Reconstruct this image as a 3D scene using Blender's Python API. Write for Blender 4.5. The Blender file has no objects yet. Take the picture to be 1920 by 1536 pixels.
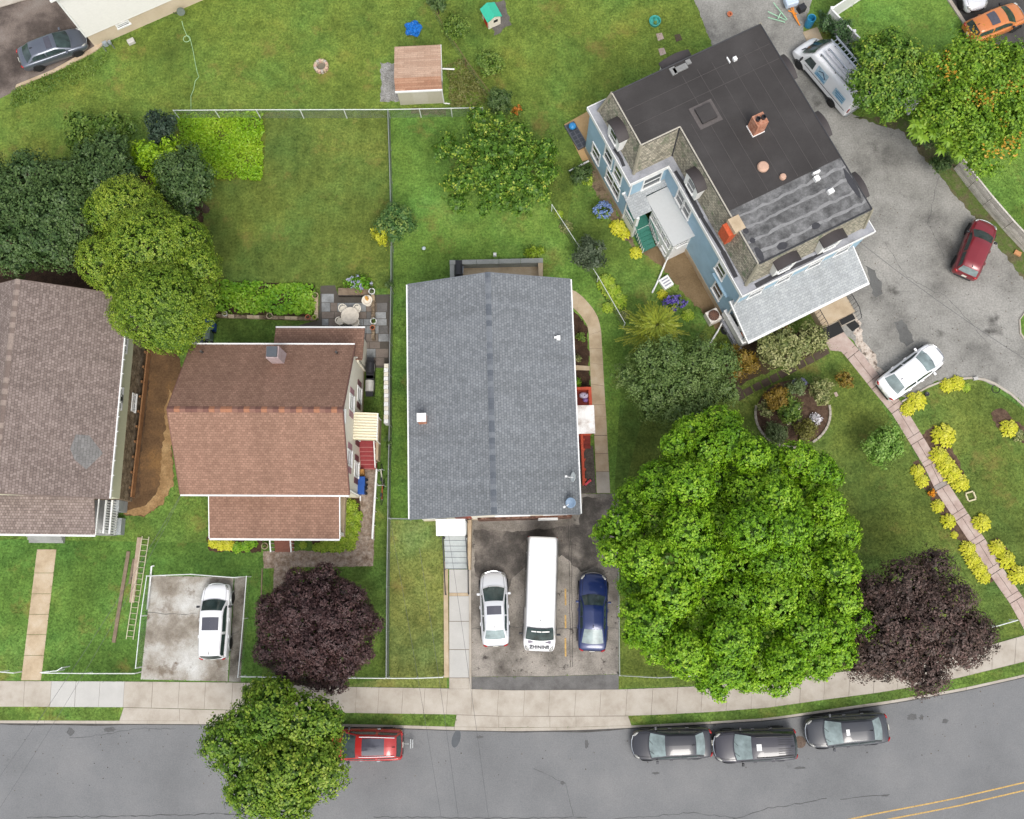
import bpy, math, random
import numpy as np
from mathutils import Vector, Matrix
R=math.radians
random.seed(7); rng=np.random.default_rng(7)
scene=bpy.context.scene
COL=scene.collection
# ---------------------------------------------------------------- camera
F_PX=1750.0; NX,NY=985.0,1100.0; HC=60.0
def _rot():
    n=Vector((NX-960,-(NY-768),-F_PX)).normalized()
    z=-n; y=(Vector((0,1,0))-z*z.y).normalized(); x=y.cross(z)
    return Matrix((x,y,z))
ROT=_rot()
cam=bpy.data.cameras.new('camera'); camo=bpy.data.objects.new('camera',cam); COL.objects.link(camo)
cam.sensor_fit='HORIZONTAL'; cam.sensor_width=36; cam.lens=36*F_PX/1920; cam.clip_start=1; cam.clip_end=3000
camo.matrix_world=Matrix.Translation((0,0,HC)) @ ROT.to_4x4()
scene.camera=camo
# ---------------------------------------------------------------- sky, sun, exposure (bright overcast)
SUN_EL,SUN_AZ=R(56),R(165)      # azimuth clockwise from +y
w=bpy.data.worlds.new('World'); scene.world=w; w.use_nodes=True
nt=w.node_tree; bg=nt.nodes['Background']
sky=nt.nodes.new('ShaderNodeTexSky'); sky.sky_type='NISHITA'; sky.sun_disc=False
sky.sun_elevation=SUN_EL; sky.sun_rotation=SUN_AZ; sky.air_density=1.0; sky.dust_density=3.5; sky.ozone_density=0.6
hs=nt.nodes.new('ShaderNodeHueSaturation'); hs.inputs['Saturation'].default_value=0.35
nt.links.new(sky.outputs[0],hs.inputs['Color']); nt.links.new(hs.outputs[0],bg.inputs['Color'])
bg.inputs['Strength'].default_value=0.15
sl=bpy.data.lights.new('sun','SUN'); sl.energy=1.0; sl.angle=R(26); sl.color=(1,.96,.9)
so=bpy.data.objects.new('sun',sl); COL.objects.link(so)
sd=Vector((math.sin(SUN_AZ)*math.cos(SUN_EL),math.cos(SUN_AZ)*math.cos(SUN_EL),math.sin(SUN_EL)))
so.rotation_euler=sd.to_track_quat('Z','Y').to_euler(); so.location=(0,0,80)
vs=scene.view_settings; vs.view_transform='Standard'; vs.look='None'; vs.gamma=1; vs.use_curve_mapping=False
vs.exposure=0.68
# ---------------------------------------------------------------- layout helpers
def W(px,py,z=0.0):
    r=ROT @ Vector(((px-960)/F_PX,-(py-768)/F_PX,-1))
    t=(z-HC)/r.z
    return Vector((r.x*t,r.y*t,z))
def W2(px,py,z=0.0):
    v=W(px,py,z); return (v.x,v.y)
def WL(l,z=0.0): return [W2(a,b,z) for a,b in l]
def heading(px,py,dx,dy,z=0):
    a=W(px-dx/2,py-dy/2,z); b=W(px+dx/2,py+dy/2,z); return math.atan2(b.y-a.y,b.x-a.x)
def rectfit(tl,tr,br,bl,z):
    a,b,c,d=[W(p[0],p[1],z) for p in (tl,tr,br,bl)]
    ctr=(a+b+c+d)/4; u=((b-a)+(c-d))/2
    ang=math.atan2(u.y,u.x); wd=u.length; dp=(((a-d)+(b-c))/2).length
    return ctr.x,ctr.y,ang,wd,dp
# ---------------------------------------------------------------- mesh builder
class MB:
    def __init__(s): s.v=[]; s.f=[]
    def add(s,vs,fs):
        o=len(s.v); s.v+= [tuple(p) for p in vs]; s.f+=[tuple(i+o for i in f) for f in fs]; return s
    def box(s,c,sz,rz=0,rx=0,ry=0):
        x,y,z=[k/2 for k in sz]
        m=Matrix.Translation(c)@Matrix.Rotation(rz,4,'Z')@Matrix.Rotation(ry,4,'Y')@Matrix.Rotation(rx,4,'X')
        vs=[m@Vector((a*x,b*y,d*z)) for d in (-1,1) for b in (-1,1) for a in (-1,1)]
        return s.add(vs,[(0,2,3,1),(4,5,7,6),(0,1,5,4),(2,6,7,3),(0,4,6,2),(1,3,7,5)])
    def bbox(s,x0,x1,y0,y1,z0,z1): return s.box(((x0+x1)/2,(y0+y1)/2,(z0+z1)/2),(abs(x1-x0),abs(y1-y0),abs(z1-z0)))
    def prism(s,pts,z0,z1):
        n=len(pts); a=sum(pts[i][0]*pts[(i+1)%n][1]-pts[(i+1)%n][0]*pts[i][1] for i in range(n))
        if a<0: pts=pts[::-1]
        vs=[(p[0],p[1],z0) for p in pts]+[(p[0],p[1],z1) for p in pts]
        fs=[tuple(range(n,2*n)),tuple(range(n-1,-1,-1))]+[(i,(i+1)%n,n+(i+1)%n,n+i) for i in range(n)]
        return s.add(vs,fs)
    def quadslab(s,q,t):            # thick slab under 4 points
        q=[Vector(p) for p in q]; n=(q[1]-q[0]).cross(q[2]-q[0]).normalized()
        if n.z<0: q=q[::-1]; n=-n
        vs=q+[p-n*t for p in q]
        return s.add(vs,[(0,1,2,3),(7,6,5,4)]+[(i,i+4,(i+1)%4+4,(i+1)%4) for i in range(4)])
    def quad(s,*q): return s.add(q,[tuple(range(len(q)))])
    def tube(s,p,r,n=6,cap=True):
        p=[Vector(a) for a in p]; rr=r if isinstance(r,(list,tuple)) else [r]*len(p)
        vs=[];fs=[]
        for i,a in enumerate(p):
            d=(p[min(i+1,len(p)-1)]-p[max(i-1,0)]).normalized()
            up=Vector((0,0,1)) if abs(d.z)<.9 else Vector((1,0,0))
            x=d.cross(up).normalized(); y=d.cross(x)
            for k in range(n):
                t=2*math.pi*k/n; vs.append(a+(x*math.cos(t)+y*math.sin(t))*rr[i])
        for i in range(len(p)-1):
            for k in range(n): fs.append((i*n+k,i*n+(k+1)%n,(i+1)*n+(k+1)%n,(i+1)*n+k))
        if cap: fs+=[tuple(range(n)),tuple(range((len(p)-1)*n,len(p)*n))[::-1]]
        return s.add(vs,fs)
    def lathe(s,prof,c=(0,0,0),n=16,sx=1,sy=1,cap=True):
        vs=[];fs=[];m=len(prof)
        for r,z in prof:
            for k in range(n):
                t=2*math.pi*k/n; vs.append((c[0]+r*sx*math.cos(t),c[1]+r*sy*math.sin(t),c[2]+z))
        for i in range(m-1):
            for k in range(n): fs.append((i*n+k,i*n+(k+1)%n,(i+1)*n+(k+1)%n,(i+1)*n+k))
        if m==2 and prof[0][0]<1e-4: cap=False
        if cap and prof[0][0]>1e-4: fs.append(tuple(range(n))[::-1])
        if cap and prof[-1][0]>1e-4: fs.append(tuple(range((m-1)*n,m*n)))
        return s.add(vs,fs)
    def obj(s,name,mat,parent=None,smooth=False,bevel=0):
        me=bpy.data.meshes.new(name); me.from_pydata(s.v,[],s.f); me.update()
        me.validate(clean_customdata=False)
        uv=me.uv_layers.new(name='UVMap')
        for p in me.polygons:
            n=p.normal
            if abs(n.z)>.97: t=Vector((1,0,0)); b=Vector((0,1,0))
            else: t=Vector((0,0,1)).cross(n).normalized(); b=n.cross(t)
            for li in p.loop_indices:
                co=me.vertices[me.loops[li].vertex_index].co; uv.data[li].uv=(co.dot(t),co.dot(b))
        return link(name,me,mat,parent,smooth,bevel)
def link(name,me,mat,parent=None,smooth=False,bevel=0):
    o=bpy.data.objects.new(name,me); COL.objects.link(o)
    if mat is not None: me.materials.append(mat)
    if smooth: me.polygons.foreach_set('use_smooth',[True]*len(me.polygons))
    if parent: o.parent=parent
    if bevel:
        b=o.modifiers.new('bevel','BEVEL'); b.width=bevel; b.segments=2; b.limit_method='ANGLE'
    return o
def tag(o,label=None,cat=None,group=None,kind=None):
    if label: o['label']=label
    if cat: o['category']=cat
    if group: o['group']=group
    if kind: o['kind']=kind
    return o
def thing(name,label,cat,loc=(0,0,0),rz=0,group=None):
    o=bpy.data.objects.new(name,None); COL.objects.link(o); o.location=loc; o.rotation_euler=(0,0,rz)
    o.empty_display_size=.3
    return tag(o,label,cat,group)
def sroot(name):
    o=thing(name,None,None); o['kind']='structure'; return o
def struct(name,mb,mat,parent=None):
    o=mb.obj(name,mat,parent); o['kind']='structure'; return o
def toloc(root,p):     # world point -> local of a root (location + rz)
    p=Vector(p)-root.location; a=-root.rotation_euler.z
    return Vector((p.x*math.cos(a)-p.y*math.sin(a),p.x*math.sin(a)+p.y*math.cos(a),p.z))
def copy_tree(o,parent=None):
    c=o.copy(); COL.objects.link(c)
    if parent: c.parent=parent
    for ch in list(o.children): copy_tree(ch,c)
    return c
PAVED=[]           # world polygons where no grass grows
def pave(p): PAVED.append(np.array([(a[0],a[1]) for a in p]))
# ---------------------------------------------------------------- materials
def lin(c):
    c=c/255; return c/12.92 if c<=.04045 else ((c+.055)/1.055)**2.4
def C(r,g,b,k=1.0): return (lin(r)*k,lin(g)*k,lin(b)*k,1)
MATS={}
def newmat(name):
    m=bpy.data.materials.new(name); m.use_nodes=True; t=m.node_tree
    return m,t,t.nodes,t.links,t.nodes['Principled BSDF']
def ramp(N,cols,stops=None):
    r=N.new('ShaderNodeValToRGB'); e=r.color_ramp.elements
    stops=stops or [i/(len(cols)-1) for i in range(len(cols))]
    while len(e)<len(cols): e.new(.5)
    for i,(c,s) in enumerate(zip(cols,stops)): e[i].position=s; e[i].color=c
    return r
def noise(N,L,vec,scale,detail=6,rough=.6):
    n=N.new('ShaderNodeTexNoise'); n.inputs['Scale'].default_value=scale; n.inputs['Detail'].default_value=detail; n.inputs['Roughness'].default_value=rough
    L.new(vec,n.inputs['Vector']); return n
def mixc(N,L,a,b,fac,mode='MIX'):
    m=N.new('ShaderNodeMix'); m.data_type='RGBA'; m.blend_type=mode
    for s,v in ((0,fac),(6,a),(7,b)):
        if hasattr(v,'is_linked') or hasattr(v,'links'): L.new(v,m.inputs[s])
        else: m.inputs[s].default_value=v
    return m.outputs[2]
def bumpn(N,L,h,b,strength=.3,dist=.02):
    k=N.new('ShaderNodeBump'); k.inputs['Strength'].default_value=strength; k.inputs['Distance'].default_value=dist
    L.new(h,k.inputs['Height']); L.new(k.outputs[0],b.inputs['Normal'])
def plain(name,col,rough=.6,metal=0,coat=0,spec=.5,var=.06,scale=6):
    if name in MATS: return MATS[name]
    m,t,N,L,b=newmat(name)
    g=N.new('ShaderNodeNewGeometry'); n=noise(N,L,g.outputs['Position'],scale,4)
    r=ramp(N,[tuple(c*(1-var*2.2) for c in col[:3])+(1,),tuple(min(1,c*(1+var)) for c in col[:3])+(1,)],[.3,.7])
    L.new(n.outputs[0],r.inputs[0]); L.new(r.outputs[0],b.inputs['Base Color'])
    b.inputs['Roughness'].default_value=rough; b.inputs['Metallic'].default_value=metal
    b.inputs['Coat Weight'].default_value=coat; b.inputs['Coat Roughness'].default_value=.04; b.inputs['Specular IOR Level'].default_value=spec
    MATS[name]=m; return m
def mottled(name,cols,stops=None,scale=.8,fine=25,finek=.25,rough=.85,bump=.25,detail=8,stain=None):
    if name in MATS: return MATS[name]
    m,t,N,L,b=newmat(name)
    g=N.new('ShaderNodeNewGeometry').outputs['Position']
    n=noise(N,L,g,scale,detail,.62); r=ramp(N,cols,stops); L.new(n.outputs[0],r.inputs[0])
    f=noise(N,L,g,fine,3,.7); fr=ramp(N,[(1-finek,)*3+(1,),(1+finek*.6,)*3+(1,)],[.3,.7]); L.new(f.outputs[0],fr.inputs[0])
    c=mixc(N,L,r.outputs[0],fr.outputs[0],1.0,'MULTIPLY')
    if stain:
        scol,ss,lo,hi=stain; sn=noise(N,L,g,ss,7,.65); sr=ramp(N,[(0,0,0,1),(1,1,1,1)],[lo,hi]); L.new(sn.outputs[0],sr.inputs[0])
        c=mixc(N,L,c,scol,sr.outputs[0])
    L.new(c,b.inputs['Base Color']); b.inputs['Roughness'].default_value=rough; b.inputs['Specular IOR Level'].default_value=.25
    if bump: bumpn(N,L,f.outputs[0],b,bump,.03)
    MATS[name]=m; return m
def shingle(name,cols,bw=.3,bh=.16,mortar=.55,stain=None,patch=None):
    m,t,N,L,b=newmat(name)
    uv=N.new('ShaderNodeUVMap').outputs[0]
    def brick(c1,c2,mo,bias=0):
        k=N.new('ShaderNodeTexBrick'); k.inputs['Scale'].default_value=1; k.inputs['Brick Width'].default_value=bw; k.inputs['Row Height'].default_value=bh
        k.inputs['Mortar Size'].default_value=.012; k.inputs['Mortar Smooth'].default_value=.3; k.inputs['Bias'].default_value=bias
        k.inputs['Color1'].default_value=c1; k.inputs['Color2'].default_value=c2; k.inputs['Mortar'].default_value=mo
        L.new(uv,k.inputs['Vector']); return k
    k=brick(cols[0],cols[1],tuple(c*mortar for c in cols[0][:3])+(1,))
    g=N.new('ShaderNodeNewGeometry').outputs['Position']
    n=noise(N,L,g,.5,6,.6); r=ramp(N,[(.92,.92,.92,1),(1.05,1.05,1.05,1)],[.3,.7]); L.new(n.outputs[0],r.inputs[0])
    c=mixc(N,L,k.outputs[0],r.outputs[0],1.0,'MULTIPLY')
    f=noise(N,L,g,14,2,.6); fr=ramp(N,[(.84,.84,.84,1),(1.12,1.12,1.12,1)],[.32,.68]); L.new(f.outputs[0],fr.inputs[0])
    c=mixc(N,L,c,fr.outputs[0],1.0,'MULTIPLY')
    mpn=N.new('ShaderNodeMapping'); mpn.inputs['Scale'].default_value=(1.1,.09,1); L.new(uv,mpn.inputs['Vector'])
    sn0=noise(N,L,mpn.outputs[0],1.0,5,.65); sr0=ramp(N,[(.88,.88,.87,1),(1.06,1.06,1.06,1)],[.3,.62]); L.new(sn0.outputs[0],sr0.inputs[0]); c=mixc(N,L,c,sr0.outputs[0],1.0,'MULTIPLY')
    if stain:
        scol,ss,lo,hi=stain; sn=noise(N,L,g,ss,5); sr=ramp(N,[(0,0,0,1),(1,1,1,1)],[lo,hi]); L.new(sn.outputs[0],sr.inputs[0]); c=mixc(N,L,c,scol,sr.outputs[0])
    L.new(c,b.inputs['Base Color']); b.inputs['Roughness'].default_value=.92; b.inputs['Specular IOR Level'].default_value=.2
    bumpn(N,L,k.outputs['Fac'],b,-.5,.02)
    return m
def leafmat(name,cols,stops=None,trans=.16,rough=.5):
    if name in MATS: return MATS[name]
    m,t,N,L,b=newmat(name)
    a=N.new('ShaderNodeAttribute'); a.attribute_name='rnd'
    r=ramp(N,cols,stops); L.new(a.outputs['Fac'],r.inputs[0])
    L.new(r.outputs[0],b.inputs['Base Color']); b.inputs['Roughness'].default_value=rough; b.inputs['Specular IOR Level'].default_value=.35
    tr=N.new('ShaderNodeBsdfTranslucent'); L.new(r.outputs[0],tr.inputs[0])
    mx=N.new('ShaderNodeMixShader'); mx.inputs[0].default_value=trans
    L.new(b.outputs[0],mx.inputs[1]); L.new(tr.outputs[0],mx.inputs[2]); L.new(mx.outputs[0],N['Material Output'].inputs[0])
    MATS[name]=m; return m
def lawnmat(name,cols,seed=0):
    if name in MATS: return MATS[name]
    m,t,N,L,b=newmat(name)
    g=N.new('ShaderNodeNewGeometry').outputs['Position']
    mp=N.new('ShaderNodeVectorMath'); mp.operation='ADD'; mp.inputs[1].default_value=(seed*17,seed*5,0); L.new(g,mp.inputs[0]); v=mp.outputs[0]
    n=noise(N,L,v,.16,9,.66); r=ramp(N,cols,[.3,.44,.56,.7]); L.new(n.outputs[0],r.inputs[0])
    nh=noise(N,L,v,.27,6,.6); rh=ramp(N,[(1.08,.96,.8,1),(1,1,1,1),(.82,1.04,1.25,1)],[.3,.5,.7]); L.new(nh.outputs[0],rh.inputs[0])
    n2=noise(N,L,v,1.3,8,.72); r2=ramp(N,[(.56,.60,.5,1),(1.34,1.26,1.34,1)],[.3,.7]); L.new(n2.outputs[0],r2.inputs[0])
    n3=noise(N,L,v,6.5,5,.75); r3=ramp(N,[(.5,.55,.4,1),(1.5,1.42,1.45,1)],[.32,.68]); L.new(n3.outputs[0],r3.inputs[0])
    c=mixc(N,L,r.outputs[0],rh.outputs[0],1.0,'MULTIPLY'); c=mixc(N,L,c,r2.outputs[0],1.0,'MULTIPLY'); c=mixc(N,L,c,r3.outputs[0],1.0,'MULTIPLY')
    # dry straw-coloured patches
    n4=noise(N,L,v,.33,7,.7); r4=ramp(N,[(0,0,0,1),(.6,.6,.6,1)],[.56,.72]); L.new(n4.outputs[0],r4.inputs[0])
    c=mixc(N,L,c,C(150,125,62,.85),r4.outputs[0])
    hsv=N.new('ShaderNodeHueSaturation'); hsv.inputs['Saturation'].default_value=.88; L.new(c,hsv.inputs['Color']); c=hsv.outputs[0]
    L.new(c,b.inputs['Base Color']); b.inputs['Roughness'].default_value=.85; b.inputs['Specular IOR Level'].default_value=.15
    bumpn(N,L,n3.outputs[0],b,.6,.05)
    MATS[name]=m; return m
K=.86
def G4(a,b,c,d): return [C(*a,k=K),C(*b,k=K),C(*c,k=K),C(*d,k=K)]
LAWN={
 'base':lawnmat('lawn base',G4((74,100,30),(92,122,36),(100,136,38),(122,140,48)),0),
 'olive':lawnmat('lawn olive',G4((76,98,28),(94,116,36),(104,126,38),(120,136,46)),1),
 'bright':lawnmat('lawn bright',G4((76,112,28),(96,136,36),(108,150,42),(128,158,56)),2),
 'warm':lawnmat('lawn warm',G4((82,106,28),(98,124,32),(110,136,36),(130,140,44)),3),
 'strip':lawnmat('lawn strip',G4((98,112,46),(118,130,56),(126,142,60),(142,146,74)),4),
 'deep':lawnmat('lawn deep',G4((62,100,26),(80,120,32),(90,134,38),(112,144,48)),5),
}
M_conc=mottled('concrete',[C(172,162,148,.8),C(190,181,168,.8),C(200,192,180,.8)],[.3,.5,.7],.9,30,.12,.85,.15)
M_conc_new=mottled('pale concrete',[C(190,188,183,.8),C(203,201,196,.8)],[.3,.7],.8,30,.08,.8,.1)
M_conc_tan=mottled('tan concrete',[C(172,152,124,.85),C(194,174,146,.85),C(204,188,164,.85)],[.3,.5,.7],1.1,25,.14,.85,.15)
M_conc_old=mottled('old concrete',[C(118,108,96,.85),C(158,150,138,.85),C(186,182,174,.85),C(214,214,210,.85)],[.3,.45,.55,.72],.55,18,.22,.85,.25,stain=(C(112,96,80,.8),.9,.56,.7))
M_road=mottled('road asphalt',[C(120,121,122,.8),C(130,131,132,.8),C(140,140,140,.8)],[.3,.5,.7],.22,15,.17,.9,.2,stain=(C(100,100,100,.8),.7,.66,.8))
M_drive=mottled('driveway asphalt',[C(92,86,80,.85),C(130,124,116,.85),C(160,153,144,.85),C(176,168,158,.85)],[.30,.43,.54,.7],.42,12,.28,.9,.3,stain=(C(82,76,72,.8),1.3,.60,.67))
M_drive_new=mottled('new asphalt strip',[C(98,96,94,.8),C(116,114,112,.8),C(128,126,124,.8)],[.3,.5,.7],1.2,25,.2,.9,.2)
M_lot=mottled('parking lot asphalt',[C(112,110,106,.8),C(146,144,138,.8),C(160,158,152,.8),C(176,173,166,.8)],[.32,.45,.56,.7],.3,9,.3,.9,.3,stain=(C(88,86,82,.8),.38,.6,.72))
M_soil=mottled('dark soil',[C(52,38,30,.8),C(74,56,44,.8),C(92,72,56,.8)],[.3,.5,.7],1.5,12,.35,.95,.5)
M_mulch=mottled('mulch',[C(70,52,42,.8),C(98,78,64,.8),C(120,98,80,.8)],[.3,.5,.7],3,18,.4,.95,.6)
M_dirt=mottled('excavated dirt',[C(84,64,44,.8),C(112,86,60,.8),C(142,108,68,.8)],[.3,.5,.7],.45,8,.3,.95,.5)
M_sand=mottled('loose sandy earth',[C(136,106,70,.82),C(162,130,90,.82),C(186,156,112,.82)],[.3,.5,.7],1.2,9,.3,.95,.5)
M_gravel=mottled('grey gravel',[C(128,124,118,.8),C(160,158,154,.8),C(186,184,182,.8)],[.3,.5,.7],2,16,.5,.95,.8)
M_bareyard=mottled('bare packed yard',[C(106,88,64,.8),C(128,108,80,.8),C(150,128,98,.8)],[.3,.5,.7],.5,10,.22,.95,.3)
M_brickpave=mottled('worn brick pavers',[C(120,100,84,.8),C(158,138,120,.8),C(176,160,144,.8),C(200,186,174,.8)],[.3,.45,.58,.72],3.2,9,.35,.9,.4)
M_pinkslab=mottled('pinkish flag slabs',[C(168,146,136,.85),C(188,168,158,.85),C(200,184,174,.85)],[.3,.5,.7],1.5,22,.12,.85,.15)
M_slate=mottled('bluestone',[C(116,116,116,.9),C(146,148,148,.9),C(176,178,178,.9)],[.3,.5,.72],1.0,12,.16,.6,.15)
M_darkpaver=mottled('dark paver',[C(80,68,58,.8),C(98,84,72,.8)],[.3,.7],2,20,.2,.85,.2)
M_white=plain('white paint',C(238,238,236,.9),.45,var=.02)
M_offwhite=plain('cream siding',C(232,226,210,.88),.55,var=.03)
M_palegreen=plain('pale green siding',C(206,206,178,.88),.55,var=.03)
M_metalgrey=plain('galvanised steel',C(168,172,172,.9),.4,.5,var=.05)
M_wire=plain('fence wire',C(150,156,156,.9),.5,.3,var=.03)
M_black=plain('black metal',C(38,38,42),.45,var=.03)
M_rubber=plain('rubber',C(26,26,27),.8,var=.03)
M_glass=plain('window glass',C(52,60,66),.06,0,0,.9,.1,.6)
M_autoglass=plain('car glass',C(58,72,72),.10,0,0,.5,.25,1.8)
M_autoglassL=plain('pale car glass',C(132,146,146),.16,0,0,.5,.18,1.8)
M_wood=mottled('weathered timber',[C(118,102,86,.85),C(150,132,112,.85)],[.3,.7],3,20,.2,.85,.2)
M_woodnew=mottled('orange timber',[C(138,98,66,.85),C(166,124,86,.85)],[.3,.7],3,20,.15,.8,.2)
M_bark=mottled('bark',[C(70,58,48,.8),C(98,84,70,.8)],[.3,.7],6,20,.3,.95,.5)
M_terra=plain('terracotta',C(190,112,76,.85),.75,var=.06)
M_brick=mottled('chimney brick',[C(150,92,70,.85),C(186,130,104,.85),C(206,160,138,.85)],[.3,.5,.7],5,12,.25,.9,.4)
M_stone=mottled('rubble stone',[C(104,90,74,.8),C(142,124,102,.8),C(168,152,130,.8)],[.35,.5,.65],2.4,7,.5,.95,.8)
# ================================================================ GROUND
def lerp_poly(poly,x):
    for (x0,y0),(x1,y1) in zip(poly,poly[1:]):
        if x<=x1: return y0+(y1-y0)*(x-x0)/(x1-x0)
    (x0,y0),(x1,y1)=poly[-2:]; return y0+(y1-y0)*(x-x0)/(x1-x0)
KF=[(-900,1346),(-300,1353),(0,1356),(225,1357),(400,1358),(610,1362),(730,1364.5),(855,1369),(960,1371),(1085,1369),(1185,1364.5),(1335,1357),(1440,1350.5),(1565,1333),(1665,1319.5),(1802,1296),(1920,1269.5),(2300,1165),(2700,1030)]
KB=[(-900,1341),(-300,1348),(0,1351),(225,1351.5),(400,1352),(610,1357),(730,1359.5),(855,1363),(960,1364.5),(1085,1363.5),(1185,1360.5),(1335,1353),(1440,1346.5),(1565,1328.5),(1665,1314.5),(1802,1291),(1920,1265),(2300,1160),(2700,1025)]
ST=[(-900,1267),(-300,1274),(0,1277),(235,1278),(450,1280),(640,1288),(840,1291),(960,1294.5),(1160,1293),(1300,1287.5),(1440,1278),(1547,1264),(1647,1251),(1760,1233),(1852,1211),(1915,1193),(2300,1085),(2700,950)]
SB=[(-900,1315),(-300,1322),(0,1325),(232,1326),(400,1330),(610,1336),(850,1339.5),(960,1343),(1180,1342),(1240,1340),(1335,1335),(1440,1327),(1547,1312),(1647,1299),(1760,1280),(1825,1264.5),(1920,1241),(2300,1135),(2700,1000)]
def dense(poly,step=40):
    xs=sorted(set([p[0] for p in poly]+list(range(int(poly[0][0]),int(poly[-1][0]),step))))
    # light smoothing
    return [(x,(lerp_poly(poly,x-25)+2*lerp_poly(poly,x)+lerp_poly(poly,x+25))/4 if poly[0][0]+30<x<poly[-1][0]-30 else lerp_poly(poly,x)) for x in xs]
ZR=-0.12
gm=MB(); gm.quad((-900,-900,-.15),(900,-900,-.15),(900,900,-.15),(-900,900,-.15)); struct('ground',gm,LAWN['base'])
kb=WL(dense(KB)); kfr=WL(dense(KF),ZR)
lm=MB(); lm.prism([(a[0],a[1]) for a in kb]+[(220,kb[-1][1]),(220,220),(-220,220),(-220,kb[0][1])],-.14,0)
lawn=struct('lawn',lm,LAWN['base'])
# far kerb line parallel, 11 m away
rm=MB(); far=[(a[0]+ (3 if i>len(kfr)*.6 else 0),a[1]-11.5) for i,a in enumerate(kfr)]
rm.prism(kfr+far[::-1],ZR-.02,ZR); road=struct('road',rm,M_road)
# gutter seam: darker strip along the kerb
M_gutter=mottled('gutter grime',[C(72,70,68,.8),C(100,98,96,.8)],[.3,.7],2,20,.25)
gi=[W2(x,y+.5,ZR) for x,y in dense(KF)]; 
go=[W2(x,y+2+2.2*max(0,math.sin(x*.013)+.5*math.sin(x*.041)),ZR) for x,y in dense(KF)]
g2=MB(); g2.prism(gi+go[::-1],ZR,ZR+.004); struct('gutter_strip',g2,M_gutter)
# kerb, cut into lengths
kroot=sroot('kerb')
xs=list(range(-300,2400,96))
for a,b in zip(xs,xs[1:]):
    top=[W2(x,lerp_poly(KB,x)) for x in np.linspace(a+.25,b-.25,4)]; bot=[W2(x,lerp_poly(KF,x)) for x in np.linspace(a+.25,b-.25,4)]
    MB().prism(top+bot[::-1],-.13,.018).obj('kerb_stone',M_conc,kroot)
# centre double yellow line
M_yel=plain('road yellow',C(206,168,96,.85),.7,var=.2,scale=9)
yl=sroot('road_marking')
for off in (0,15):
    c=[(1560,1542+off),(1640,1525+off),(1740,1506+off),(1800,1494+off),(1860,1480+off),(1920,1466+off),(2050,1434+off),(2300,1368+off)]
    a=WL(c,ZR); b=WL([(x+.7,y+2.5) for x,y in c],ZR)
    MB().prism(a+b[::-1],ZR,ZR+.006).obj('yellow_line',M_yel,yl)
pave([W2(x,lerp_poly(ST,x)) for x in range(-300,2301,20)]+[W2(x,lerp_poly(SB,x)) for x in range(2300,-301,-20)])
# sidewalk slabs
sw=sroot('sidewalk')
sb=MB(); sb.prism([W2(x,lerp_poly(ST,x)) for x in range(-300,2301,20)]+[W2(x,lerp_poly(SB,x)) for x in range(2300,-301,-20)],-.1,.012); sb.obj('joint_bed',plain('sidewalk joint',C(140,130,118,.8),.95),sw)
J=[-300,-253,-206,-159,-112,-65,-18,47,97,143,188,234,287,337,386,437,486,535,583,626,669,711,756,797,840,886,935,984,1031,1080,1127,1176,1224,1271,1317,1364,1411,1457,1502,1547,1594,1640,1685,1730,1775,1820,1862,1905,1950,1997,2044,2090,2135,2180,2230]
def slab(a,b,top,bot,mat,parent,z=.03,gap=.28,name='slab'):
    t=[W2(x+ (3 if x>0 else 3)*0,lerp_poly(top,x)) for x in np.linspace(a+gap,b-gap,3)]
    u=[W2(x-3,lerp_poly(bot,x)) for x in np.linspace(a+gap,b-gap,3)]
    MB().prism(t+u[::-1],-.08,z).obj(name,mat,parent)
for i,(a,b) in enumerate(zip(J,J[1:])):
    slab(a,b,ST,SB,M_conc_new if 97<=a<234 else M_conc,sw,.03+.004*((i*7)%3))
# aprons
for xs,xa,xb in (((232,337,437,500,560),-8,40),((856,935,1031,1080,1178),-4,6)):
    n=len(xs)-1
    MB().prism([W2(xs[0],lerp_poly(SB,xs[0])+.5),W2(xs[-1],lerp_poly(SB,xs[-1])+.5),W2(xs[-1]+xb,lerp_poly(KB,xs[-1])),W2(xs[0]+xa,lerp_poly(KB,xs[0]))],-.08,.014).obj('joint_bed',plain('sidewalk joint',C(140,130,118,.8),.95),sw)
    for i in range(n):
        a,b=xs[i],xs[i+1]
        ta=[W2(x,lerp_poly(SB,x)+1) for x in (a+.3,b-.3)]
        oa=xa if i==0 else 0; ob=xb if i==n-1 else 0
        bb=[W2(x,lerp_poly(KB,x)-.4) for x in (b-.3+ob,a+.3+oa)]
        MB().prism(ta+bb,-.08,.026).obj('apron_slab',M_conc,sw)
    pave([W2(xs[0],lerp_poly(SB,xs[0])),W2(xs[-1],lerp_poly(SB,xs[-1])),W2(xs[-1]+xb,lerp_poly(KB,xs[-1])),W2(xs[0]+xa,lerp_poly(KB,xs[0]))])
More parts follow.
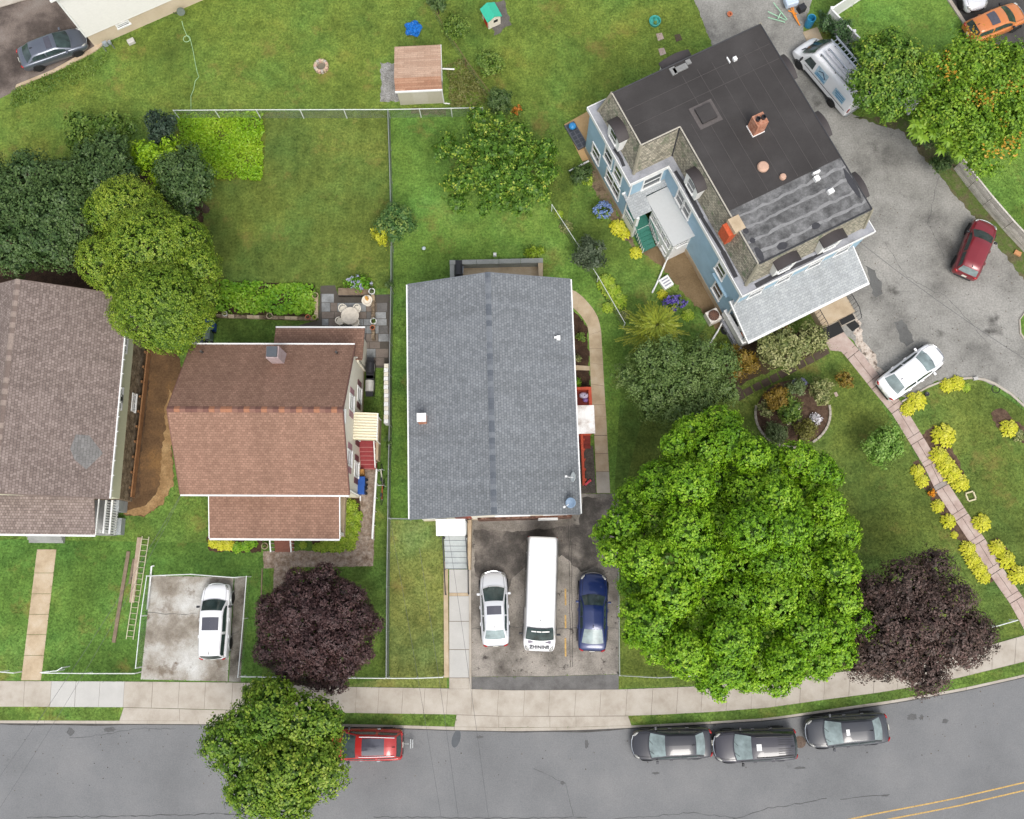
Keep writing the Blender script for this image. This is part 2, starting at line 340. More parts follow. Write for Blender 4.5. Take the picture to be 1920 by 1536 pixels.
# lawn overlays, each yard has its own grass
ROUGH={'planting_bed','weed_bed','left_shade_bed','dirt_trench','loose_earth','trench_soil','parking_lot','worn_verge','asphalt_patch','crumbled_edge','bare_yard','gravel_pad','bare_patch','hosta_bed','driveway_stain','rubber_mat','brick_walk'}
def roughen(pts,step=7,amp=2.4):
    out=[]
    for (x0,y0),(x1,y1) in zip(pts,pts[1:]+pts[:1]):
        l=math.hypot(x1-x0,y1-y0); n=max(1,int(l/step)); nx_,ny_=(y1-y0)/max(l,1e-6),-(x1-x0)/max(l,1e-6)
        for i in range(n):
            t=i/n; q=random.uniform(-1,1)*amp; out.append((x0+(x1-x0)*t+nx_*q,y0+(y1-y0)*t+ny_*q))
    return out
def sheet(name,pts,z,mat,paved=True,thick=.06):
    if name in ROUGH: pts=roughen(pts,6,{'brick_walk':.8,'parking_lot':1.6}.get(name,2.6))
    p=WL(pts); m=MB(); m.prism(p,z-thick,z); o=struct(name,m,mat)
    if paved: pave(p)
    return o
YARDS=[('olive',[(330,212),(727,208),(730,540),(640,545),(395,600),(330,500)]),
 ('bright',[(733,215),(905,208),(1000,300),(1060,440),(1170,620),(1150,960),(733,972)]),
 ('warm',[(180,95),(430,-40),(1350,-40),(1350,130),(1105,205),(1060,430),(905,205),(725,205),(325,206),(330,300),(-40,320),(-40,190)]),
 ('strip',[(731,976),(838,976),(838,1290),(640,1287),(731,1270)]),
 ('deep',[(-60,1010),(490,1020),(510,1100),(490,1279),(-60,1276)]),
 ('olive',[(1330,600),(1570,650),(1640,740),(1905,1150),(1920,1190),(1860,1200),(1600,1255),(1300,1285),(1160,1290),(1160,960),(1200,800)]),
 ('olive',[(1690,750),(1760,715),(1840,712),(1920,770),(1990,900),(1990,1190),(1925,1165)]),
 ('bright',[(1560,18),(1690,-70),(1780,-40),(1816,56),(2050,150),(2050,600),(1925,470),(1845,380),(1795,312),(1730,215)])]
for i,(k,p) in enumerate(YARDS): sheet('lawn',p,.004+.002*(i%2),LAWN[k],False,.003)
# left driveway (old concrete), the brown house's
sheet('driveway',[(284,1080),(438,1082),(427,1278),(264,1274)],.012,M_conc_old)
sheet('driveway',[(440,1082),(463,1081),(451,1279),(429,1278)],.010,mottled('dark stained concrete',[C(84,78,70,.8),C(128,122,112,.8),C(160,156,148,.8)],[.35,.5,.65],.8,16,.3))
# grey house driveway
sheet('driveway',[(881,955),(965,955),(1080,950),(1085,926),(1160,926),(1160,1264),(1020,1268),(882,1269)],.012,M_drive)
ds=roughen([(888,992),(960,996),(1040,990),(1085,984),(1092,932),(1150,934),(1138,1010),(1120,1060),(1090,1072),(1052,1040),(1030,1075),(985,1062),(960,1085),(945,1120),(915,1090),(890,1080)],9,2.2)
m=MB(); m.prism(WL(ds),.0,.0145); struct('driveway_stain',m,mottled('damp dark asphalt',[C(72,68,64,.8),C(94,89,84,.8),C(124,117,110,.8),C(150,143,134,.8)],[.34,.48,.58,.68],.7,12,.28,.8,.3))
sheet('driveway_strip',[(882,1269.5),(1020,1268.5),(1160,1264.5),(1160,1293),(960,1294.5),(882,1292)],.016,M_drive_new)
pv=sroot('parking_line')
for y0,y1 in ((1104,1135),(1153,1178),(1196,1231)):
    MB().prism(WL([(1058.5,y0),(1061.5,y0),(1062,y1),(1059,y1)]),.0,.020).obj('yellow_dash',M_yel,pv)
cr=MB()
for x0 in (1066,1070):
    p=[(x0+random.uniform(-1,1)+ (y-985)*.012,y) for y in range(985,1265,14)]
    cr.prism(WL(p)+WL([(a+.9,b) for a,b in p])[::-1],0,.0165 if x0>1067 else .017)
struct('asphalt_seam',cr,plain('tar',C(56,52,48),.8))
# walkway by the left house
lw=sroot('walkway')
ys=[1030,1074.5,1113.5,1152,1190,1229,1276]
for a,b in zip(ys,ys[1:]):
    f=lambda y:(70-(y-1030)*.122,106-(y-1030)*.118)
    MB().prism(WL([(f(a)[0],a+.4),(f(a)[1],a+.4),(f(b)[1],b-.4),(f(b)[0],b-.4)]),-.05,.03).obj('slab',M_conc_tan,lw)
pave(WL([(70,1030),(106,1030),(77,1276),(40,1276)]))
# curved side walk of the grey house
OUT=[(1064,541),(1078,546),(1092,556),(1110,576),(1122,596),(1127,621),(1130,671),(1132,709),(1135,759),(1137,790),(1144,925)]
INN=[(1064,572),(1074,577),(1087,589),(1099,606),(1103,618),(1104,628),(1106,668),(1107,704),(1110,759),(1113,790),(1119,925)]
cw=sroot('side_walk')
def arc(poly,t):
    i=min(int(t),len(poly)-2); f=t-i; return (poly[i][0]+(poly[i+1][0]-poly[i][0])*f,poly[i][1]+(poly[i+1][1]-poly[i][1])*f)
cuts=[(0,1.6),(1.6,3.2),(3.2,5.0),(5.0,5.65),(5.65,6.35),(6.35,7.3),(7.3,8.0),(8.0,8.7),(8.7,9.2),(9.2,9.45),(9.45,9.7),(9.7,10)]
MB().prism(WL(OUT)+WL(INN)[::-1],-.05,.02).obj('joint_bed',plain('walk joint',C(120,106,88,.8),.95),cw)
for k,(a,b) in enumerate(cuts):
    ts=np.linspace(a+(.006 if a<9 else .003),b-(.006 if a<9 else .003),4)
    MB().prism(WL([arc(OUT,t) for t in ts])+WL([arc(INN,t) for t in ts])[::-1],-.05,.035).obj('slab',M_conc_tan if k<11 else M_conc,cw)
pave(WL(OUT)+WL(INN)[::-1])
sheet('planting_bed',[(1040,577),(1074,579),(1087,591),(1098,607),(1102,622),(1105,690),(1109,745),(1040,745)],.02,M_soil)
MB().prism(WL([(1060,684),(1105.5,687),(1106,695),(1060,694)]),0,.06).obj('bed_divider',M_conc_tan).__setitem__('kind','structure')
sheet('gravel_bed',[(1085,836),(1112,836),(1118,925),(1085,926)],.018,mottled('dark gravel',[C(90,84,76,.8),C(120,112,104,.8)],[.3,.7],3,14,.45))
# brown house: flagstone patio, each stone its own piece
pt=sroot('patio')
PATIO=[(601,536),(628,535),(634,552),(700,553),(732,552),(731,690),(672,690),(672,650),(560,610),(597,600)]
PB=WL(PATIO); m=MB(); m.prism(PB,-.05,.008); m.obj('joint_sand',plain('joint sand',C(92,86,78,.8),.95),pt); pave(PB)
def inside(p,poly):
    c=False; n=len(poly)
    for i in range(n):
        x0,y0=poly[i]; x1,y1=poly[i-1]
        if (y0>p[1])!=(y1>p[1]) and p[0]<(x1-x0)*(p[1]-y0)/(y1-y0)+x0: c=not c
    return c
slates=[M_slate,mottled('bluestone dark',[C(96,94,92,.9),C(126,122,118,.9)],[.3,.7],1.2,12,.15,.6),mottled('bluestone brown',[C(112,102,94,.9),C(138,126,116,.9)],[.3,.7],1.2,12,.15,.6)]
y=534; row=0
while y<690:
    h=random.choice((13,15,17)); x=560+random.uniform(-8,0)
    while x<732:
        wd=random.choice((13,17,20,24))
        q=[(x+.5,y+.5),(x+wd-.5,y+.5),(x+wd-.5,y+h-.5),(x+.5,y+h-.5)]
        if all(inside(c,PATIO) for c in [(x+1,y+1),(x+wd-1,y+1),(x+wd-1,y+h-1),(x+1,y+h-1)]):
            MB().prism(WL(q),0,.026+random.uniform(0,.008)).obj('flagstone',random.choice(slates),pt)
        x+=wd
    y+=h
# brown house brick walk
sheet('brick_walk',[(494,1034),(584,1033),(600,1036),(640,1036),(668,1010),(676,950),(668,880),(706,880),(700,1062),(545,1064),(540,1112),(512,1112),(514,1066),(494,1066)],.02,M_brickpave)
e=MB(); e.prism(WL([(491,1066),(493,1066),(489,1180),(487,1180)]),0,.07).obj('bed_edging',M_wood).__setitem__('kind','structure')
# small grey yard behind the brown house
# excavated dirt beside the left house
sheet('dirt_trench',[(262,650),(330,655),(345,700),(332,760),(322,830),(325,900),(305,945),(270,968),(235,968),(230,950),(240,900),(250,800)],.014,M_dirt)
sheet('loose_earth',[(318,730),(333,745),(325,800),(322,860),(327,905),(305,945),(270,968),(232,966),(240,955),(275,948),(298,915),(303,860),(310,800),(308,770)],.03,M_sand)
sheet('trench_soil',[(262,655),(283,655),(276,760),(262,880),(262,930),(240,940),(238,930),(250,760)],.022,mottled('damp soil',[C(62,46,34,.8),C(90,70,52,.8),C(112,90,66,.8)],[.3,.5,.7],.8,9,.35,.95,.5))
# parking lot of the blue house
LOT=[(1278,-60),(1540,-60),(1505,60),(1530,110),(1600,215),(1690,240),(1740,300),(1790,360),(1850,430),(1920,520),(2100,720),(2100,900),(1925,762),(1895,735),(1830,709),(1758,714),(1700,746),(1645,736),(1640,700),(1600,640),(1556,610),(1530,560),(1400,330),(1345,110)]
sheet('parking_lot',LOT,.012,M_lot)
lw=sroot('lot_kerb')
cv=[(1690,752),(1715,738),(1740,724),(1760,716),(1790,710),(1820,707),(1845,710),(1865,718),(1895,737),(1925,764),(1990,830)]
for a,b in zip(cv,cv[1:]): MB().prism(WL([a,b,(b[0]-1,b[1]+4),(a[0]-1,a[1]+4)]),0,.09).obj('kerb_stone',M_conc,lw)
sheet('lawn_island',[(1912,600),(1925,582),(1990,590),(1990,660),(1925,640),(1914,625)],.05,LAWN['bright'],False)
MB().prism(WL([(1910,600),(1924,580),(1990,588),(1990,590),(1925,582),(1912,600),(1914,625),(1925,640),(1923,643),(1911,626)]),0,.09).obj('island_kerb',M_conc).__setitem__('kind','structure')
sheet('worn_verge',[(1600,220),(1690,245),(1740,305),(1790,365),(1850,435),(1920,525),(1990,610),(1990,560),(1915,465),(1850,385),(1795,315),(1740,262),(1690,222)],.02,mottled('worn verge',[C(84,80,56,.8),C(110,104,76,.8),C(92,112,52,.8),C(128,118,92,.8)],[.3,.45,.55,.7],.7,10,.35,.95,.4))
M_patch=mottled('asphalt patch',[C(100,100,98,.8),C(118,118,116,.8)],[.3,.7],1,20,.2)
for k,p in enumerate([[(1622,497),(1634,504),(1656,534),(1654,550),(1644,556),(1636,550)],[(1676,605),(1690,600),(1712,628),(1714,642),(1700,650),(1690,640)]]): sheet('asphalt_patch',p,.016,M_patch,False,.003)
M_crust=mottled('crumbled whitish concrete',[C(120,108,98,.8),C(190,176,162,.9),C(220,210,200,.9)],[.4,.46,.7],2.2,9,.3,.9,.6)
sheet('crumbled_edge',[(1598,598),(1612,600),(1618,640),(1640,660),(1645,685),(1658,697),(1650,704),(1628,680),(1605,645)],.022,M_crust)
# pinkish front walk of the blue house : two columns of slabs
fw=sroot('front_walk')
LE=[(1548,628),(1560,655),(1604,675),(1645,735),(1700,805),(1760,905),(1830,1020),(1912,1158)]
axis=[(1562,622),(1600,665),(1645,722),(1683,768),(1720,828),(1745,870),(1766,914),(1803,970),(1835,1018),(1868,1072),(1905,1125),(1935,1180)]
def perp(i):
    a=axis[max(i-1,0)]; b=axis[min(i+1,len(axis)-1)]; dx,dy=b[0]-a[0],b[1]-a[1]; l=math.hypot(dx,dy); return (dy/l,-dx/l)
hw=13.5; allp=[]; allq=[]
M_pink2=mottled('grey slab',[C(150,140,134,.85),C(168,160,154,.85)],[.3,.7],1.5,22,.12)
for i in range(len(axis)-1):
    n0,n1=perp(i),perp(i+1); a,b=axis[i],axis[i+1]
    L0=(a[0]-n0[0]*hw,a[1]-n0[1]*hw); R0=(a[0]+n0[0]*hw,a[1]+n0[1]*hw); L1=(b[0]-n1[0]*hw,b[1]-n1[1]*hw); R1=(b[0]+n1[0]*hw,b[1]+n1[1]*hw)
    allp+= [L0,L1]; allq+=[R0,R1]
    mid=lambda p,q,t:(p[0]+(q[0]-p[0])*t,p[1]+(q[1]-p[1])*t)
    e=.012
    A0,A1=mid(L0,L1,e),mid(L0,L1,.8); B0,B1=mid(R0,R1,e),mid(R0,R1,.8)
    m0,m1=mid(A0,B0,.5),mid(A1,B1,.5)
    MB().prism(WL([A0,mid(A0,B0,.485),mid(A1,B1,.485),A1]),0,.034).obj('slab',M_pinkslab,fw)
    MB().prism(WL([mid(A0,B0,.515),B0,B1,mid(A1,B1,.515)]),0,.036).obj('slab',M_pinkslab,fw)
    MB().prism(WL([mid(L0,L1,.815),mid(R0,R1,.815),mid(R0,R1,.99),mid(L0,L1,.99)]),0,.033).obj('cross_slab',M_pink2 if i in (5,) else M_pinkslab,fw)
fp=WL(allp)+WL(allq)[::-1]; MB().prism(fp,-.03,.008).obj('joint_bed',plain('joint grime',C(104,96,86,.8),.95),fw); pave(fp)
MB().prism(WL([(1541,628),(1560,612),(1606,662),(1582,660),(1556,657)]),0,.03).obj('landing_slab',M_pinkslab,fw)
# stepping-stone path
sp=sroot('stepping_path')
st=[(1388,743),(1403,734),(1420,725),(1436,717.5),(1452,709),(1468,700.5),(1485,692),(1502,683.5),(1518,675.5),(1533,667.5),(1546,660)]
ux,uy=.885,-.466
for i,(x,y) in enumerate(st):
    q=[(x+ux*a*7.6+uy*b*-7,y+uy*a*7.6+ux*b*7) for a,b in ((-1,-1),(1,-1),(1,1),(-1,1))]
    MB().prism(WL(q),0,.028).obj('paver',M_darkpaver,sp); pave(WL(q))
MB().prism(WL([(1374,722),(1387,726),(1396,735),(1385,740)]),0,.026).obj('paver',M_darkpaver,sp)
# planting beds
sheet('round_bed',[(1418+68+68*math.cos(t)*1.0,775+62*math.sin(t)) for t in np.linspace(0,2*math.pi,28)[:-1]],.02,M_mulch)
rb=sroot('bed_edging')
for i in range(40):
    t=2*math.pi*i/40
    if 1.0<t<1.2 or 3.4<t<6.0: continue
    x,y=1486+70*math.cos(t),775+64*math.sin(t); p=W(x,y); MB().box((p.x,p.y,.05),(.33,.14,.14),heading(x,y,-math.sin(t),math.cos(t)*.92)).obj('edging_stone',M_conc,rb)
for b in ([(1722,832),(1735,805),(1750,798),(1768,812),(1790,850),(1815,905),(1805,918),(1780,905),(1757,870)],[(1711,866),(1722,862),(1745,900),(1800,980),(1860,1075),(1862,1090),(1845,1092),(1815,1060),(1800,1015),(1770,975),(1740,925),(1713,890)],[(1857,775),(1868,766),(1885,768),(1900,785),(1960,830),(1960,850),(1900,822),(1872,805)],[(1858,1010),(1870,1008),(1920,1075),(1960,1130),(1930,1100),(1875,1060)]): sheet('planting_bed',b,.018,M_mulch)
sheet('planting_bed',[(1385,640),(1420,640),(1545,610),(1560,640),(1530,660),(1400,715),(1365,735),(1355,700)],.015,mottled('shady bed',[C(58,48,34,.8),C(82,66,48,.8),C(70,82,36,.8)],[.3,.55,.72],.9,12,.4))
sheet('bare_yard',[(1205,472),(1232,455),(1290,440),(1400,560),(1395,610),(1340,618),(1322,590),(1290,560),(1240,500)],.014,M_bareyard)
sheet('planting_bed',[(1108,290),(1125,330),(1165,420),(1200,470),(1195,478),(1150,420),(1110,350)],.012,mottled('stony edge',[C(98,84,66,.8),C(140,122,100,.8),C(90,104,50,.8)],[.35,.5,.68],1.4,9,.4))
sheet('plywood_pad',[(1058,234),(1110,205),(1140,290),(1092,303)],.05,mottled('plywood',[C(186,152,104,.85),C(204,172,126,.85)],[.3,.7],1,15,.12))
sheet('gravel_pad',[(713,120),(742,118),(748,190),(715,191)],.02,M_gravel)
sheet('bare_patch',[(772,204),(838,204),(836,216),(770,214)],.012,mottled('stubbly earth',[C(110,92,72,.8),C(96,106,54,.8),C(140,126,106,.8)],[.35,.5,.65],1.5,8,.4))
sheet('rubber_mat',[(905,22),(918,8),(945,0),(958,45),(928,66)],.012,mottled('worn mat',[C(92,88,84,.8),C(120,116,110,.8)],[.3,.7],1.5,14,.25))
sheet('veg_bed',[(412,527),(590,534),(593,594),(404,588)],.03,M_soil)
sheet('weed_bed',[(330,212),(498,212),(495,340),(388,338),(330,300)],.02,mottled('weedy earth',[C(70,92,28,.8),C(100,110,40,.8),C(120,128,48,.8)],[.3,.5,.7],.6,8,.4),False)
sheet('hosta_bed',[(584,1008),(640,930),(676,934),(678,1000),(640,1037),(590,1034)],.015,M_soil)
sheet('hosta_bed',[(388,1006),(490,1010),(490,1036),(392,1034)],.015,M_soil)
sheet('left_shade_bed',[(-30,330),(60,310),(160,300),(300,290),(380,330),(380,420),(330,440),(172,560),(110,545),(-30,535)],.01,M_soil)
# gray car's driveway at the top left
sheet('driveway',[(-80,-60),(90,-60),(180,88),(168,98),(70,150),(-60,215)],.012,mottled('dark driveway',[C(66,58,54,.8),C(96,86,80,.8),C(130,118,110,.8),C(146,136,128,.8)],[.32,.45,.56,.7],.35,14,.28))
MB().prism(WL([(172,92),(200,74),(203,78),(178,98),(100,138),(30,166),(32,160),(100,132)]),0,.1).obj('driveway_kerb',M_conc_tan).__setitem__('kind','structure')
sheet('concrete_step',[(-30,-5),(60,-20),(62,-3),(-30,24)],.1,M_conc)
sheet('driveway',[(1770,-20),(1990,-60),(1990,100),(1850,85),(1812,50)],.014,mottled('black driveway',[C(70,68,66,.8),C(92,90,88,.8)],[.3,.7],.6,18,.2))
MB().prism(WL([(1768,-10),(1774,-12),(1816,52),(1812,56)]),0,.12).obj('driveway_kerb',M_conc).__setitem__('kind','structure')
sheet('concrete_pad',[(1505,61),(1532,51),(1545,80),(1517,88)],.05,M_conc_tan)

# road wear: cracks, seams and stains
M_crack=plain('road crack',C(84,84,84,.8),.9); M_seal=plain('crack seal',C(104,104,104,.8),.8)
def crack(pts,w,mat,z=ZR,jit=1.6,name='road_crack'):
    q=[]
    for (x0,y0),(x1,y1) in zip(pts,pts[1:]):
        n=max(2,int(math.hypot(x1-x0,y1-y0)/9))
        for i in range(n): t=i/n; q.append((x0+(x1-x0)*t+random.uniform(-jit,jit)*.5,y0+(y1-y0)*t+random.uniform(-jit,jit)))
    q.append(pts[-1]); m=MB(); a=[W(x,y,z) for x,y in q]
    for k,(u,v) in enumerate(zip(a,a[1:])):
        d=(v-u).normalized(); n=Vector((-d.y,d.x,0))*w*random.uniform(.5,1.2); m.add([u-n,v-n,v+n,u+n],[(0,1,2,3)])
    m.v=[(x,y,z+.005) for x,y,_ in m.v]; o=struct(name,m,mat); return o
crack([(1375,1536),(1440,1516),(1500,1507),(1550,1497)],.02,M_crack); crack([(1575,1500),(1600,1496),(1668,1490)],.018,M_crack)
crack([(50,1532),(200,1531),(420,1526),(480,1527)],.025,M_crack); crack([(130,1384),(190,1378),(260,1366),(330,1366)],.014,M_crack)
crack([(1150,1536),(1300,1524),(1380,1534)],.015,M_crack); crack([(1000,1440),(1060,1470),(1075,1530)],.012,M_crack)
crack([(700,1532),(900,1534),(1100,1533)],.02,M_crack)
M_stain=mottled('oil stain',[C(98,98,98,.8),C(110,110,110,.8)],[.3,.7],2,16,.25)
for (x,y,rx,ry) in ((205,1368,14,5),(132,1372,8,9),(1710,1345,10,7),(1728,1345,5,6),(1772,1352,7,5),(900,1382,8,3),(1055,1468,5,4),(1100,1395,4,9),(1660,1492,9,2),(640,1440,6,3),(1230,1450,8,3),(1500,1440,12,3)):
    p=[(x+rx*math.cos(t)*random.uniform(.6,1.15),y+ry*math.sin(t)*random.uniform(.6,1.15)) for t in np.linspace(0,6.283,16)[:-1]]
    m=MB(); m.prism(WL(p,ZR),ZR-.01,ZR+.0045); struct('road_stain',m,M_stain)
crack([(884,1180),(960,1175),(1050,1180),(1120,1172),(1158,1178)],.016,M_crack,.013,1.6,'driveway_crack'); crack([(270,1148),(330,1152),(370,1150)],.014,M_crack,.013,1.6,'driveway_crack'); crack([(430,1190),(448,1184)],.012,M_crack,.013,1.6,'driveway_crack')
crack([(1660,455),(1700,520),(1780,560),(1850,640)],.012,M_crack,.013,2.5,'lot_crack'); crack([(1760,330),(1740,420),(1770,480)],.012,M_crack,.013,2.5,'lot_crack')
# ================================================================ BUILDINGS
def wp(c,ang,u,v,d):
    return Vector((c[0]-math.sin(ang)*u+math.cos(ang)*d,c[1]+math.cos(ang)*u+math.sin(ang)*d,c[2]+v))
def wbox(mb,c,ang,u0,u1,v0,v1,d0,d1):
    P=[wp(c,ang,u,v,d) for d in (d0,d1) for v in (v0,v1) for u in (u0,u1)]
    mb.add(P,[(0,2,3,1),(4,5,7,6),(0,1,5,4),(2,6,7,3),(0,4,6,2),(1,3,7,5)])
def window(root,c,ang,w=.9,h=1.3,fm=None,pane=None,div=1,name='window'):
    fm=fm or M_white; m=MB(); t=.1
    wbox(m,c,ang,-w/2-t,-w/2,-h/2-t,h/2+t,-.03,.07); wbox(m,c,ang,w/2,w/2+t,-h/2-t,h/2+t,-.03,.07)
    wbox(m,c,ang,-w/2,w/2,h/2,h/2+t,-.03,.075); wbox(m,c,ang,-w/2-t*1.3,w/2+t*1.3,-h/2-t,-h/2,-.03,.11)
    wbox(m,c,ang,-w/2,w/2,-.03,.03,-.02,.05)
    for k in range(1,div): u=-w/2+w*k/div; wbox(m,c,ang,u-.04,u+.04,-h/2,h/2,-.02,.055)
    o=m.obj(name,fm,root); g=MB(); wbox(g,c,ang,-w/2,w/2,-h/2,h/2,-.02,.02); g.obj('pane',pane or M_glass,o); return o
def shutter(root,c,ang,w,h,mat):
    m=MB(); wbox(m,c,ang,-w/2,w/2,-h/2,h/2,0,.05)
    o=m.obj('shutter',mat,root)
    return o
def lap(mb,p0,p1,z0,z1,course=.18,lip=.022,top=None):
    p0=Vector(p0);p1=Vector(p1); d=(p1-p0).normalized(); n=Vector((d.y,-d.x)); L=(p1-p0).length
    z=z0
    while z<z1-.02:
        zt=min(z+course,z1)
        def span(zz):
            if top is None: return 0,L
            return top(zz,L)
        a0,b0=span(z); a1,b1=span(zt)
        if b0-a0<.05: break
        q=[p0+d*a0+n*lip,p0+d*b0+n*lip,p0+d*b1+n*.004,p0+d*a1+n*.004]
        mb.add([(q[0].x,q[0].y,z),(q[1].x,q[1].y,z),(q[2].x,q[2].y,zt),(q[3].x,q[3].y,zt)],[(0,1,2,3)])
        mb.add([(p0.x+d.x*a0,p0.y+d.y*a0,z),(p0.x+d.x*b0,p0.y+d.y*b0,z),(q[1].x,q[1].y,z),(q[0].x,q[0].y,z)],[(0,1,2,3)])
        z=zt
def gable(root,w,d,ze,dz,axis,roofm,wallm,rakem=None,ov=(.35,.25),z0=0,capm=None,course=.18,gut=True,foundm=None,zf=.5):
    """gable-roofed body centred on root; w along x, d along y; eaves at ze"""
    hx,hy=w/2,d/2; zr=ze+dz; rf=MB()
    if axis=='y':
        rf.quadslab([(-hx,-hy,ze),(0,-hy,zr),(0,hy,zr),(-hx,hy,ze)],.1); rf.quadslab([(0,-hy,zr),(hx,-hy,ze),(hx,hy,ze),(0,hy,zr)],.1)
        wx,wy=hx-ov[0],hy-ov[1]
    else:
        rf.quadslab([(-hx,-hy,ze),(hx,-hy,ze),(hx,0,zr),(-hx,0,zr)],.1); rf.quadslab([(-hx,0,zr),(hx,0,zr),(hx,hy,ze),(-hx,hy,ze)],.1)
        wx,wy=hx-ov[1],hy-ov[0]
    roof=rf.obj('roof',roofm,root)
    body=MB(); e=.004
    if axis=='y':
        zt=ze+dz*(ov[0]/hx)-.12; zq=zr-.14
        P=[(-wx,-wy),(wx,-wy),(wx,wy),(-wx,wy)]
        vs=[(x,y,z0) for x,y in P]+[(x,y,zt) for x,y in P]+[(0,-wy,zq),(0,wy,zq)]
        fs=[(0,1,5,8,4),(2,3,7,9,6),(1,2,6,5),(3,0,4,7)]
    else:
        zt=ze+dz*(ov[0]/hy)-.12; zq=zr-.14
        P=[(-wx,-wy),(wx,-wy),(wx,wy),(-wx,wy)]
        vs=[(x,y,z0) for x,y in P]+[(x,y,zt) for x,y in P]+[(-wx,0,zq),(wx,0,zq)]
        fs=[(0,1,5,4),(2,3,7,6),(1,2,6,9,5),(3,0,4,8,7)]
    body.add(vs,fs); wall=body.obj('wall',wallm,root)
    sd=MB()
    def gtop(zz,L):
        if zz<=zt: return 0,L
        k=min(1,(zz-zt)/(zq-zt)); return L/2*k,L-L/2*k
    zs=z0+zf
    ends={'y':(((-wx,-wy),(wx,-wy)),((wx,wy),(-wx,wy))),'x':(((wx,-wy),(wx,wy)),((-wx,wy),(-wx,-wy)))}[axis]
    sides={'y':(((wx,-wy),(wx,wy)),((-wx,wy),(-wx,-wy))),'x':(((-wx,-wy),(wx,-wy)),((wx,wy),(-wx,wy)))}[axis]
    for a,b in ends: lap(sd,a,b,zs,zq,course,top=gtop)
    for a,b in sides: lap(sd,a,b,zs,zt,course)
    sd.obj('siding',wallm,root)
    if foundm:
        f=MB(); f.bbox(-wx-.03,wx+.03,-wy-.03,wy+.03,z0-.05,zs); f.obj('foundation',foundm,root)
    if gut:
        for s in (-1,1):
            g=MB()
            if axis=='y': g.bbox(s*hx,s*(hx+.075),-hy,hy,ze-.13,ze+.005)
            else: g.bbox(-hx,hx,s*hy,s*(hy+.085),ze-.13,ze+.005)
            go=g.obj('gutter',M_white,root)
        for s in (-1,1):   # rake boards
            for t in (-1,1):
                k=MB()
                if axis=='y': k.quadslab([(0,s*hy,zr-.01),(0,s*(hy+.05),zr-.01),(t*hx,s*(hy+.05),ze-.01),(t*hx,s*hy,ze-.01)],.18)
                else: k.quadslab([(s*hx,0,zr-.01),(s*(hx+.05),0,zr-.01),(s*(hx+.05),t*hy,ze-.01),(s*hx,t*hy,ze-.01)],.18)
                k.obj('rake_board',rakem or M_white,root)
    if capm:   # ridge caps, one shingle each, lapped
        L=d if axis=='y' else w; n=int(L/.33); sl=dz/(hx if axis=='y' else hy); step=L/n
        c=MB(); r=.17
        c.add([(-r,-step/2,-r*sl+.012),(0,-step/2,.012),(r,-step/2,-r*sl+.012),(-r,step/2+.04,-r*sl+.034),(0,step/2+.04,.034),(r,step/2+.04,-r*sl+.034),
               (-r,-step/2,-r*sl-.01),(r,-step/2,-r*sl-.01),(-r,step/2+.04,-r*sl-.01),(r,step/2+.04,-r*sl-.01)],[(0,1,4,3),(1,2,5,4),(6,0,3,8),(2,7,9,5),(3,4,5,9,8),(0,6,7,2,1)])
        me=None
        for i in range(n):
            mt=capm[i%len(capm)] if random.random()<.8 else random.choice(capm)
            if me is None or me.get(mt.name) is None:
                o=c.obj('ridge_cap',mt,roof); me=me or {}; me[mt.name]=o.data
            else: o=link('ridge_cap',me[mt.name],None,roof)
            t=-L/2+step*(i+.5)
            if axis=='y': o.location=(0,t,zr)
            else: o.location=(t,0,zr); o.rotation_euler=(0,0,-math.pi/2)
    return roof,wx,wy
# ---------------------------------------------------------------- grey house
RG=shingle('grey shingles',[C(122,126,130,.8),C(143,147,151,.8)],.2,.17,.6)
RGc=[plain('grey cap a',C(96,102,110,.8),.9,var=.1,scale=12),plain('grey cap b',C(122,127,133,.8),.9,var=.1,scale=12),plain('grey cap c',C(108,113,120,.8),.9,var=.1,scale=12)]
cx,cy,an,w_,d_=rectfit((764,534),(1070,524),(1088.5,963),(767.5,973),5.2)
gh=thing('grey_house','raised house with grey shingle roof above the parked van','house',(cx,cy,0),an)
GHroof,wx,wy=gable(gh,w_,d_,5.2,1.75,'y',RG,M_offwhite,ov=(.35,.22),rakem=RGc[1],capm=RGc,foundm=M_conc_tan,zf=.35)
pave([(cx+math.cos(an)*a*w_/2-math.sin(an)*b*d_/2,cy+math.sin(an)*a*w_/2+math.cos(an)*b*d_/2) for a,b in ((-1,-1),(1,-1),(1,1),(-1,1))])
bm=MB(); bm.bbox(-1.2,wx+.02,-wy-.14,-wy+.1,0,1.7); bm.obj('brick_veneer',mottled('dark red brick',[C(86,62,52,.8),C(122,88,74,.8),C(160,138,124,.8)],[.4,.52,.66],4,9,.35),gh)
window(gh,(1.0,-wy-.0,3.6),-math.pi/2,1.9,1.3,div=2); window(gh,(3.6,-wy,3.6),-math.pi/2,1.2,1.2,div=2); window(gh,(3.2,-wy-.14,.95),-math.pi/2,1.0,.55,div=2)
window(gh,(-3.6,-wy,3.6),-math.pi/2,.9,1.2)
for k,yy in enumerate((-4.6,-1.0,2.2,5.0)): window(gh,(wx,yy,3.6),0,.9,1.2); window(gh,(-wx,yy,3.6),math.pi,.9,1.2)
window(gh,(2.4,wy,3.4),math.pi/2,1.2,1.2,div=2); window(gh,(-2.4,wy,3.4),math.pi/2,1.2,1.2,div=2)
m=MB(); wbox(m,(-2.05,-wy,2.1),-math.pi/2,-.5,.5,-1.02,1.02,-.02,.05); do=m.obj('door',plain('door paint',C(150,60,44),.5),gh); MB().box((-1.7,-wy-.09,2.05),(.05,.06,.12)).obj('handle',M_metalgrey,do)
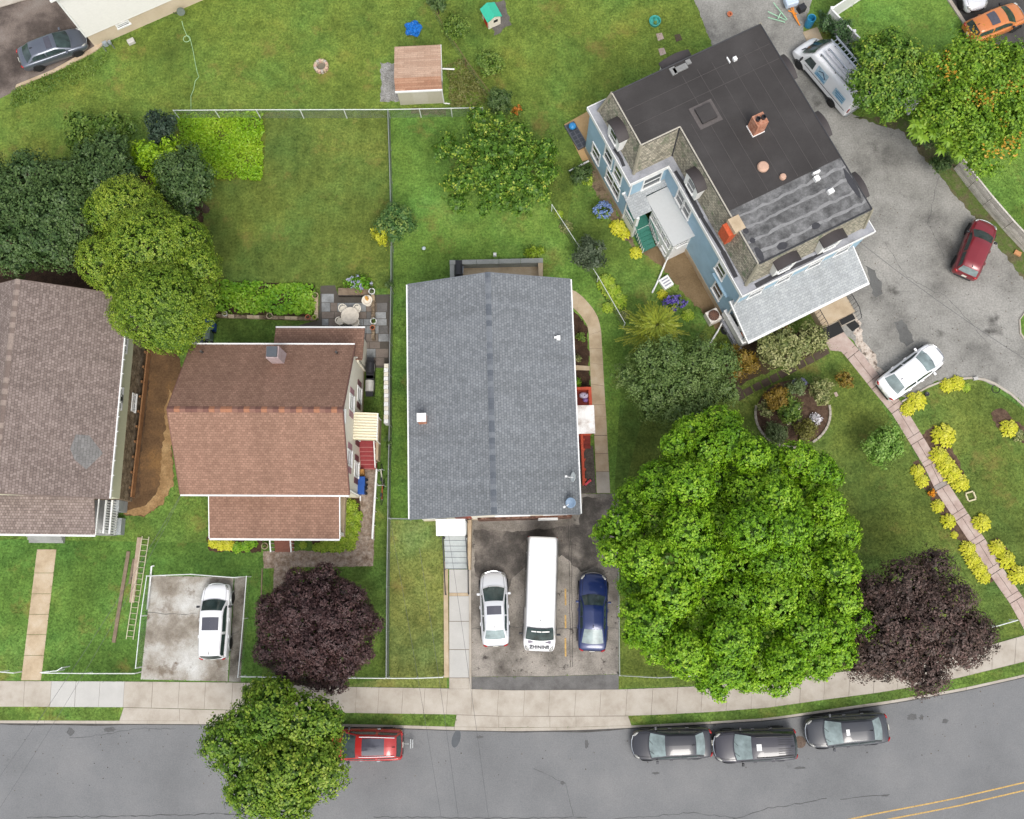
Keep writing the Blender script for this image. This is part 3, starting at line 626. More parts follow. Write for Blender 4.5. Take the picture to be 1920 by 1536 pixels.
# roof things
p=toloc(gh,W(791,784,6.2)); m=MB(); zc=5.2+1.75*(1-abs(p.x)/(w_/2)); m.bbox(p.x-.24,p.x+.24,p.y-.24,p.y+.24,zc-.2,zc+.8); ch=m.obj('chimney',M_brick,gh)
MB().bbox(p.x-.27,p.x+.27,p.y-.25,p.y+.25,zc+.8,zc+.94).obj('chimney_cap',M_white,ch)
p=toloc(gh,W(1047,634,5.6)); m=MB(); m.box((p.x,p.y,5.2+1.75*(1-p.x/(w_/2))+.1),(.22,.26,.22)); m.box((p.x-.16,p.y+.02,5.2+1.75*(1-p.x/(w_/2))+.16),(.2,.12,.08)); m.obj('roof_vent',M_white,gh)
def dish(px,py,z,label,az,mat,tilt=.7):
    b=W(px,py,z); r=thing('satellite_dish',label,'satellite dish',b,az)
    d=MB(); prof=[(0.0,0),(.12,.012),(.24,.05),(.34,.1),(.36,.115),(.34,.125),(.24,.07),(.12,.03),(0,.02)]
    d.lathe(prof,n=20,sx=1.0,sy=.85); o=d.obj('reflector',mat,r,True); o.rotation_euler=(0,tilt,0); o.location=(0,0,.38)
    a=MB(); a.tube([(0,0,-.25),(0,0,.36)],.03,6); a.obj('mast',M_metalgrey,r)
    a=MB(); a.tube([(0,0,.3),(.35,0,.28),(.5,0,.62)],.02,5); a.box((.52,0,.66),(.12,.1,.1)); a.obj('feed_arm',M_white,r)
    a=MB(); a.box((0,0,-.24),(.3,.3,.03)); a.obj('mount_plate',M_metalgrey,r)
    return r
dish(1077,896,5.45,'white satellite dish on the grey roof edge, above the orange rail',math.pi,plain('dish white',C(214,220,218,.9),.4),1.25)
dish(1071,943,5.5,'blue-grey satellite dish at the front corner of the grey roof',R(215),plain('dish blue',C(126,148,172,.9),.4),.65)
# side door canopy, orange landing
def L(root,px,py,z): return toloc(root,W(px,py,z))
M_orange=plain('orange red paint',C(208,84,52,.85),.6,var=.08)
M_redfloor=plain('dark red floor',C(140,52,40,.85),.7,var=.08)
M_dirtywhite=mottled('stained white metal',[C(160,146,136,.85),C(214,206,200,.9),C(240,238,236,.9)],[.3,.42,.55],1.4,12,.1,.6,.1)
a=L(gh,1080,786,3.3); b=L(gh,1115,786,3.3)
cn=thing('door_canopy','stained white flat canopy over the orange side door','canopy',gh.location,an)
m=MB(); y0,y1=L(gh,1098,813,3.3).y,L(gh,1098,760,3.3).y; m.quadslab([(wx+.02,y0,3.36),(b.x,y0,3.26),(b.x,y1,3.26),(wx+.02,y1,3.36)],.1); m.obj('canopy_top',M_dirtywhite,cn)
for yy in (y0+.1,y1-.1): MB().tube([(wx+.05,yy,2.7),(b.x-.1,yy,3.18)],.03,5).obj('bracket',M_white,cn)
ld=thing('side_landing','orange painted side landing with red floor beside the curved walk','porch',gh.location,an)
a0=L(gh,1086,836,.5); a1=L(gh,1111,728,.9)
X1=a1.x-.15
m=MB(); m.bbox(wx+.04,X1,a0.y+.9,a1.y,0,.78); m.obj('floor',M_redfloor,ld)
for (x0,x1,q0,q1,n) in ((X1-.14,X1+.06,a0.y+.8,a1.y+.05,'parapet'),(wx+.04,X1-.14,a1.y-.12,a1.y+.06,'parapet')):
    m=MB(); m.bbox(x0,x1,q0,q1,0,1.1); m.obj(n,M_orange,ld)
for i in range(4):
    m=MB(); m.bbox(wx+.3,X1-.1,a0.y+.9-.26*(i+1),a0.y+.9-.26*i,0,.78-.17*(i+1)+.02); m.obj('step',M_orange if i==0 else M_redfloor,ld)
hr=thing('orange_ramp_rail','long orange wooden rail along the side of the grey house','railing',gh.location,an)
r0=L(gh,1090,815,1.0); r1=L(gh,1092,908,1.0)
m=MB(); m.bbox(r0.x-.06,r0.x+.10,r1.y,r0.y,.95,1.1); m.obj('top_board',M_orange,hr)
m=MB(); m.bbox(r0.x-.02,r0.x+.06,r1.y,r0.y,.15,.85); m.obj('board_panel',M_orange,hr)
for i in range(5):
    yy=r1.y+(r0.y-r1.y)*(i+.5)/5; MB().bbox(r0.x+.1,r0.x+.2,yy-.05,yy+.05,0,1.0).obj('post',M_orange,hr)
# front stair of the grey house
fs=thing('front_stairs','pale grey concrete front steps with dark iron handrails beside the lawn strip','stairs',(0,0,0))
M_steps=mottled('pale grey steps',[C(176,182,182,.85),C(200,206,204,.85)],[.3,.7],1.5,18,.1)
nst=6
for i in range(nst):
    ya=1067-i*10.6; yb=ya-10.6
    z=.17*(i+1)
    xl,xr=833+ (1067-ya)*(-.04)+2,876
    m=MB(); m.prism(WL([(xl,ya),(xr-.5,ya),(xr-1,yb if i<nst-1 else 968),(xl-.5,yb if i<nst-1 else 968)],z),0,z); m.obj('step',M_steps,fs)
    m=MB(); m.prism(WL([(xl,ya),(xr-.5,ya),(xr-.5,ya-1.1),(xl,ya-1.1)],z),z-.02,z+.006); m.obj('nosing',plain('dark nosing',C(124,130,132,.85),.8),fs)  # thin darker grey strip along the front edge of each tread
m=MB(); m.prism(WL([(879,1000),(883,1000),(884,1292),(880,1292)]),0,.13); m.obj('side_kerb',M_conc,fs)
m=MB(); m.prism(WL([(876.5,975),(884,975),(882,1068),(877,1068)],.9),0,.9); m.obj('cheek_wall',M_conc_tan,fs)
m=MB(); m.prism(WL([(832,1050),(840,1060),(842,1270),(833,1270)]),0,.16); m.obj('side_kerb',M_conc_tan,fs)
MB().prism(WL([(842,1068),(880,1068),(880,1292),(842,1292)]),-.03,.03).obj('joint_bed',plain('walk joint',C(120,106,88,.8),.95),fs)
for a,b,mt in ((1068,1112,M_conc_new),(1112,1118,M_conc_tan),(1118,1165,M_conc_new),(1165.6,1218,M_conc_new),(1218.6,1271,M_conc_new),(1271.6,1292,M_conc)):
    m=MB(); m.prism(WL([(842.5,a),(879.5,a),(880,b-.5),(842.5,b-.5)]),-.03,.045); m.obj('path_slab',mt,fs)
pave(WL([(830,975),(884,975),(884,1292),(830,1292)]))
for pts in ([(830,1007,1.95),(833,1068,1.0),(835,1115,.95)],[(873,1005,1.95),(877.5,1068,1.0),(878,1113,.95)]):
    r=[W(*q) for q in pts]; m=MB(); m.tube(r,.035,6); ho=m.obj('handrail',M_black,fs)
    for q in r:
        m=MB(); m.tube([q,(q.x,q.y,max(0,q.z-.92))],.03,6); m.box((q.x,q.y,max(.06,q.z-.9)),(.14,.14,.05)); m.obj('baluster_post',M_black,ho)
aw=thing('door_awning','white metal awning with rusty streaks over the front steps','awning',(0,0,0))
M_rustwhite=mottled('rust-streaked white',[C(110,106,108,.9),C(240,240,240,.92),C(246,246,246,.92)],[.26,.34,.7],2.2,14,.06,.5,.05)
q=[W(817,974,3.3),W(872,973,3.3),W(873,1004,3.2),W(818,1005,3.2)]; m=MB(); m.quadslab(q,.08); m.obj('awning_sheet',M_rustwhite,aw)
for q in (W(873,975,3.2),W(873,1003,3.15),W(818.5,1003,3.15)): MB().tube([q,(q.x,q.y,1.0)],.035,6).obj('awning_post',M_black,aw)
# rear patio of the grey house : low concrete retaining wall
rw=thing('patio_wall','low grey concrete wall behind the grey house','retaining wall',(0,0,0))
M_wallgrey=mottled('grey block wall',[C(150,152,148,.85),C(172,174,170,.85)],[.3,.7],1.2,18,.12)
z=.8
for a,b in ((843,893),(893.6,935),(935.6,976),(976.6,1018)):
    t=lambda x:488-(x-843)*.023
    m=MB(); m.prism(WL([(a,t(a)),(b,t(b)),(b,t(b)+8.5),(a,t(a)+8.5)],z),0,z); m.obj('wall_block',M_wallgrey,rw)
m=MB(); m.prism(WL([(843.5,497),(852,497),(852,540),(844,540)],z),0,z-.005); m.obj('wall_block',M_wallgrey,rw)
m=MB(); m.prism(WL([(1009,493),(1018,493),(1018,518),(1010,518)],z),0,z-.01); m.obj('wall_block',M_conc_tan,rw)
sheet('rear_patio',[(851,498),(1012,494),(1012,540),(851,540)],.03,M_conc_tan)
# ---------------------------------------------------------------- brown house
RB=shingle('brown shingles',[C(142,110,94,.8),C(162,128,110,.8)],.22,.15,.65)
RBc=[plain('brown cap a',C(120,84,74,.8),.9,var=.1,scale=12),plain('brown cap b',C(168,116,88,.8),.9,var=.1,scale=12),plain('brown cap c',C(140,102,88,.8),.9,var=.1,scale=12)]
cx,cy,an,w_,d_=rectfit((359,645),(667,647),(652,928),(338,928),5.3)
bh=thing('brown_house','house with reddish brown shingle roof between the trench and the patio','house',(cx,cy,0),an)
_,wx,wy=gable(bh,w_,d_,5.3,3.0,'x',RB,M_offwhite,ov=(.35,.3),rakem=RBc[0],capm=RBc,foundm=M_conc_tan,zf=.4)
pave([(cx+math.cos(an)*a*w_/2-math.sin(an)*b*d_/2,cy+math.sin(an)*a*w_/2+math.cos(an)*b*d_/2) for a,b in ((-1,-1),(1,-1),(1,1),(-1,1))])
M_mauve=plain('mauve shutter',C(168,124,134,.85),.6,var=.04); M_plum=plain('plum shutter',C(112,68,74,.85),.6,var=.04)
for zc,yy,mt in ((4.1,1.2,M_mauve),(4.1,-2.2,M_mauve),(1.7,2.2,M_plum),(1.7,-.2,M_plum),(1.7,-2.6,M_plum),(4.1,3.4,M_mauve)):
    for s in (-1,1):
        if s>0 and yy>3: continue
        for sg in (-1,1): shutter(bh,(s*wx,yy+sg*.72,zc),0 if s>0 else math.pi,.36,1.25,mt)
        window(bh,(s*wx,yy,zc),0 if s>0 else math.pi,.8,1.2)
for xx in (-3,0,3): window(bh,(xx,wy,3.9),math.pi/2,.85,1.2); window(bh,(xx,-wy,4.3),-math.pi/2,.85,1.0)
window(bh,(wx,.0,6.6),0,.6,.9)
# porch
pz0,pz1=3.5,2.85
a=L(bh,392,930,pz0); b=L(bh,636,930,pz0); c=L(bh,392,1010,pz1); d=L(bh,636,1010,pz1)
ya=-wy-.02; yb=(c.y+d.y)/2; xl=(a.x+c.x)/2; xr=(b.x+d.x)/2
m=MB(); m.quadslab([(xl,yb,pz1),(xr,yb,pz1),(xr,ya,pz0),(xl,ya,pz0)],.1); pr=m.obj('porch_roof',RB,bh)
MB().bbox(xl,xr,yb-.11,yb,pz1-.13,pz1+.005).obj('gutter',M_white,pr)
for xx in (xl-.05,xr): MB().quadslab([(xx,yb,pz1+.01),(xx+.05,yb,pz1+.01),(xx+.05,ya,pz0+.01),(xx,ya,pz0+.01)],.2).obj('rake_board',M_white,pr)
m=MB(); m.bbox(xl+.15,xr-.15,yb+.25,-wy,.0,.7); m.obj('porch_floor',M_conc_tan,bh)
for i in range(4): MB().bbox(xl+.25+i*(xr-xl-.5)/3-.09,xl+.25+i*(xr-xl-.5)/3+.09,yb+.3,yb+.48,.7,pz1-.05).obj('porch_post',M_white,bh)
m=MB(); m.bbox(xl+.2,xr-.2,yb+.34,yb+.42,1.3,1.55); m.obj('porch_rail',M_offwhite,bh)
s0=L(bh,514,1030,.3).x; s1=L(bh,549,1030,.3).x
for i in range(4): MB().bbox(s0,s1,yb+.25-.24*(i+1),yb+.25-.24*i,0,.7-.165*(i+1)+.02).obj('porch_step',plain('brick red step',C(150,98,80,.85),.8,var=.1),bh)
for xx in (s0-.08,s1+.02):
    m=MB(); m.quadslab([(xx,yb-.75,.95),(xx+.08,yb-.75,.95),(xx+.08,yb+.3,1.5),(xx,yb+.3,1.5)],.1); ro=m.obj('step_rail',M_white,bh)
    for k in range(5): MB().bbox(xx+.02,xx+.06,yb-.7+.24*k,yb-.66+.24*k,.1+.1*k,.9+.12*k).obj('baluster',M_white,ro)
# rear addition
rz0,rz1=3.2,2.75
a=L(bh,517,615,rz1); b=L(bh,684,617,rz1); c=L(bh,673,675,rz0)
m=MB(); m.quadslab([(a.x,wy+.02,rz0),(b.x,wy+.02,rz0),(b.x,a.y,rz1),(a.x,a.y,rz1)],.1); rr=m.obj('rear_roof',RB,bh)
m=MB(); m.quadslab([(wx+.02,c.y,rz0+.25),(b.x,c.y,rz0+.05),(b.x,wy+.02,rz0),(wx+.02,wy+.02,rz0)],.09); m.obj('side_roof',RB,bh)
MB().bbox(a.x,b.x,a.y,a.y+.11,rz1-.13,rz1+.005).obj('gutter',M_white,rr)
m=MB(); m.bbox(a.x+.2,b.x-.3,wy-.1,a.y-.3,0,rz1-.02); m.bbox(wx-.05,b.x-.3,c.y+.2,wy,0,rz0); m.obj('rear_wall',M_offwhite,bh)
sd=MB(); lap(sd,(b.x-.3,c.y+.2),(b.x-.3,a.y-.3),.4,rz1,.18); sd.obj('rear_siding',M_offwhite,bh)
p=L(bh,519,668,6.6); zc=5.3+3.0*(1-abs(p.y)/(d_/2)); m=MB(); m.bbox(p.x-.36,p.x+.36,p.y-.36,p.y+.36,zc-.5,zc+1.6)
ch=m.obj('chimney',mottled('pinkish brick',[C(168,148,146,.85),C(196,178,178,.85)],[.3,.7],5,12,.15),bh); MB().bbox(p.x-.3,p.x+.3,p.y-.3,p.y+.3,zc+1.6,zc+1.78).obj('chimney_cap',plain('dark cap',C(82,88,94,.8),.6),ch)
for px,py in ((631,661),(378,660)):
    p=L(bh,px,py,5.9); zc=5.3+3*(1-abs(p.y)/(d_/2)); MB().tube([(p.x,p.y,zc-.1),(p.x,p.y,zc+.35)],.07,8).obj('vent_pipe',plain('vent',C(70,66,64),.6),bh)
m=MB(); m.tube([(wx+.06,-wy+.1,5.2),(wx+.06,-wy+.1,.15),(wx+.06,-wy-.2,.05)],.045,6); m.obj('downspout',M_white,bh)
# side entry : corrugated awning and red steps
sa=thing('side_awning','cream corrugated awning on the side of the brown house','awning',bh.location,an)
y0=L(bh,683,826,3.0).y; y1=L(bh,683,774,3.0).y; x1=L(bh,707,800,2.9).x; m=MB(); n=44
for i in range(n+1):
    yy=y0+(y1-y0)*i/n; h=.05*math.cos(i*2*math.pi/4.4)
    m.v+= [(wx+.02,yy,3.15+h),(x1,yy,2.85+h),(wx+.02,yy,3.09+h),(x1,yy,2.79+h)]
for i in range(n): k=i*4; m.f+=[(k,k+1,k+5,k+4),(k+2,k+6,k+7,k+3),(k+1,k+3,k+7,k+5)]
m.obj('corrugated_sheet',plain('cream metal',C(236,228,202,.9),.5,var=.03),sa)
MB().bbox(x1-.03,x1+.04,y0,y1,2.7,2.86).obj('valance',M_white,sa)
for yy in (y0+.1,y1-.1): MB().tube([(x1-.08,yy,2.75),(x1-.08,yy,.9)],.035,6).obj('awning_post',M_white,sa)
rs=thing('red_steps','dark red painted side steps with white handrail, beside the brown house','stairs',bh.location,an)
M_red=plain('red step paint',C(158,62,64,.85),.65,var=.08); M_redline=plain('step nosing',C(190,120,116,.85),.7)
ys0=L(bh,688,880,.1).y; xa=L(bh,673,850,.6).x; xb=L(bh,705,850,.6).x; n=6; tr=(y0-ys0+.1)/n
for i in range(n):
    MB().bbox(xa,xb,ys0+tr*i,ys0+tr*(i+1),0,.16*(i+1)).obj('step',M_red,rs); MB().bbox(xa,xb,ys0+tr*i,ys0+tr*i+.05,.16*(i+1)-.03,.16*(i+1)+.006).obj('nosing',M_redline,rs)
MB().bbox(xa,xb,ys0+tr*n,y1,0,.97).obj('landing',M_red,rs)
m=MB(); m.bbox(xb+.02,xb+.2,ys0+tr*2,y1,0,.98); m.obj('side_wall',M_conc_tan,rs)
m=MB(); m.tube([(xb+.04,ys0,1.0),(xb+.04,ys0+tr*n,1.85),(xb+.04,y1,1.85)],.04,6); h=m.obj('handrail',M_white,rs)
for k in range(9): yy=ys0+(y1-ys0)*k/8; zz=min(1.85,1.0+.85*(yy-ys0)/(tr*n)); MB().tube([(xb+.04,yy,zz),(xb+.04,yy,max(0,zz-.9))],.022,5).obj('baluster',M_white,h)
pave([tuple((Vector((cx,cy,0))+Matrix.Rotation(an,3,'Z')@Vector((x,y,0)))[:2]) for x,y in ((xa,ys0),(xb+.3,ys0),(xb+.3,y1),(xa,y1))])
pave([tuple((Vector((cx,cy,0))+Matrix.Rotation(an,3,'Z')@Vector((x,y,0)))[:2]) for x,y in ((xl,yb),(xr,yb),(xr,0),(xl,0))])
# ---------------------------------------------------------------- left house
RT=shingle('taupe shingles',[C(128,114,108,.8),C(160,145,138,.8)],.18,.17,.52)
RTc=[plain('taupe cap a',C(128,112,104,.8),.9,var=.1,scale=12),plain('taupe cap b',C(158,142,132,.8),.9,var=.1,scale=12)]
e0,e1=W(240,553,4.2),W(205,933,4.2); rg=W(32,520,7.2)
hw=e0.x-rg.x; ln=(e0-e1).length; an=math.atan2(e0.y-e1.y,e0.x-e1.x)-math.pi/2
ctr=(e0+e1)/2; cx,cy=ctr.x-hw,ctr.y
lh=thing('taupe_house','house with taupe shingle roof and pale side wall at the left edge','house',(cx,cy,0),an)
lroof,wx,wy=gable(lh,2*hw,ln,4.2,3.0,'y',RT,M_palegreen,ov=(.4,.2),rakem=RTc[0],capm=RTc,foundm=M_stone,zf=1.9)
pave([(cx+a*hw,cy+b*ln/2) for a,b in ((-1,-1),(1,-1),(1,1),(-1,1))])
zst=lambda x:4.2+3*(1-abs(x)/hw)
for py in (645,738,752): 
    p=L(lh,233,py,3.5); window(lh,(wx,p.y,3.4),0,.75,.9)
p=L(lh,246,755,1.2); window(lh,(wx+.03,p.y,1.15),0,1.0,.42,div=2); 
for k in range(14):
    yy=-wy+.3+k*(2*wy-.6)/13; MB().bbox(wx+.4,wx+.55,yy-.02,yy+.02,4.07,4.22).obj('gutter_strap',M_white,lh)
p0,p1=L(lh,150,815,5.0),L(lh,170,870,5.0)
q=[L(lh,143,815,5.2),L(lh,163,815,5.2),L(lh,186,848,5.0),L(lh,160,880,5.0),L(lh,140,862,5.2),L(lh,134,842,5.2)]
m=MB(); m.add([(v.x,v.y,zst(v.x)+.012) for v in q]+[(v.x,v.y,zst(v.x)-.02) for v in q],[tuple(range(6))[::-1]]+[(i,(i+1)%6,6+(i+1)%6,6+i) for i in range(6)])
m.obj('repair_patch',shingle('grey patch',[C(128,126,124,.8),C(146,144,142,.8)],.33,.17,.7),lroof)
# porch of the left house
a=L(lh,178,935,3.6); c=L(lh,178,1003,3.0); m=MB(); xw=-hw
m.quadslab([(xw,c.y,3.0),(c.x,c.y,3.0),(c.x,-wy-.02,3.62),(xw,-wy-.02,3.62)],.1); pr=m.obj('porch_roof',RT,lh)
MB().bbox(xw,c.x,c.y-.11,c.y,2.87,3.005).obj('gutter',M_white,pr)
MB().bbox(c.x,c.x+.05,c.y,-wy,2.9,3.0).obj('rake_board',M_white,pr)
dx=L(lh,209,980,.9).x; m=MB(); m.bbox(xw,dx,c.y+.1,-wy,0,.9); m.obj('porch_deck',mottled('grey deck',[C(142,142,140,.85),C(170,170,168,.85)],[.3,.7],2,18,.12),lh)
for xx in (c.x+.35,dx-.05):
    m=MB(); m.bbox(xx-.05,xx+.05,c.y+.15,-wy-.1,1.75,1.85); m.bbox(xx-.03,xx+.03,c.y+.15,-wy-.1,1.0,1.06); ro=m.obj('porch_railing',M_white,lh)
    for k in range(13): yy=c.y+.2+k*(-wy-.2-c.y-.2)/12; MB().bbox(xx-.03,xx+.03,yy-.04,yy+.04,.9,1.76).obj('baluster',M_white,ro)
m=MB(); m.bbox(dx+.02,dx+.5,c.y+.15,c.y+1.2,0,.6); m.bbox(dx+.02,dx+.55,-wy-.75,-wy-.05,0,1.3); m.obj('cellar_hatch',mottled('metal hatch',[C(150,156,156,.85),C(176,180,180,.85)],[.3,.7],2,18,.1),lh)
for k in range(3): MB().bbox(L(lh,54,1010,.3).x,L(lh,118,1010,.3).x,c.y-.17*(k+1)+.1,c.y-.17*k+.1,0,.66-.2*k).obj('front_step',M_wallgrey,lh)
for k in range(4): MB().bbox(c.x-.3-k*2.6,c.x-.15-k*2.6,c.y+.2,c.y+.35,.9,2.95).obj('porch_post',M_white,lh)
pave([tuple((Vector((cx,cy,0))+Matrix.Rotation(an,3,'Z')@Vector((x,y,0)))[:2]) for x,y in ((xw,c.y),(dx+.5,c.y),(dx+.5,0),(xw,0))])
# timber edging with stakes
te=thing('timber_edging','long orange timber plank on edge with stakes in the dirt trench','timber',(0,0,0))
a,b=W(278,650,.5),W(246,932,.5); hd=math.atan2(b.y-a.y,b.x-a.x); mid=(a+b)/2
MB().box((mid.x,mid.y,.3),((b-a).length,.09,.5),hd).obj('plank',M_woodnew,te)
for k in range(10):
    t=(k+.4)/10; p=a+(b-a)*t; MB().box((p.x-.13,p.y,.35),(.14,.1,.62),hd).obj('stake',M_woodnew,te)
# ---------------------------------------------------------------- garden shed
z=2.05
cx,cy,an,w_,d_=rectfit((738,88),(825,84),(830,167),(743,171),z)
sh=thing('garden_shed','small grey shed with tan shingle roof by the gravel pad','shed',(cx,cy,0),an)
RS=shingle('tan shingles',[C(182,150,128,.85),C(202,172,150,.85)],.9,.16,.82)
ry=-d_/2+.62; zr=2.62
m=MB(); m.quadslab([(-w_/2,ry,zr),(w_/2,ry,zr),(w_/2,d_/2,z),(-w_/2,d_/2,z)],.06); m.obj('rear_slope',RS,sh)
m=MB(); m.quadslab([(-w_/2,-d_/2,z),(w_/2,-d_/2,z),(w_/2,ry,zr),(-w_/2,ry,zr)],.06); m.obj('front_slope',shingle('tan shingles b',[C(158,118,96,.85),C(178,140,116,.85)],.9,.16,.82),sh)
M_shed=plain('shed cladding',C(200,194,176,.85),.6,var=.03)
m=MB(); X,Y=w_/2-.08,d_/2-.1; m.add([(x,y,zz) for zz in (0,1.98) for x,y in ((-X,-Y),(X,-Y),(X,Y),(-X,Y))]+[(-X,ry,zr-.08),(X,ry,zr-.08)],[(0,1,5,4),(2,3,7,6),(1,2,6,9,5),(3,0,4,8,7)]); m.obj('wall',M_shed,sh)
m=MB()
for i in range(18): xx=-X+.1+i*(2*X-.2)/17; m.bbox(xx-.02,xx+.02,-Y-.015,-Y+.01,.05,1.95)
m.obj('cladding_ribs',M_shed,sh)
MB().bbox(-w_/2-.03,w_/2+.03,-d_/2-.1,-d_/2,z-.12,z+.01).obj('gutter',M_white,sh)
MB().tube([(X+.05,-d_/2-.05,z-.1),(X+.05,-Y-.06,1.7),(X+.05,-Y-.06,.1),(X+.45,-Y-.1,.05)],.045,6).obj('downspout',M_white,sh)
MB().bbox(w_/2,w_/2+.04,ry,d_/2,z-.1,z+.02).obj('rake_board',M_white,sh)
MB().bbox(-.5,.5,-Y-.03,-Y+.02,.1,1.8).obj('door',plain('shed door',C(206,200,184,.85),.6,var=.03),sh)
a=W(829,129,.3); b=W(852,130,.2); MB().tube([a,b],.06,8).obj('white_drain_pipe',M_white).__setitem__('label','white drain pipe lying beside the tan-roofed shed'); bpy.data.objects['white_drain_pipe']['category']='pipe'
pave([(cx+a*w_/2,cy+b*d_/2) for a,b in ((-1,-1),(1,-1),(1,1),(-1,1))])
# ---------------------------------------------------------------- white house, top left
o0=W(178,90,0); o1=W(430,-20,0); an=math.atan2(o1.y-o0.y,o1.x-o0.x)
wh=thing('white_house','white sided house with beige foundation in the top left corner','house',(o0.x,o0.y,0),an)
Lw=16; Dw=9; M_wsid=plain('white vinyl siding',C(226,224,218,.9),.5,var=.02); M_beige=mottled('beige stucco',[C(202,184,158,.88),C(216,200,176,.88)],[.3,.7],.8,20,.08)
MB().bbox(.12,Lw,.12,Dw,0,6.1).obj('wall',M_wsid,wh)
MB().bbox(.05,Lw-.05,.05,Dw-.05,-.05,1.35).obj('foundation',M_beige,wh)
sd=MB(); lap(sd,(0,0),(Lw,0),1.36,6.1,.24,.05); lap(sd,(0,Dw),(0,0),1.36,6.1,.24,.05); sd.obj('siding',M_wsid,wh)
MB().bbox(-.06,.06,-.06,.06,1.36,6.1).obj('corner_board',M_white,wh)
rf=MB(); rf.quadslab([(-.3,-.35,6.15),(Lw+.4,-.35,6.15),(Lw+.4,Dw/2,8.3),(-.3,Dw/2,8.3)],.12); rf.quadslab([(-.3,Dw/2,8.3),(Lw+.4,Dw/2,8.3),(Lw+.4,Dw+.45,6.15),(-.3,Dw+.45,6.15)],.12); rf.obj('roof',shingle('dark shingles',[C(80,78,78,.8),C(104,102,100,.8)],.3,.16),wh)
MB().bbox(-.3,Lw+.4,-.46,-.35,6.0,6.15).obj('gutter',M_white,wh)
MB().bbox(-.25,.15,-.3,.1,5.95,6.02).obj('soffit',M_white,wh)
p=L(wh,234,53,1.0); window(wh,(p.x,.05,1.0),-math.pi/2,.8,.28)
p=L(wh,363,2,1.6); window(wh,(p.x,0,3.0),-math.pi/2,.9,1.1)
for x in (5.0,9.5): window(wh,(x,0,4.2),-math.pi/2,.9,1.1)
pave([tuple((Vector((o0.x,o0.y,0))+Matrix.Rotation(an,3,'Z')@Vector((x,y,0)))[:2]) for x,y in ((0,0),(Lw,0),(Lw,Dw),(0,Dw))])
# wall-hung things at the white house
p=L(wh,339,20,1.0); r=thing('hose_reel','grey hose reel on the beige foundation','hose reel',tuple(W(339,22,.7)),an)
m=MB(); m.lathe([(0,-.08),(.28,-.08),(.28,-.05),(.18,-.05),(.18,.05),(.28,.05),(.28,.08),(0,.08)],n=18); o=m.obj('reel',plain('hose grey',C(112,122,112,.85),.6),r); o.rotation_euler=(R(70),0,0)
MB().tube([(-.5,.1,.12),(-.35,0,-.02),(-.1,0,-.05)],.03,5).obj('hose_end',M_black,r)
hp=[(341,40),(344,52),(350,66),(357,74),(362,95),(366,118),(370,136),(373,144),(366,152),(363,168),(358,180),(358,205)]
m=MB(); m.tube([W(x,y,.04) for x,y in hp],.02,5); tag(m.obj('garden_hose',plain('pale green hose',C(170,205,160,.88),.5),None,True),'pale green garden hose lying across the lawn','garden hose')
m=MB(); c=W(350,73,.05); m.lathe([(.24,-.02),(.265,0),(.24,.02),(.215,0),(.24,-.02)],c,20,cap=False); tag(m.obj('hose_coil',plain('pale green hose',C(170,205,160,.88),.5),None,True),'small loop of pale green hose on the lawn','hose coil')
gmt=thing('gas_meter','grey gas meter on bent pipes by the beige foundation','gas meter',tuple(W(208,98,0)),an)
m=MB(); m.box((0,.2,.75),(.3,.22,.36)); m.lathe([(0,0),(.12,0),(.12,.2),(0,.2)],(0.3,.2,.62),10); m.obj('meter_body',plain('meter grey',C(150,158,164,.9),.5),gmt)
for x in (-.25,.35): MB().tube([(x,.15,0),(x,.15,.8),(x*.4,.15,.95)],.04,6).obj('riser_pipe',M_metalgrey,gmt)
tag(MB().box(tuple(W(246,78,.15)),(.5,.35,.3),an).obj('utility_box',plain('util grey',C(196,192,186,.9),.6),None,bevel=.03),'small pale utility box on the grass by the beige foundation','utility box')
# ---------------------------------------------------------------- blue house with mansard roof
o0=W(1392,555,5.9); o1=W(1640,434,5.9); an=math.atan2(o1.y-o0.y,o1.x-o0.x)
bl=thing('blue_house','large blue house with black flat mansard roof and slate slopes','house',(o0.x,o0.y,0),an)
M_blue=plain('blue siding',C(152,182,200,.9),.6,var=.05,scale=1.2)
M_cornice=mottled('grey painted gutter',[C(136,138,144,.85),C(160,162,168,.85),C(176,178,184,.85)],[.3,.5,.7],1.0,16,.1)
M_flat=mottled('black roofing felt',[C(58,55,54,.8),C(66,63,62,.8),C(76,73,72,.8)],[.3,.5,.7],.35,20,.12,.75,.08)
M_flatg=mottled('worn grey roofing',[C(84,84,84,.8),C(110,110,110,.8),C(134,134,134,.8)],[.35,.5,.65],1.6,9,.3,.9,.2)
M_tar=plain('roof tar',C(52,52,56),.6,var=.1)
M_slateroof=shingle('fish scale slate',[C(136,132,118,.85),C(190,182,164,.85)],.2,.17,.5,stain=(C(112,124,98,.8),1.6,.56,.68))
OUTL=[(0,0),(9.16,0),(9.16,15.1),(-2.7,15.1),(-2.7,9.38),(0,9.38)]     # cornice outline
INL=[(.82,.8),(8.34,.8),(8.34,14.1),(-1.78,14.1),(-1.78,10.36),(.82,10.36)]  # flat roof outline
WALL=[(.14,.14),(9.02,.14),(9.02,14.96),(-2.56,14.96),(-2.56,9.52),(.14,9.52)]
ZC,ZF=5.9,8.5
m=MB(); m.prism(WALL,0,5.55); m.obj('wall',M_blue,bl)
sd=MB()
for i in range(6): lap(sd,WALL[i],WALL[(i+1)%6],.7,5.55,.13,.015)
sd.obj('siding',M_blue,bl)
f=[(x+(.03 if x>4 else -.03),y+(.03 if y>12 else -.03)) for x,y in WALL]; m=MB(); m.prism(f,-.02,.68); m.obj('foundation',M_conc_tan,bl)
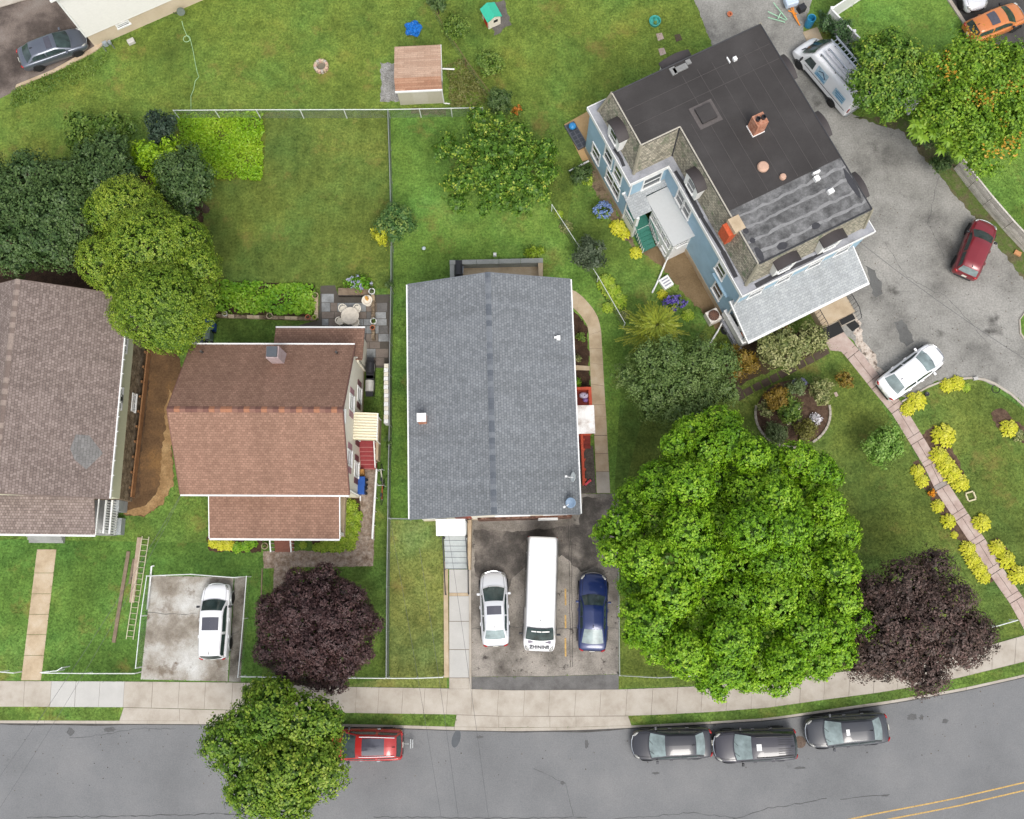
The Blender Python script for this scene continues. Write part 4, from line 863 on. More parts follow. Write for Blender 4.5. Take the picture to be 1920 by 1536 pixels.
m=MB(); m.prism(OUTL,5.55,ZC); cor=m.obj('cornice',M_cornice,bl)
e=[(-.05,-.05),(9.21,-.05),(9.21,15.15),(-2.75,15.15),(-2.75,9.33),(-.05,9.33)]
tr=MB()
for i in range(6):
    a,b=Vector(OUTL[i]),Vector(OUTL[(i+1)%6]); c,d=Vector(e[i]),Vector(e[(i+1)%6]); tr.prism([tuple(a),tuple(b),tuple(d),tuple(c)],5.6,ZC+.05)
tr.obj('cornice_edge',M_white,bl)
# mansard slopes, one piece a side
MAN=[(.5,.5),(8.66,.5),(8.66,14.6),(-2.2,14.6),(-2.2,9.88),(.5,9.88)]
for i in range(6):
    j=(i+1)%6; m=MB(); a,b=MAN[i],MAN[j]; c,d=INL[j],INL[i]
    m.quad((*a,ZC),(*b,ZC),(*c,ZF),(*d,ZF)); m.obj('slate_slope',M_slateroof,bl)
for i,(a,b) in enumerate(zip(MAN,INL)):
    m=MB(); m.tube([(*a,ZC+.03),(*b,ZF+.02)],.11 if i!=5 else .07,5); m.obj('hip_flashing' if i!=5 else 'valley',plain('lead flashing',C(156,150,132,.85),.7) if i!=5 else M_tar,bl)
# gutter tar streaks
for pts in ([(.22,1.2),(.30,3),(.2,5.5),(.26,7.5),(.18,8.9)],[(1.0,.2),(3,.26),(5,.2),(6.4,.3)],[(-2.5,10.6),(-2.42,11.2),(-2.5,11.9)]):
    m=MB()
    for (a,b) in zip(pts,pts[1:]):
        a,b=Vector(a),Vector(b); n=(b-a).normalized(); n=Vector((n.y,-n.x)); w0=random.uniform(.08,.16)
        m.add([(*(a-n*w0),ZC+.006),(*(b-n*w0),ZC+.006),(*(b+n*w0),ZC+.006),(*(a+n*w0),ZC+.006)],[(0,1,2,3)])
    m.obj('tar_streak',M_tar,cor)
# flat roof : rear black felt, front grey felt
yf=4.4
m=MB(); m.prism([(.78,yf),(8.38,yf),(8.38,14.14),(-1.82,14.14),(-1.82,10.32),(.78,10.32)],ZF-.1,ZF+.03); fr=m.obj('flat_roof',M_flat,bl)
m=MB(); m.prism([(.78,.76),(8.38,.76),(8.38,yf+.02),(.78,yf+.02)],ZF-.1,ZF+.01); fg=m.obj('front_flat_roof',M_flatg,bl)
for i in range(6):
    j=(i+1)%6; a,b=INL[i],INL[j]; m=MB(); m.tube([(*a,ZF+.03),(*b,ZF+.03)],.045,5); m.obj('roof_edge',plain('pale flashing',C(190,184,170,.85),.6) if i in (3,4,5) else M_tar,bl)
m=MB()
for k in range(7):
    x=1.5+k*1.0; m.bbox(x-.012,x+.012,yf+.1,13.2 if x>1.8 else 10.2,ZF+.03,ZF+.042)
for y in (11.6,12.7): m.bbox(-1.6,8.2,y-.012,y+.012,ZF+.03,ZF+.044)
m.obj('felt_seam',plain('felt seam',C(86,82,80,.8),.8),fr)
m=MB()
for y in (1.3,2.1,2.95,3.75): 
    p=[(x,y+random.uniform(-.05,.05)) for x in np.linspace(.9,8.3,24)]; m.prism(p+[(x,yy+random.uniform(.1,.22)) for x,yy in p[::-1]],ZF,ZF+.022)
m.obj('felt_lap',mottled('pale lap sealant',[C(128,128,128,.85),C(150,150,150,.85)],[.3,.7],3,16,.15),fg)
for x,y,rx,ry in ((2.6,1.15,.35,.22),(4.9,1.35,.3,.2),(1.2,2.2,.18,.18),(1.15,2.9,.18,.2),(1.15,1.3,.2,.55),(8.1,2.7,.2,1.0)):
    m=MB(); m.prism([(x+rx*math.cos(t)*random.uniform(.8,1.1),y+ry*math.sin(t)*random.uniform(.8,1.1)) for t in np.linspace(0,6.283,14)[:-1]],ZF,ZF+.03); m.obj('tar_patch',M_tar,fg)
# hatch with grey surround
m=MB(); h0=L(bl,1323,215,ZF); m.bbox(h0.x-.75,h0.x+.75,h0.y-.75,h0.y+.75,ZF,ZF+.05); ho=m.obj('hatch_surround',plain('hatch grey',C(98,92,90,.8),.8,var=.1),fr)
MB().bbox(h0.x-.5,h0.x+.5,h0.y-.5,h0.y+.5,ZF,ZF+.22).obj('roof_hatch',M_flat,ho)
for (px,py,rr) in ((1430,314,.34),(1467,333,.2)):
    p=L(bl,px,py,ZF); MB().lathe([(rr,0),(rr,.12),(rr*.8,.2),(0,.22)],(p.x,p.y,ZF+.02),20).obj('round_vent_cap',plain('vent beige',C(196,160,138,.88),.6,var=.05),fr)
for (px,py) in ((1377,113),(1365,115)):
    p=L(bl,px,py,ZF); MB().box((p.x,p.y,ZF+.12),(.22,.22,.24) if px>1370 else (.06,.4,.12)).obj('roof_vent',M_white,fr)
for (px,py,sx,sy) in ((1556,361,.35,.25),(1530,337,.3,.3),(1529,326,.45,.12)):
    p=L(bl,px,py,ZF); MB().box((p.x,p.y,ZF+.14),(sx,sy,.26)).obj('roof_vent',M_white,fg)
p=L(bl,1335,232,ZF)
# parapet junk at the back edge
for px,py,sx,sy in ((1275,130,.9,.35),(1262,135,.35,.5),(1290,118,.3,.3)):
    p=L(bl,px,py,ZF); MB().box((p.x,min(p.y,14.2),ZF+.08),(sx,sy,.12)).obj('flashing_patch',plain('grey flashing',C(136,136,134,.85),.7,var=.1),fr)
# chimneys
p=L(bl,1416,243,ZF); m=MB(); m.bbox(p.x-.36,p.x+.36,p.y-.36,p.y+.36,ZF,ZF+1.25); ch=m.obj('brick_chimney',M_brick,bl)
MB().bbox(p.x-.4,p.x+.4,p.y-.4,p.y+.4,ZF+.02,ZF+.1).obj('chimney_flashing',M_white,ch)
for s in (-1,1): MB().lathe([(.13,0),(.14,.22),(.1,.22),(.1,.05),(0,.05)],(p.x+s*.17,p.y-s*.02,ZF+1.25),12).obj('flue_pot',M_black,ch)
p=L(bl,1370,432,7.6); m=MB(); m.bbox(.22,.92,p.y-.45,p.y+.35,6.9,ZF-.25); ch=m.obj('brick_chimney',plain('orange brick',C(206,92,52,.85),.85,var=.12,scale=9),bl)
MB().bbox(.5,1.2,p.y-.5,p.y+.4,ZF-.24,ZF+.14).obj('chimney_cap',M_conc_tan,ch)
# dormers : white front with window, curved dark roof
M_dorm=plain('dormer metal',C(66,60,60,.8),.6,var=.05)
def dormer(cx_,cy_,ang,w=1.15,dep=1.0,h=1.5,win=True):
    c=(cx_,cy_,ZC+.3); m=MB(); n=10; prof=[]
    for i in range(n+1):
        t=-1+2*i/n; prof.append((t*(w/2+.12),h+.28*(1-t*t)))
    for k in range(n):
        (u0,v0),(u1,v1)=prof[k],prof[k+1]
        P=[wp(c,ang,u,v,d) for d in (.12,-dep) for (u,v) in ((u0,v0),(u1,v1),(u1,v1-.1),(u0,v0-.1))]
        m.add(P,[(0,1,5,4),(3,7,6,2),(0,3,2,1),(4,5,6,7)])
    d=m.obj('dormer',M_dorm,bl,False)
    m=MB(); P=[(u*.92,v-.11) for u,v in prof]; 
    F=[wp(c,ang,-w/2,0,0)]+[wp(c,ang,u,v,0) for u,v in P]+[wp(c,ang,w/2,0,0)]; B=[wp(c,ang,-w/2,0,-dep)]+[wp(c,ang,u,v,-dep) for u,v in P]+[wp(c,ang,w/2,0,-dep)]
    k=len(F); m.add(F+B,[tuple(range(k))[::-1]]+[(i,i+1,k+i+1,k+i) for i in range(k-1)]); m.obj('dormer_face',M_white,d)
    g=MB(); wbox(g,(c[0],c[1],c[2]+.78),ang,-.32,.32,-.45,.45,.0,.03); g.obj('dormer_pane',M_glass,d)
    s=MB(); wbox(s,(c[0],c[1],c[2]+.78),ang,-.42,.42,-.55,-.46,.0,.1); wbox(s,(c[0],c[1],c[2]+.78),ang,-.32,.32,-.025,.025,.0,.05); s.obj('dormer_sill',M_white,d)
for y in (12.2,): dormer(-2.5,y,math.pi,1.35,1.3)
for y in (7.25,): dormer(.2,y,math.pi,1.35,1.3)
for x in (2.75,5.85): dormer(x,.2,-math.pi/2,1.35,1.1)
for y in (2.6,7.0,11.2): dormer(8.96,y,0,1.5,1.1)
dormer(3.0,14.85,math.pi/2,1.8,1.1)
# windows on the blue walls
A=math.pi
for y,z,w2,h2,dv in ((10.9,4.3,.85,1.5,1),(12.2,4.3,.85,1.5,1),(11.2,2.2,1.7,1.5,2),(11.2,.9,.0,0,0)):
    if h2: window(bl,(-2.56,y,z),A,w2,h2,div=dv)
window(bl,(-2.56,13.6,2.2),A,.9,1.5)
window(bl,(-.9,9.52,4.4),-math.pi/2,1.2,1.4)
for y in (7.6,6.75): window(bl,(.14,y,4.5),A,.7,1.4)
window(bl,(.14,2.3,4.4),A,.8,1.3); window(bl,(.14,1.7,2.1),A,.85,1.5)
m=MB(); wbox(m,(.14,1.75,3.1),A,-.9,.9,-.06,.06,0,.16); m.obj('window_hood',M_blue,bl)
for x in (1.4,3.4,5.6,7.6): window(bl,(x,.14,4.4),-math.pi/2,.85,1.3); window(bl,(x,.14,2.0),-math.pi/2,.85,1.5)
for y in (2.5,6,9.5,13): window(bl,(9.02,y,4.4),0,.85,1.4); window(bl,(9.02,y,2.0),0,.85,1.4)
m=MB(); m.tube([(.02,.1,5.5),(.04,.05,.4),(-.6,-.4,.2),(-1.6,-1.0,.1)],.06,6); m.obj('downspout',M_white,bl)
m=MB(); m.tube([(-2.5,9.42,5.5),(-2.52,9.46,.3)],.05,6); m.obj('downspout',M_white,bl)
# front porch
RP=shingle('pale grey shingles',[C(172,176,178,.75),C(190,194,195,.75)],.24,.16,.8)
m=MB(); m.quadslab([(-.1,-2.25,3.05),(8.55,-2.25,3.05),(8.55,.4,3.85),(-.1,.4,3.85)],.1); pr=m.obj('porch_roof',RP,bl)
MB().bbox(-.15,8.6,-2.4,-2.25,2.9,3.06).obj('porch_gutter',M_white,pr)
for x in (-.16,8.55): MB().quadslab([(x,-2.25,3.06),(x+.06,-2.25,3.06),(x+.06,.4,3.86),(x,.4,3.86)],.22).obj('rake_board',M_white,pr)
m=MB(); m.bbox(.05,8.4,-2.0,.42,0,.85); m.obj('porch_floor',plain('porch grey',C(150,150,146,.85),.7),bl)
m=MB(); m.bbox(-.02,.08,-2.05,.4,.86,1.75); m.bbox(-.1,.16,-2.1,.4,1.75,1.83); m.obj('porch_parapet',M_white,bl)
m=MB(); m.bbox(.1,5.2,-2.05,-1.95,.86,1.7); m.obj('porch_parapet',M_white,bl)
m=MB(); m.bbox(-.12,.2,-2.3,.4,0,.5); m.obj('porch_skirt',M_cornice,bl)
for x in (.1,2.7,5.3,8.2): MB().bbox(x-.09,x+.09,-2.05,-1.87,.85,2.98).obj('porch_post',M_white,bl)
M_pot=plain('pot dark',C(70,72,72),.6)
for k,(x,y,mt) in enumerate(((.5,-.5,M_pot),(.52,-1.0,M_white),(.5,-1.45,M_terra))):
    t=thing('porch_pot',['dark pot on the porch behind the white parapet','white pot on the porch behind the white parapet','orange pot on the porch behind the white parapet'][k],'flower pot',tuple(Vector((o0.x,o0.y,.85))+Matrix.Rotation(an,3,'Z')@Vector((x,y,0))))
    MB().lathe([(.1,0),(.17,.28),(.19,.3),(.15,.3),(.13,.2),(0,.2)],n=12).obj('pot',mt,t)
# side porch : enclosed white vestibule, shingled entry roof, green floor and stairs
sp_=thing('side_porch','white enclosed side porch with green stairs against the blue wall','porch',(o0.x,o0.y,0),an)
m=MB(); m.bbox(-1.3,.42,5.5,8.25,.0,3.25); m.obj('vestibule_wall',M_white,sp_)
m=MB(); m.quadslab([(-1.42,5.3,3.3),(.42,5.3,3.42),(.42,9.05,3.42),(-1.42,9.05,3.3)],.12); m.obj('vestibule_roof',plain('pale metal roof',C(196,198,197,.85),.5,var=.02),sp_)
m=MB(); m.quadslab([(-2.75,8.1,3.15),(-1.42,8.1,3.15),(-1.42,9.78,3.72),(-2.75,9.78,3.72)],.1); m.quadslab([(-1.42,9.07,3.5),(.42,9.07,3.5),(.42,9.78,3.72),(-1.42,9.78,3.72)],.1); eo=m.obj('entry_roof',RP,sp_)
MB().bbox(-2.8,.3,9.72,9.82,3.6,3.78).obj('entry_flashing',M_white,eo)
for y in (5.9,6.55,7.2,7.85): window(sp_,(-1.3,y,2.35),math.pi,.4,.75)
window(sp_,(-.5,5.5,2.4),-math.pi/2,.6,.7)
for y in (6.0,7.0): window(sp_,(-1.3,y,.75),math.pi,.45,.35)
M_green=plain('green porch paint',C(58,124,108,.85),.55,var=.06)
for k in range(9): MB().bbox(-2.5+k*.135,-2.375+k*.135,8.0,9.75,1.0,1.06).obj('floor_board',M_green,sp_)
m=MB(); m.bbox(-2.5,-1.3,8.0,9.75,.0,1.0); m.obj('porch_base',M_white,sp_)
for i in range(5): MB().bbox(-2.4,-1.45,8.0-.26*(i+1),8.0-.26*i,0,1.0-.17*i-.1).obj('stair_tread',M_green,sp_)
for x in (-2.5,-1.4):
    m=MB(); m.tube([(x,8.0,1.9),(x,6.65,1.05)],.035,5); h=m.obj('stair_rail',M_green,sp_)
    for k in range(8): y=8.0-1.35*k/7; z=1.9-.85*k/7; MB().bbox(x-.025,x+.025,y-.025,y+.025,max(0,z-.85),z).obj('baluster',M_white,h)
m=MB(); m.bbox(-2.54,-2.46,8.0,9.7,1.75,1.83); h=m.obj('porch_rail',M_white,sp_)
for k in range(12): MB().bbox(-2.52,-2.48,8.05+k*.14,8.09+k*.14,1.05,1.76).obj('baluster',M_white,h)
MB().bbox(-2.58,-2.38,8.0,8.2,.0,3.15).obj('porch_post',M_white,sp_)
m=MB(); m.tube([(-1.3,5.35,3.2),(-1.32,5.42,1.0),(-1.6,5.2,.3),(-2.6,4.35,.12),(-3.2,3.9,.1)],.06,6); m.obj('downspout',M_white,sp_)
# front stairs
fst=thing('porch_stairs','concrete porch landing with iron rail and dark mats by the parking lot','stairs',(o0.x,o0.y,0),an)
MB().bbox(5.5,7.9,-3.3,-2.02,0,.8).obj('landing',M_conc_tan,fst)
MB().bbox(5.45,6.75,-4.05,-3.31,0,.34).obj('step',M_conc,fst); MB().bbox(6.76,7.95,-3.75,-3.31,0,.5).obj('step',M_conc,fst)
MB().bbox(5.4,6.75,-4.15,-3.36,.34,.37).obj('mat',M_rubber,fst); MB().bbox(6.78,7.8,-3.72,-3.33,.5,.53).obj('mat',M_rubber,fst)
for x in (5.52,7.88):
    m=MB(); m.tube([(x,-2.05,1.7),(x,-3.3,1.7),(x,-3.9,1.2)],.025,5); h=m.obj('iron_rail',M_black,fst)
    for k in range(8): y=-2.1-1.8*k/7; MB().tube([(x,y,1.7 if y>-3.3 else 1.25),(x,y,.35)],.014,4).obj('baluster',M_black,h)
tag(MB().prism(WL([(1585,608),(1600,598),(1612,612),(1598,622)]),.0,.04).obj('rubber_mat_by_steps',M_rubber),'dark rubber mat on the ground beside the porch stairs','mat')
pave([tuple((Vector((o0.x,o0.y,0))+Matrix.Rotation(an,3,'Z')@Vector((x,y,0)))[:2]) for x,y in ((-2.7,9.4),(-2.7,15),(9.2,15),(9.2,-3),(0,-2.3),(0,5),(-2.4,5.2))])
# air conditioner by the blue wall
def ac_unit(px,py,label,s=.8,mat=None,rz=0):
    c=W(px,py,.7); r=thing('air_conditioner',label,'air conditioner',(c.x,c.y,0),rz)
    m=MB(); m.box((0,0,.38),(s,s,.76)); b=m.obj('casing',mat or plain('ac beige',C(236,228,218,.9),.6),r,bevel=.06)
    MB().lathe([(0,.03),(s*.1,.04),(s*.36,.02),(s*.4,.0),(s*.4,.04),(s*.42,.04),(s*.42,0),(0,0)],(0,0,.765),20).obj('fan_grille',plain('fan dark',C(92,66,54),.6),r)
    for k in range(5): MB().box((0,0,.80),(s*.78,.03,.012),k*math.pi/5).obj('fan_blade',plain('fan rust',C(120,84,66),.6),r)
    return r
ac_unit(1338,592,'beige air conditioner with round fan beside the blue wall',.85,None,an)
vent=thing('white_window_box','white framed louvre panel lying on the bare yard','panel',tuple(W(1248,532,0)),an+.1)
MB().box((0,0,.18),(.72,.78,.36)).obj('frame',M_white,vent,bevel=.02)
for k in range(3): MB().box((0,-.2+k*.2,.37),(.5,.07,.02)).obj('louvre',plain('louvre grey',C(150,148,164,.85),.6),vent)
# ---------------------------------------------------------------- fences
def chainlink(name,label,pts,h=1.2,group=None,post_every=2.6,rail=M_metalgrey,mesh=True,dens=.06,mmat=None,rr=.03,wt=.004):
    p=[W(x,y,h) for x,y in pts]; r=thing(name,label,'fence',(p[0].x,p[0].y,0)); o=Vector((p[0].x,p[0].y,0)); p=[q-o for q in p]
    m=MB(); m.tube(p,rr,6); m.obj('top_rail',rail,r)
    wm=MB(); pm=MB(); pm.tube([(0,0,0),(0,0,h+.03)],.035,6); pme=None
    for a,b in zip(p,p[1:]):
        L_=(b-a).length; d=(b-a)/L_; n=max(1,round(L_/post_every))
        for i in range(n+1):
            if i==n and b is not p[-1]: continue
            if pme is None: po=pm.obj('post',rail,r); pme=po.data
            else: po=link('post',pme,None,r)
            q=a+d*(L_*i/n); po.location=(q.x,q.y,0)
        if mesh:
            k=0.0; nn=Vector((-d.y,d.x,0))*.006; hh=h-.04
            while k<L_:
                for s in (1,-1):
                    x0,x1=k,k+s*hh; z0,z1=.03,hh
                    if x1>L_: z1=.03+(hh-.03)*(L_-x0)/(x1-x0); x1=L_
                    if x1<0: z1=.03+(hh-.03)*(0-x0)/(x1-x0); x1=0
                    A=a+d*x0; B=a+d*x1
                    t=d*wt
                    wm.add([(A.x-t.x,A.y-t.y,z0),(A.x+t.x,A.y+t.y,z0),(B.x+t.x,B.y+t.y,z1),(B.x-t.x,B.y-t.y,z1)],[(0,1,2,3)])
                k+=dens
    if mesh:
        me=bpy.data.meshes.new('wire_mesh'); me.from_pydata(wm.v,[],wm.f); link('wire_mesh',me,mmat or M_wire,r)
    return r
M_railw=plain('white rail',C(226,230,228,.9),.5,.1,var=.02)
chainlink('chain_link_fence','chain-link fence with white top rail below the shed, across the back yards',[(325,207),(480,206),(727,205.5),(905,202)],1.2,rail=M_railw)
chainlink('chain_link_fence','long chain-link fence between the back yards, running down from the shed fence',[(727,207),(731,330),(733.5,458)],1.2,dens=.035,wt=.010)
chainlink('chain_link_fence','chain-link fence between the patio and the grey house',[(733,462),(733,540),(731,640),(730,700),(730,795),(728,880),(727,970)],1.2,dens=.035,wt=.010)
chainlink('chain_link_fence','chain-link fence beside the yellowish lawn strip, next to the dark purple tree',[(727,971.5),(725,1100),(724,1271)],1.2,dens=.03,wt=.010)
chainlink('chain_link_fence','short chain-link fence from the long fence to the grey house corner',[(729,972),(766,973)],1.2,dens=.04)
chainlink('chain_link_fence','low chain-link fence along the sidewalk under the dark purple tree',[(452,1269),(600,1271),(722,1272)],1.0,rail=M_railw)
chainlink('chain_link_fence','low chain-link fence along the sidewalk in front of the lawn strip',[(726,1272),(780,1272),(830,1270)],1.0,rail=M_railw)
chainlink('chain_link_fence','chain-link fence at the driveway edge under the big green tree',[(1160,1066),(1161,1160),(1162,1267),(1235,1271),(1295,1268),(1340,1266)],1.1,dens=.04)
chainlink('chain_link_fence','chain-link fence with plants running beside the blue house yard',[(1035,384),(1085,461),(1122,519),(1172,606)],1.1,rail=M_railw,dens=.09,rr=.022)
chainlink('thin_wire_fence','thin brown wire fence among the shrubs by the shed',[(800,-10),(830,45),(872,110),(918,172)],1.1,rail=plain('brown rail',C(122,104,72,.85),.7),dens=.12,rr=.025)
chainlink('chain_link_fence','low chain-link fence by the sidewalk beside the tan walkway',[(79,1262),(160,1263),(252,1263)],1.0,rail=M_railw)
chainlink('chain_link_fence','short end of chain-link fence at the left image edge',[(-40,1259),(0,1260),(25,1262)],1.0,rail=M_railw)
g=chainlink('open_fence_gate','small chain-link gate standing open at the tan walkway',[(76,1261),(106,1258),(116,1252)],1.0,rail=M_railw); g['category']='gate'
chainlink('chain_link_fence','white-railed chain-link fence around the stained concrete parking pad',[(254,1253),(264,1155),(275,1080),(300,1079),(357,1077),(437,1083),(462,1081),(456,1160),(446,1270)],1.0,rail=M_railw,dens=.09)
chainlink('chain_link_fence','short chain-link fence beside the loose purple tree and sidewalk',[(1832,1183),(1870,1174),(1908,1163)],1.0,rail=M_railw)
# white vinyl fence, top right
vf=thing('vinyl_fence','white vinyl panel fence around the green lawn in the top right','fence',(0,0,0))
pts=[(1680,-62),(1612,-18),(1559,17),(1601,60),(1640,100),(1680,145),(1722,190)]; P=[W(x,y,1.75) for x,y in pts]
for a,b in zip(P,P[1:]):
    hd=math.atan2(b.y-a.y,b.x-a.x); md=(a+b)/2; ln=(b-a).length
    MB().box((md.x,md.y,.9),(ln-.14,.05,1.6),hd).obj('panel',M_white,vf); MB().box((md.x,md.y,1.72),(ln-.14,.1,.1),hd).obj('top_rail',M_white,vf); MB().box((md.x,md.y,.12),(ln-.14,.09,.14),hd).obj('bottom_rail',M_white,vf)
for q in P:
    m=MB(); m.box((q.x,q.y,.92),(.14,.14,1.84)); m.box((q.x,q.y,1.88),(.2,.2,.06)); m.obj('post',M_white,vf)
# weathered plank fence on the right
pf=thing('plank_fence','weathered grey plank fence at the right edge of the parking lot','fence',(0,0,0))
base=[(1788,316),(1815,352),(1842,386),(1880,430),(1925,478),(1990,545)]; B=[W(x,y,0) for x,y in base]
M_gp=[mottled('grey plank %d'%k,[C(166+k*10,160+k*10,150+k*10,.9),C(204+k*10,198+k*10,188+k*10,.9)],[.3,.7],2.5,16,.2) for k in range(3)]
for a,b in zip(B,B[1:]):
    hd=math.atan2(b.y-a.y,b.x-a.x); md=(a+b)/2; ln=(b-a).length
    for k in range(6): MB().box((md.x+random.uniform(-.01,.01),md.y,.12+k*.23),(ln-.03,.05,.2),hd).obj('plank',M_gp[(k+int(ln*10))%3],pf)
    MB().box((md.x,md.y,1.46),(ln,.1,.05),hd).obj('cap_plank',M_gp[2],pf)
    n=Vector((math.sin(hd),-math.cos(hd),0)); MB().box((a.x-n.x*.08,a.y-n.y*.08,.7),(.1,.1,1.4),hd).obj('post',M_wood,pf)
# white lattice-like wall beside the brown house
ww=thing('white_garden_wall','narrow white block wall beside the brown house grills','wall',(0,0,0))
a,b=W(724,682,1.0),W(724,794,1.0); n=14
for i in range(n):
    p=a+(b-a)*((i+.5)/n); MB().box((p.x+random.uniform(-.01,.01),p.y,.5),(.28,(b-a).length/n-.02,1.0+random.uniform(-.02,.02))).obj('block',M_white if i%2 else M_offwhite,ww)
wr=thing('white_handrail','long white sloping handrail beside the brick walk','railing',(0,0,0))
a,b=W(706,880,1.1),W(698,1010,.8); MB().tube([a,b],.07,8).obj('rail',M_white,wr)
for k in range(6):
    p=a+(b-a)*(k/5); MB().tube([p,(p.x,p.y,0)],.03,6).obj('post',M_white,wr)
# ---------------------------------------------------------------- overhead wires
M_cable=plain('cable',C(84,84,86),.6)
def wire(label,a,b,sag=.5,r=.009):
    pts=[a+(b-a)*t+Vector((0,0,-4*sag*t*(1-t))) for t in np.linspace(0,1,16)]
    m=MB(); m.tube(pts,r,5); return tag(m.obj('overhead_wire',M_cable,None),label,'cable','overhead cables')
wire('dark overhead cable from the grey house eave crossing the road',W(836,968,5.0),W(925,1600,7.5))
wire('second overhead cable crossing the road beside the one from the grey house',W(780,1230,6.2)+Vector((0,6,-.6)),W(868,1600,7.5))
wire('thin overhead cable crossing the road near the red car',W(778,1240,6.0)+Vector((-2,9,-1.2)),W(838,1600,7.4),.4,.008)
wire('overhead cable crossing the road at the lower left corner',W(340,926,5.2),W(-60,1540,7.5),.8)
wire('second overhead cable crossing the road at the lower left corner',W(342,924,5.0),W(-30,1560,7.3),1.0,.008)
wire('overhead cable from the blue house eave across the parking lot',W(1612,454,5.6),W(2050,752,7.0),.6,.012)
# ================================================================ VEHICLES
def paint(name,col,metal=.0,rough=.35): return plain(name,col,rough,metal,.9,.5,.015,2)
M_chrome=plain('chrome',C(200,204,208,.95),.15,.9,var=.02); M_hl=plain('headlight',C(168,168,164,.9),.1,0,.6,.7,.05)
M_tl=plain('tail light',C(176,26,30,.85),.2,0,.6,.5,.05); M_plate=plain('licence plate',C(228,226,214,.9),.5); M_trim=plain('black trim',C(34,34,37),.45)
M_sun=plain('sunroof glass',C(70,70,80),.08,0,.4,.8,.04)
def loft(mb,secs):
    n=len(secs[0]); o=len(mb.v)
    for s in secs: mb.v+=s
    for i in range(len(secs)-1):
        for k in range(n): mb.f.append((o+i*n+k,o+i*n+(k+1)%n,o+(i+1)*n+(k+1)%n,o+(i+1)*n+k))
    mb.f.append(tuple(range(o,o+n))[::-1]); e=o+(len(secs)-1)*n; mb.f.append(tuple(range(e,e+n)))
BODY={ # x/L, width factor, z bottom, shoulder z, centre z
 'sedan':[(-.5,.74,.36,.70,.76),(-.485,.88,.28,.86,.94),(-.43,.96,.21,.93,1.03),(-.3,1,.18,.95,1.05),(-.1,1,.17,.94,1.0),(.1,1,.17,.93,.98),(.2,1,.17,.92,.99),(.29,.99,.18,.89,.97),(.41,.94,.2,.76,.85),(.47,.84,.24,.63,.71),(.5,.62,.33,.52,.58)],
 'suv':[(-.5,.80,.42,.80,.86),(-.49,.92,.34,.98,1.04),(-.44,.98,.26,1.03,1.08),(-.3,1,.24,1.05,1.1),(-.1,1,.22,1.04,1.08),(.1,1,.22,1.03,1.06),(.2,1,.22,1.03,1.1),(.32,.98,.24,.97,1.06),(.42,.94,.26,.88,.97),(.475,.84,.3,.76,.84),(.5,.66,.4,.62,.68)],
}
CAN={ # rear window base, roof rear, roof front, windscreen base (x/L) ; base/roof half widths ; belt z, roof z
 'sedan':(-.40,-.26,.07,.275,.88,.66,.95,1.43),
 'fast':(-.41,-.19,.06,.20,.88,.64,.95,1.41),
 'suv':(-.48,-.43,.045,.25,.89,.70,1.05,1.66),
 'wagon':(-.475,-.43,.12,.27,.89,.72,1.05,1.72),
}
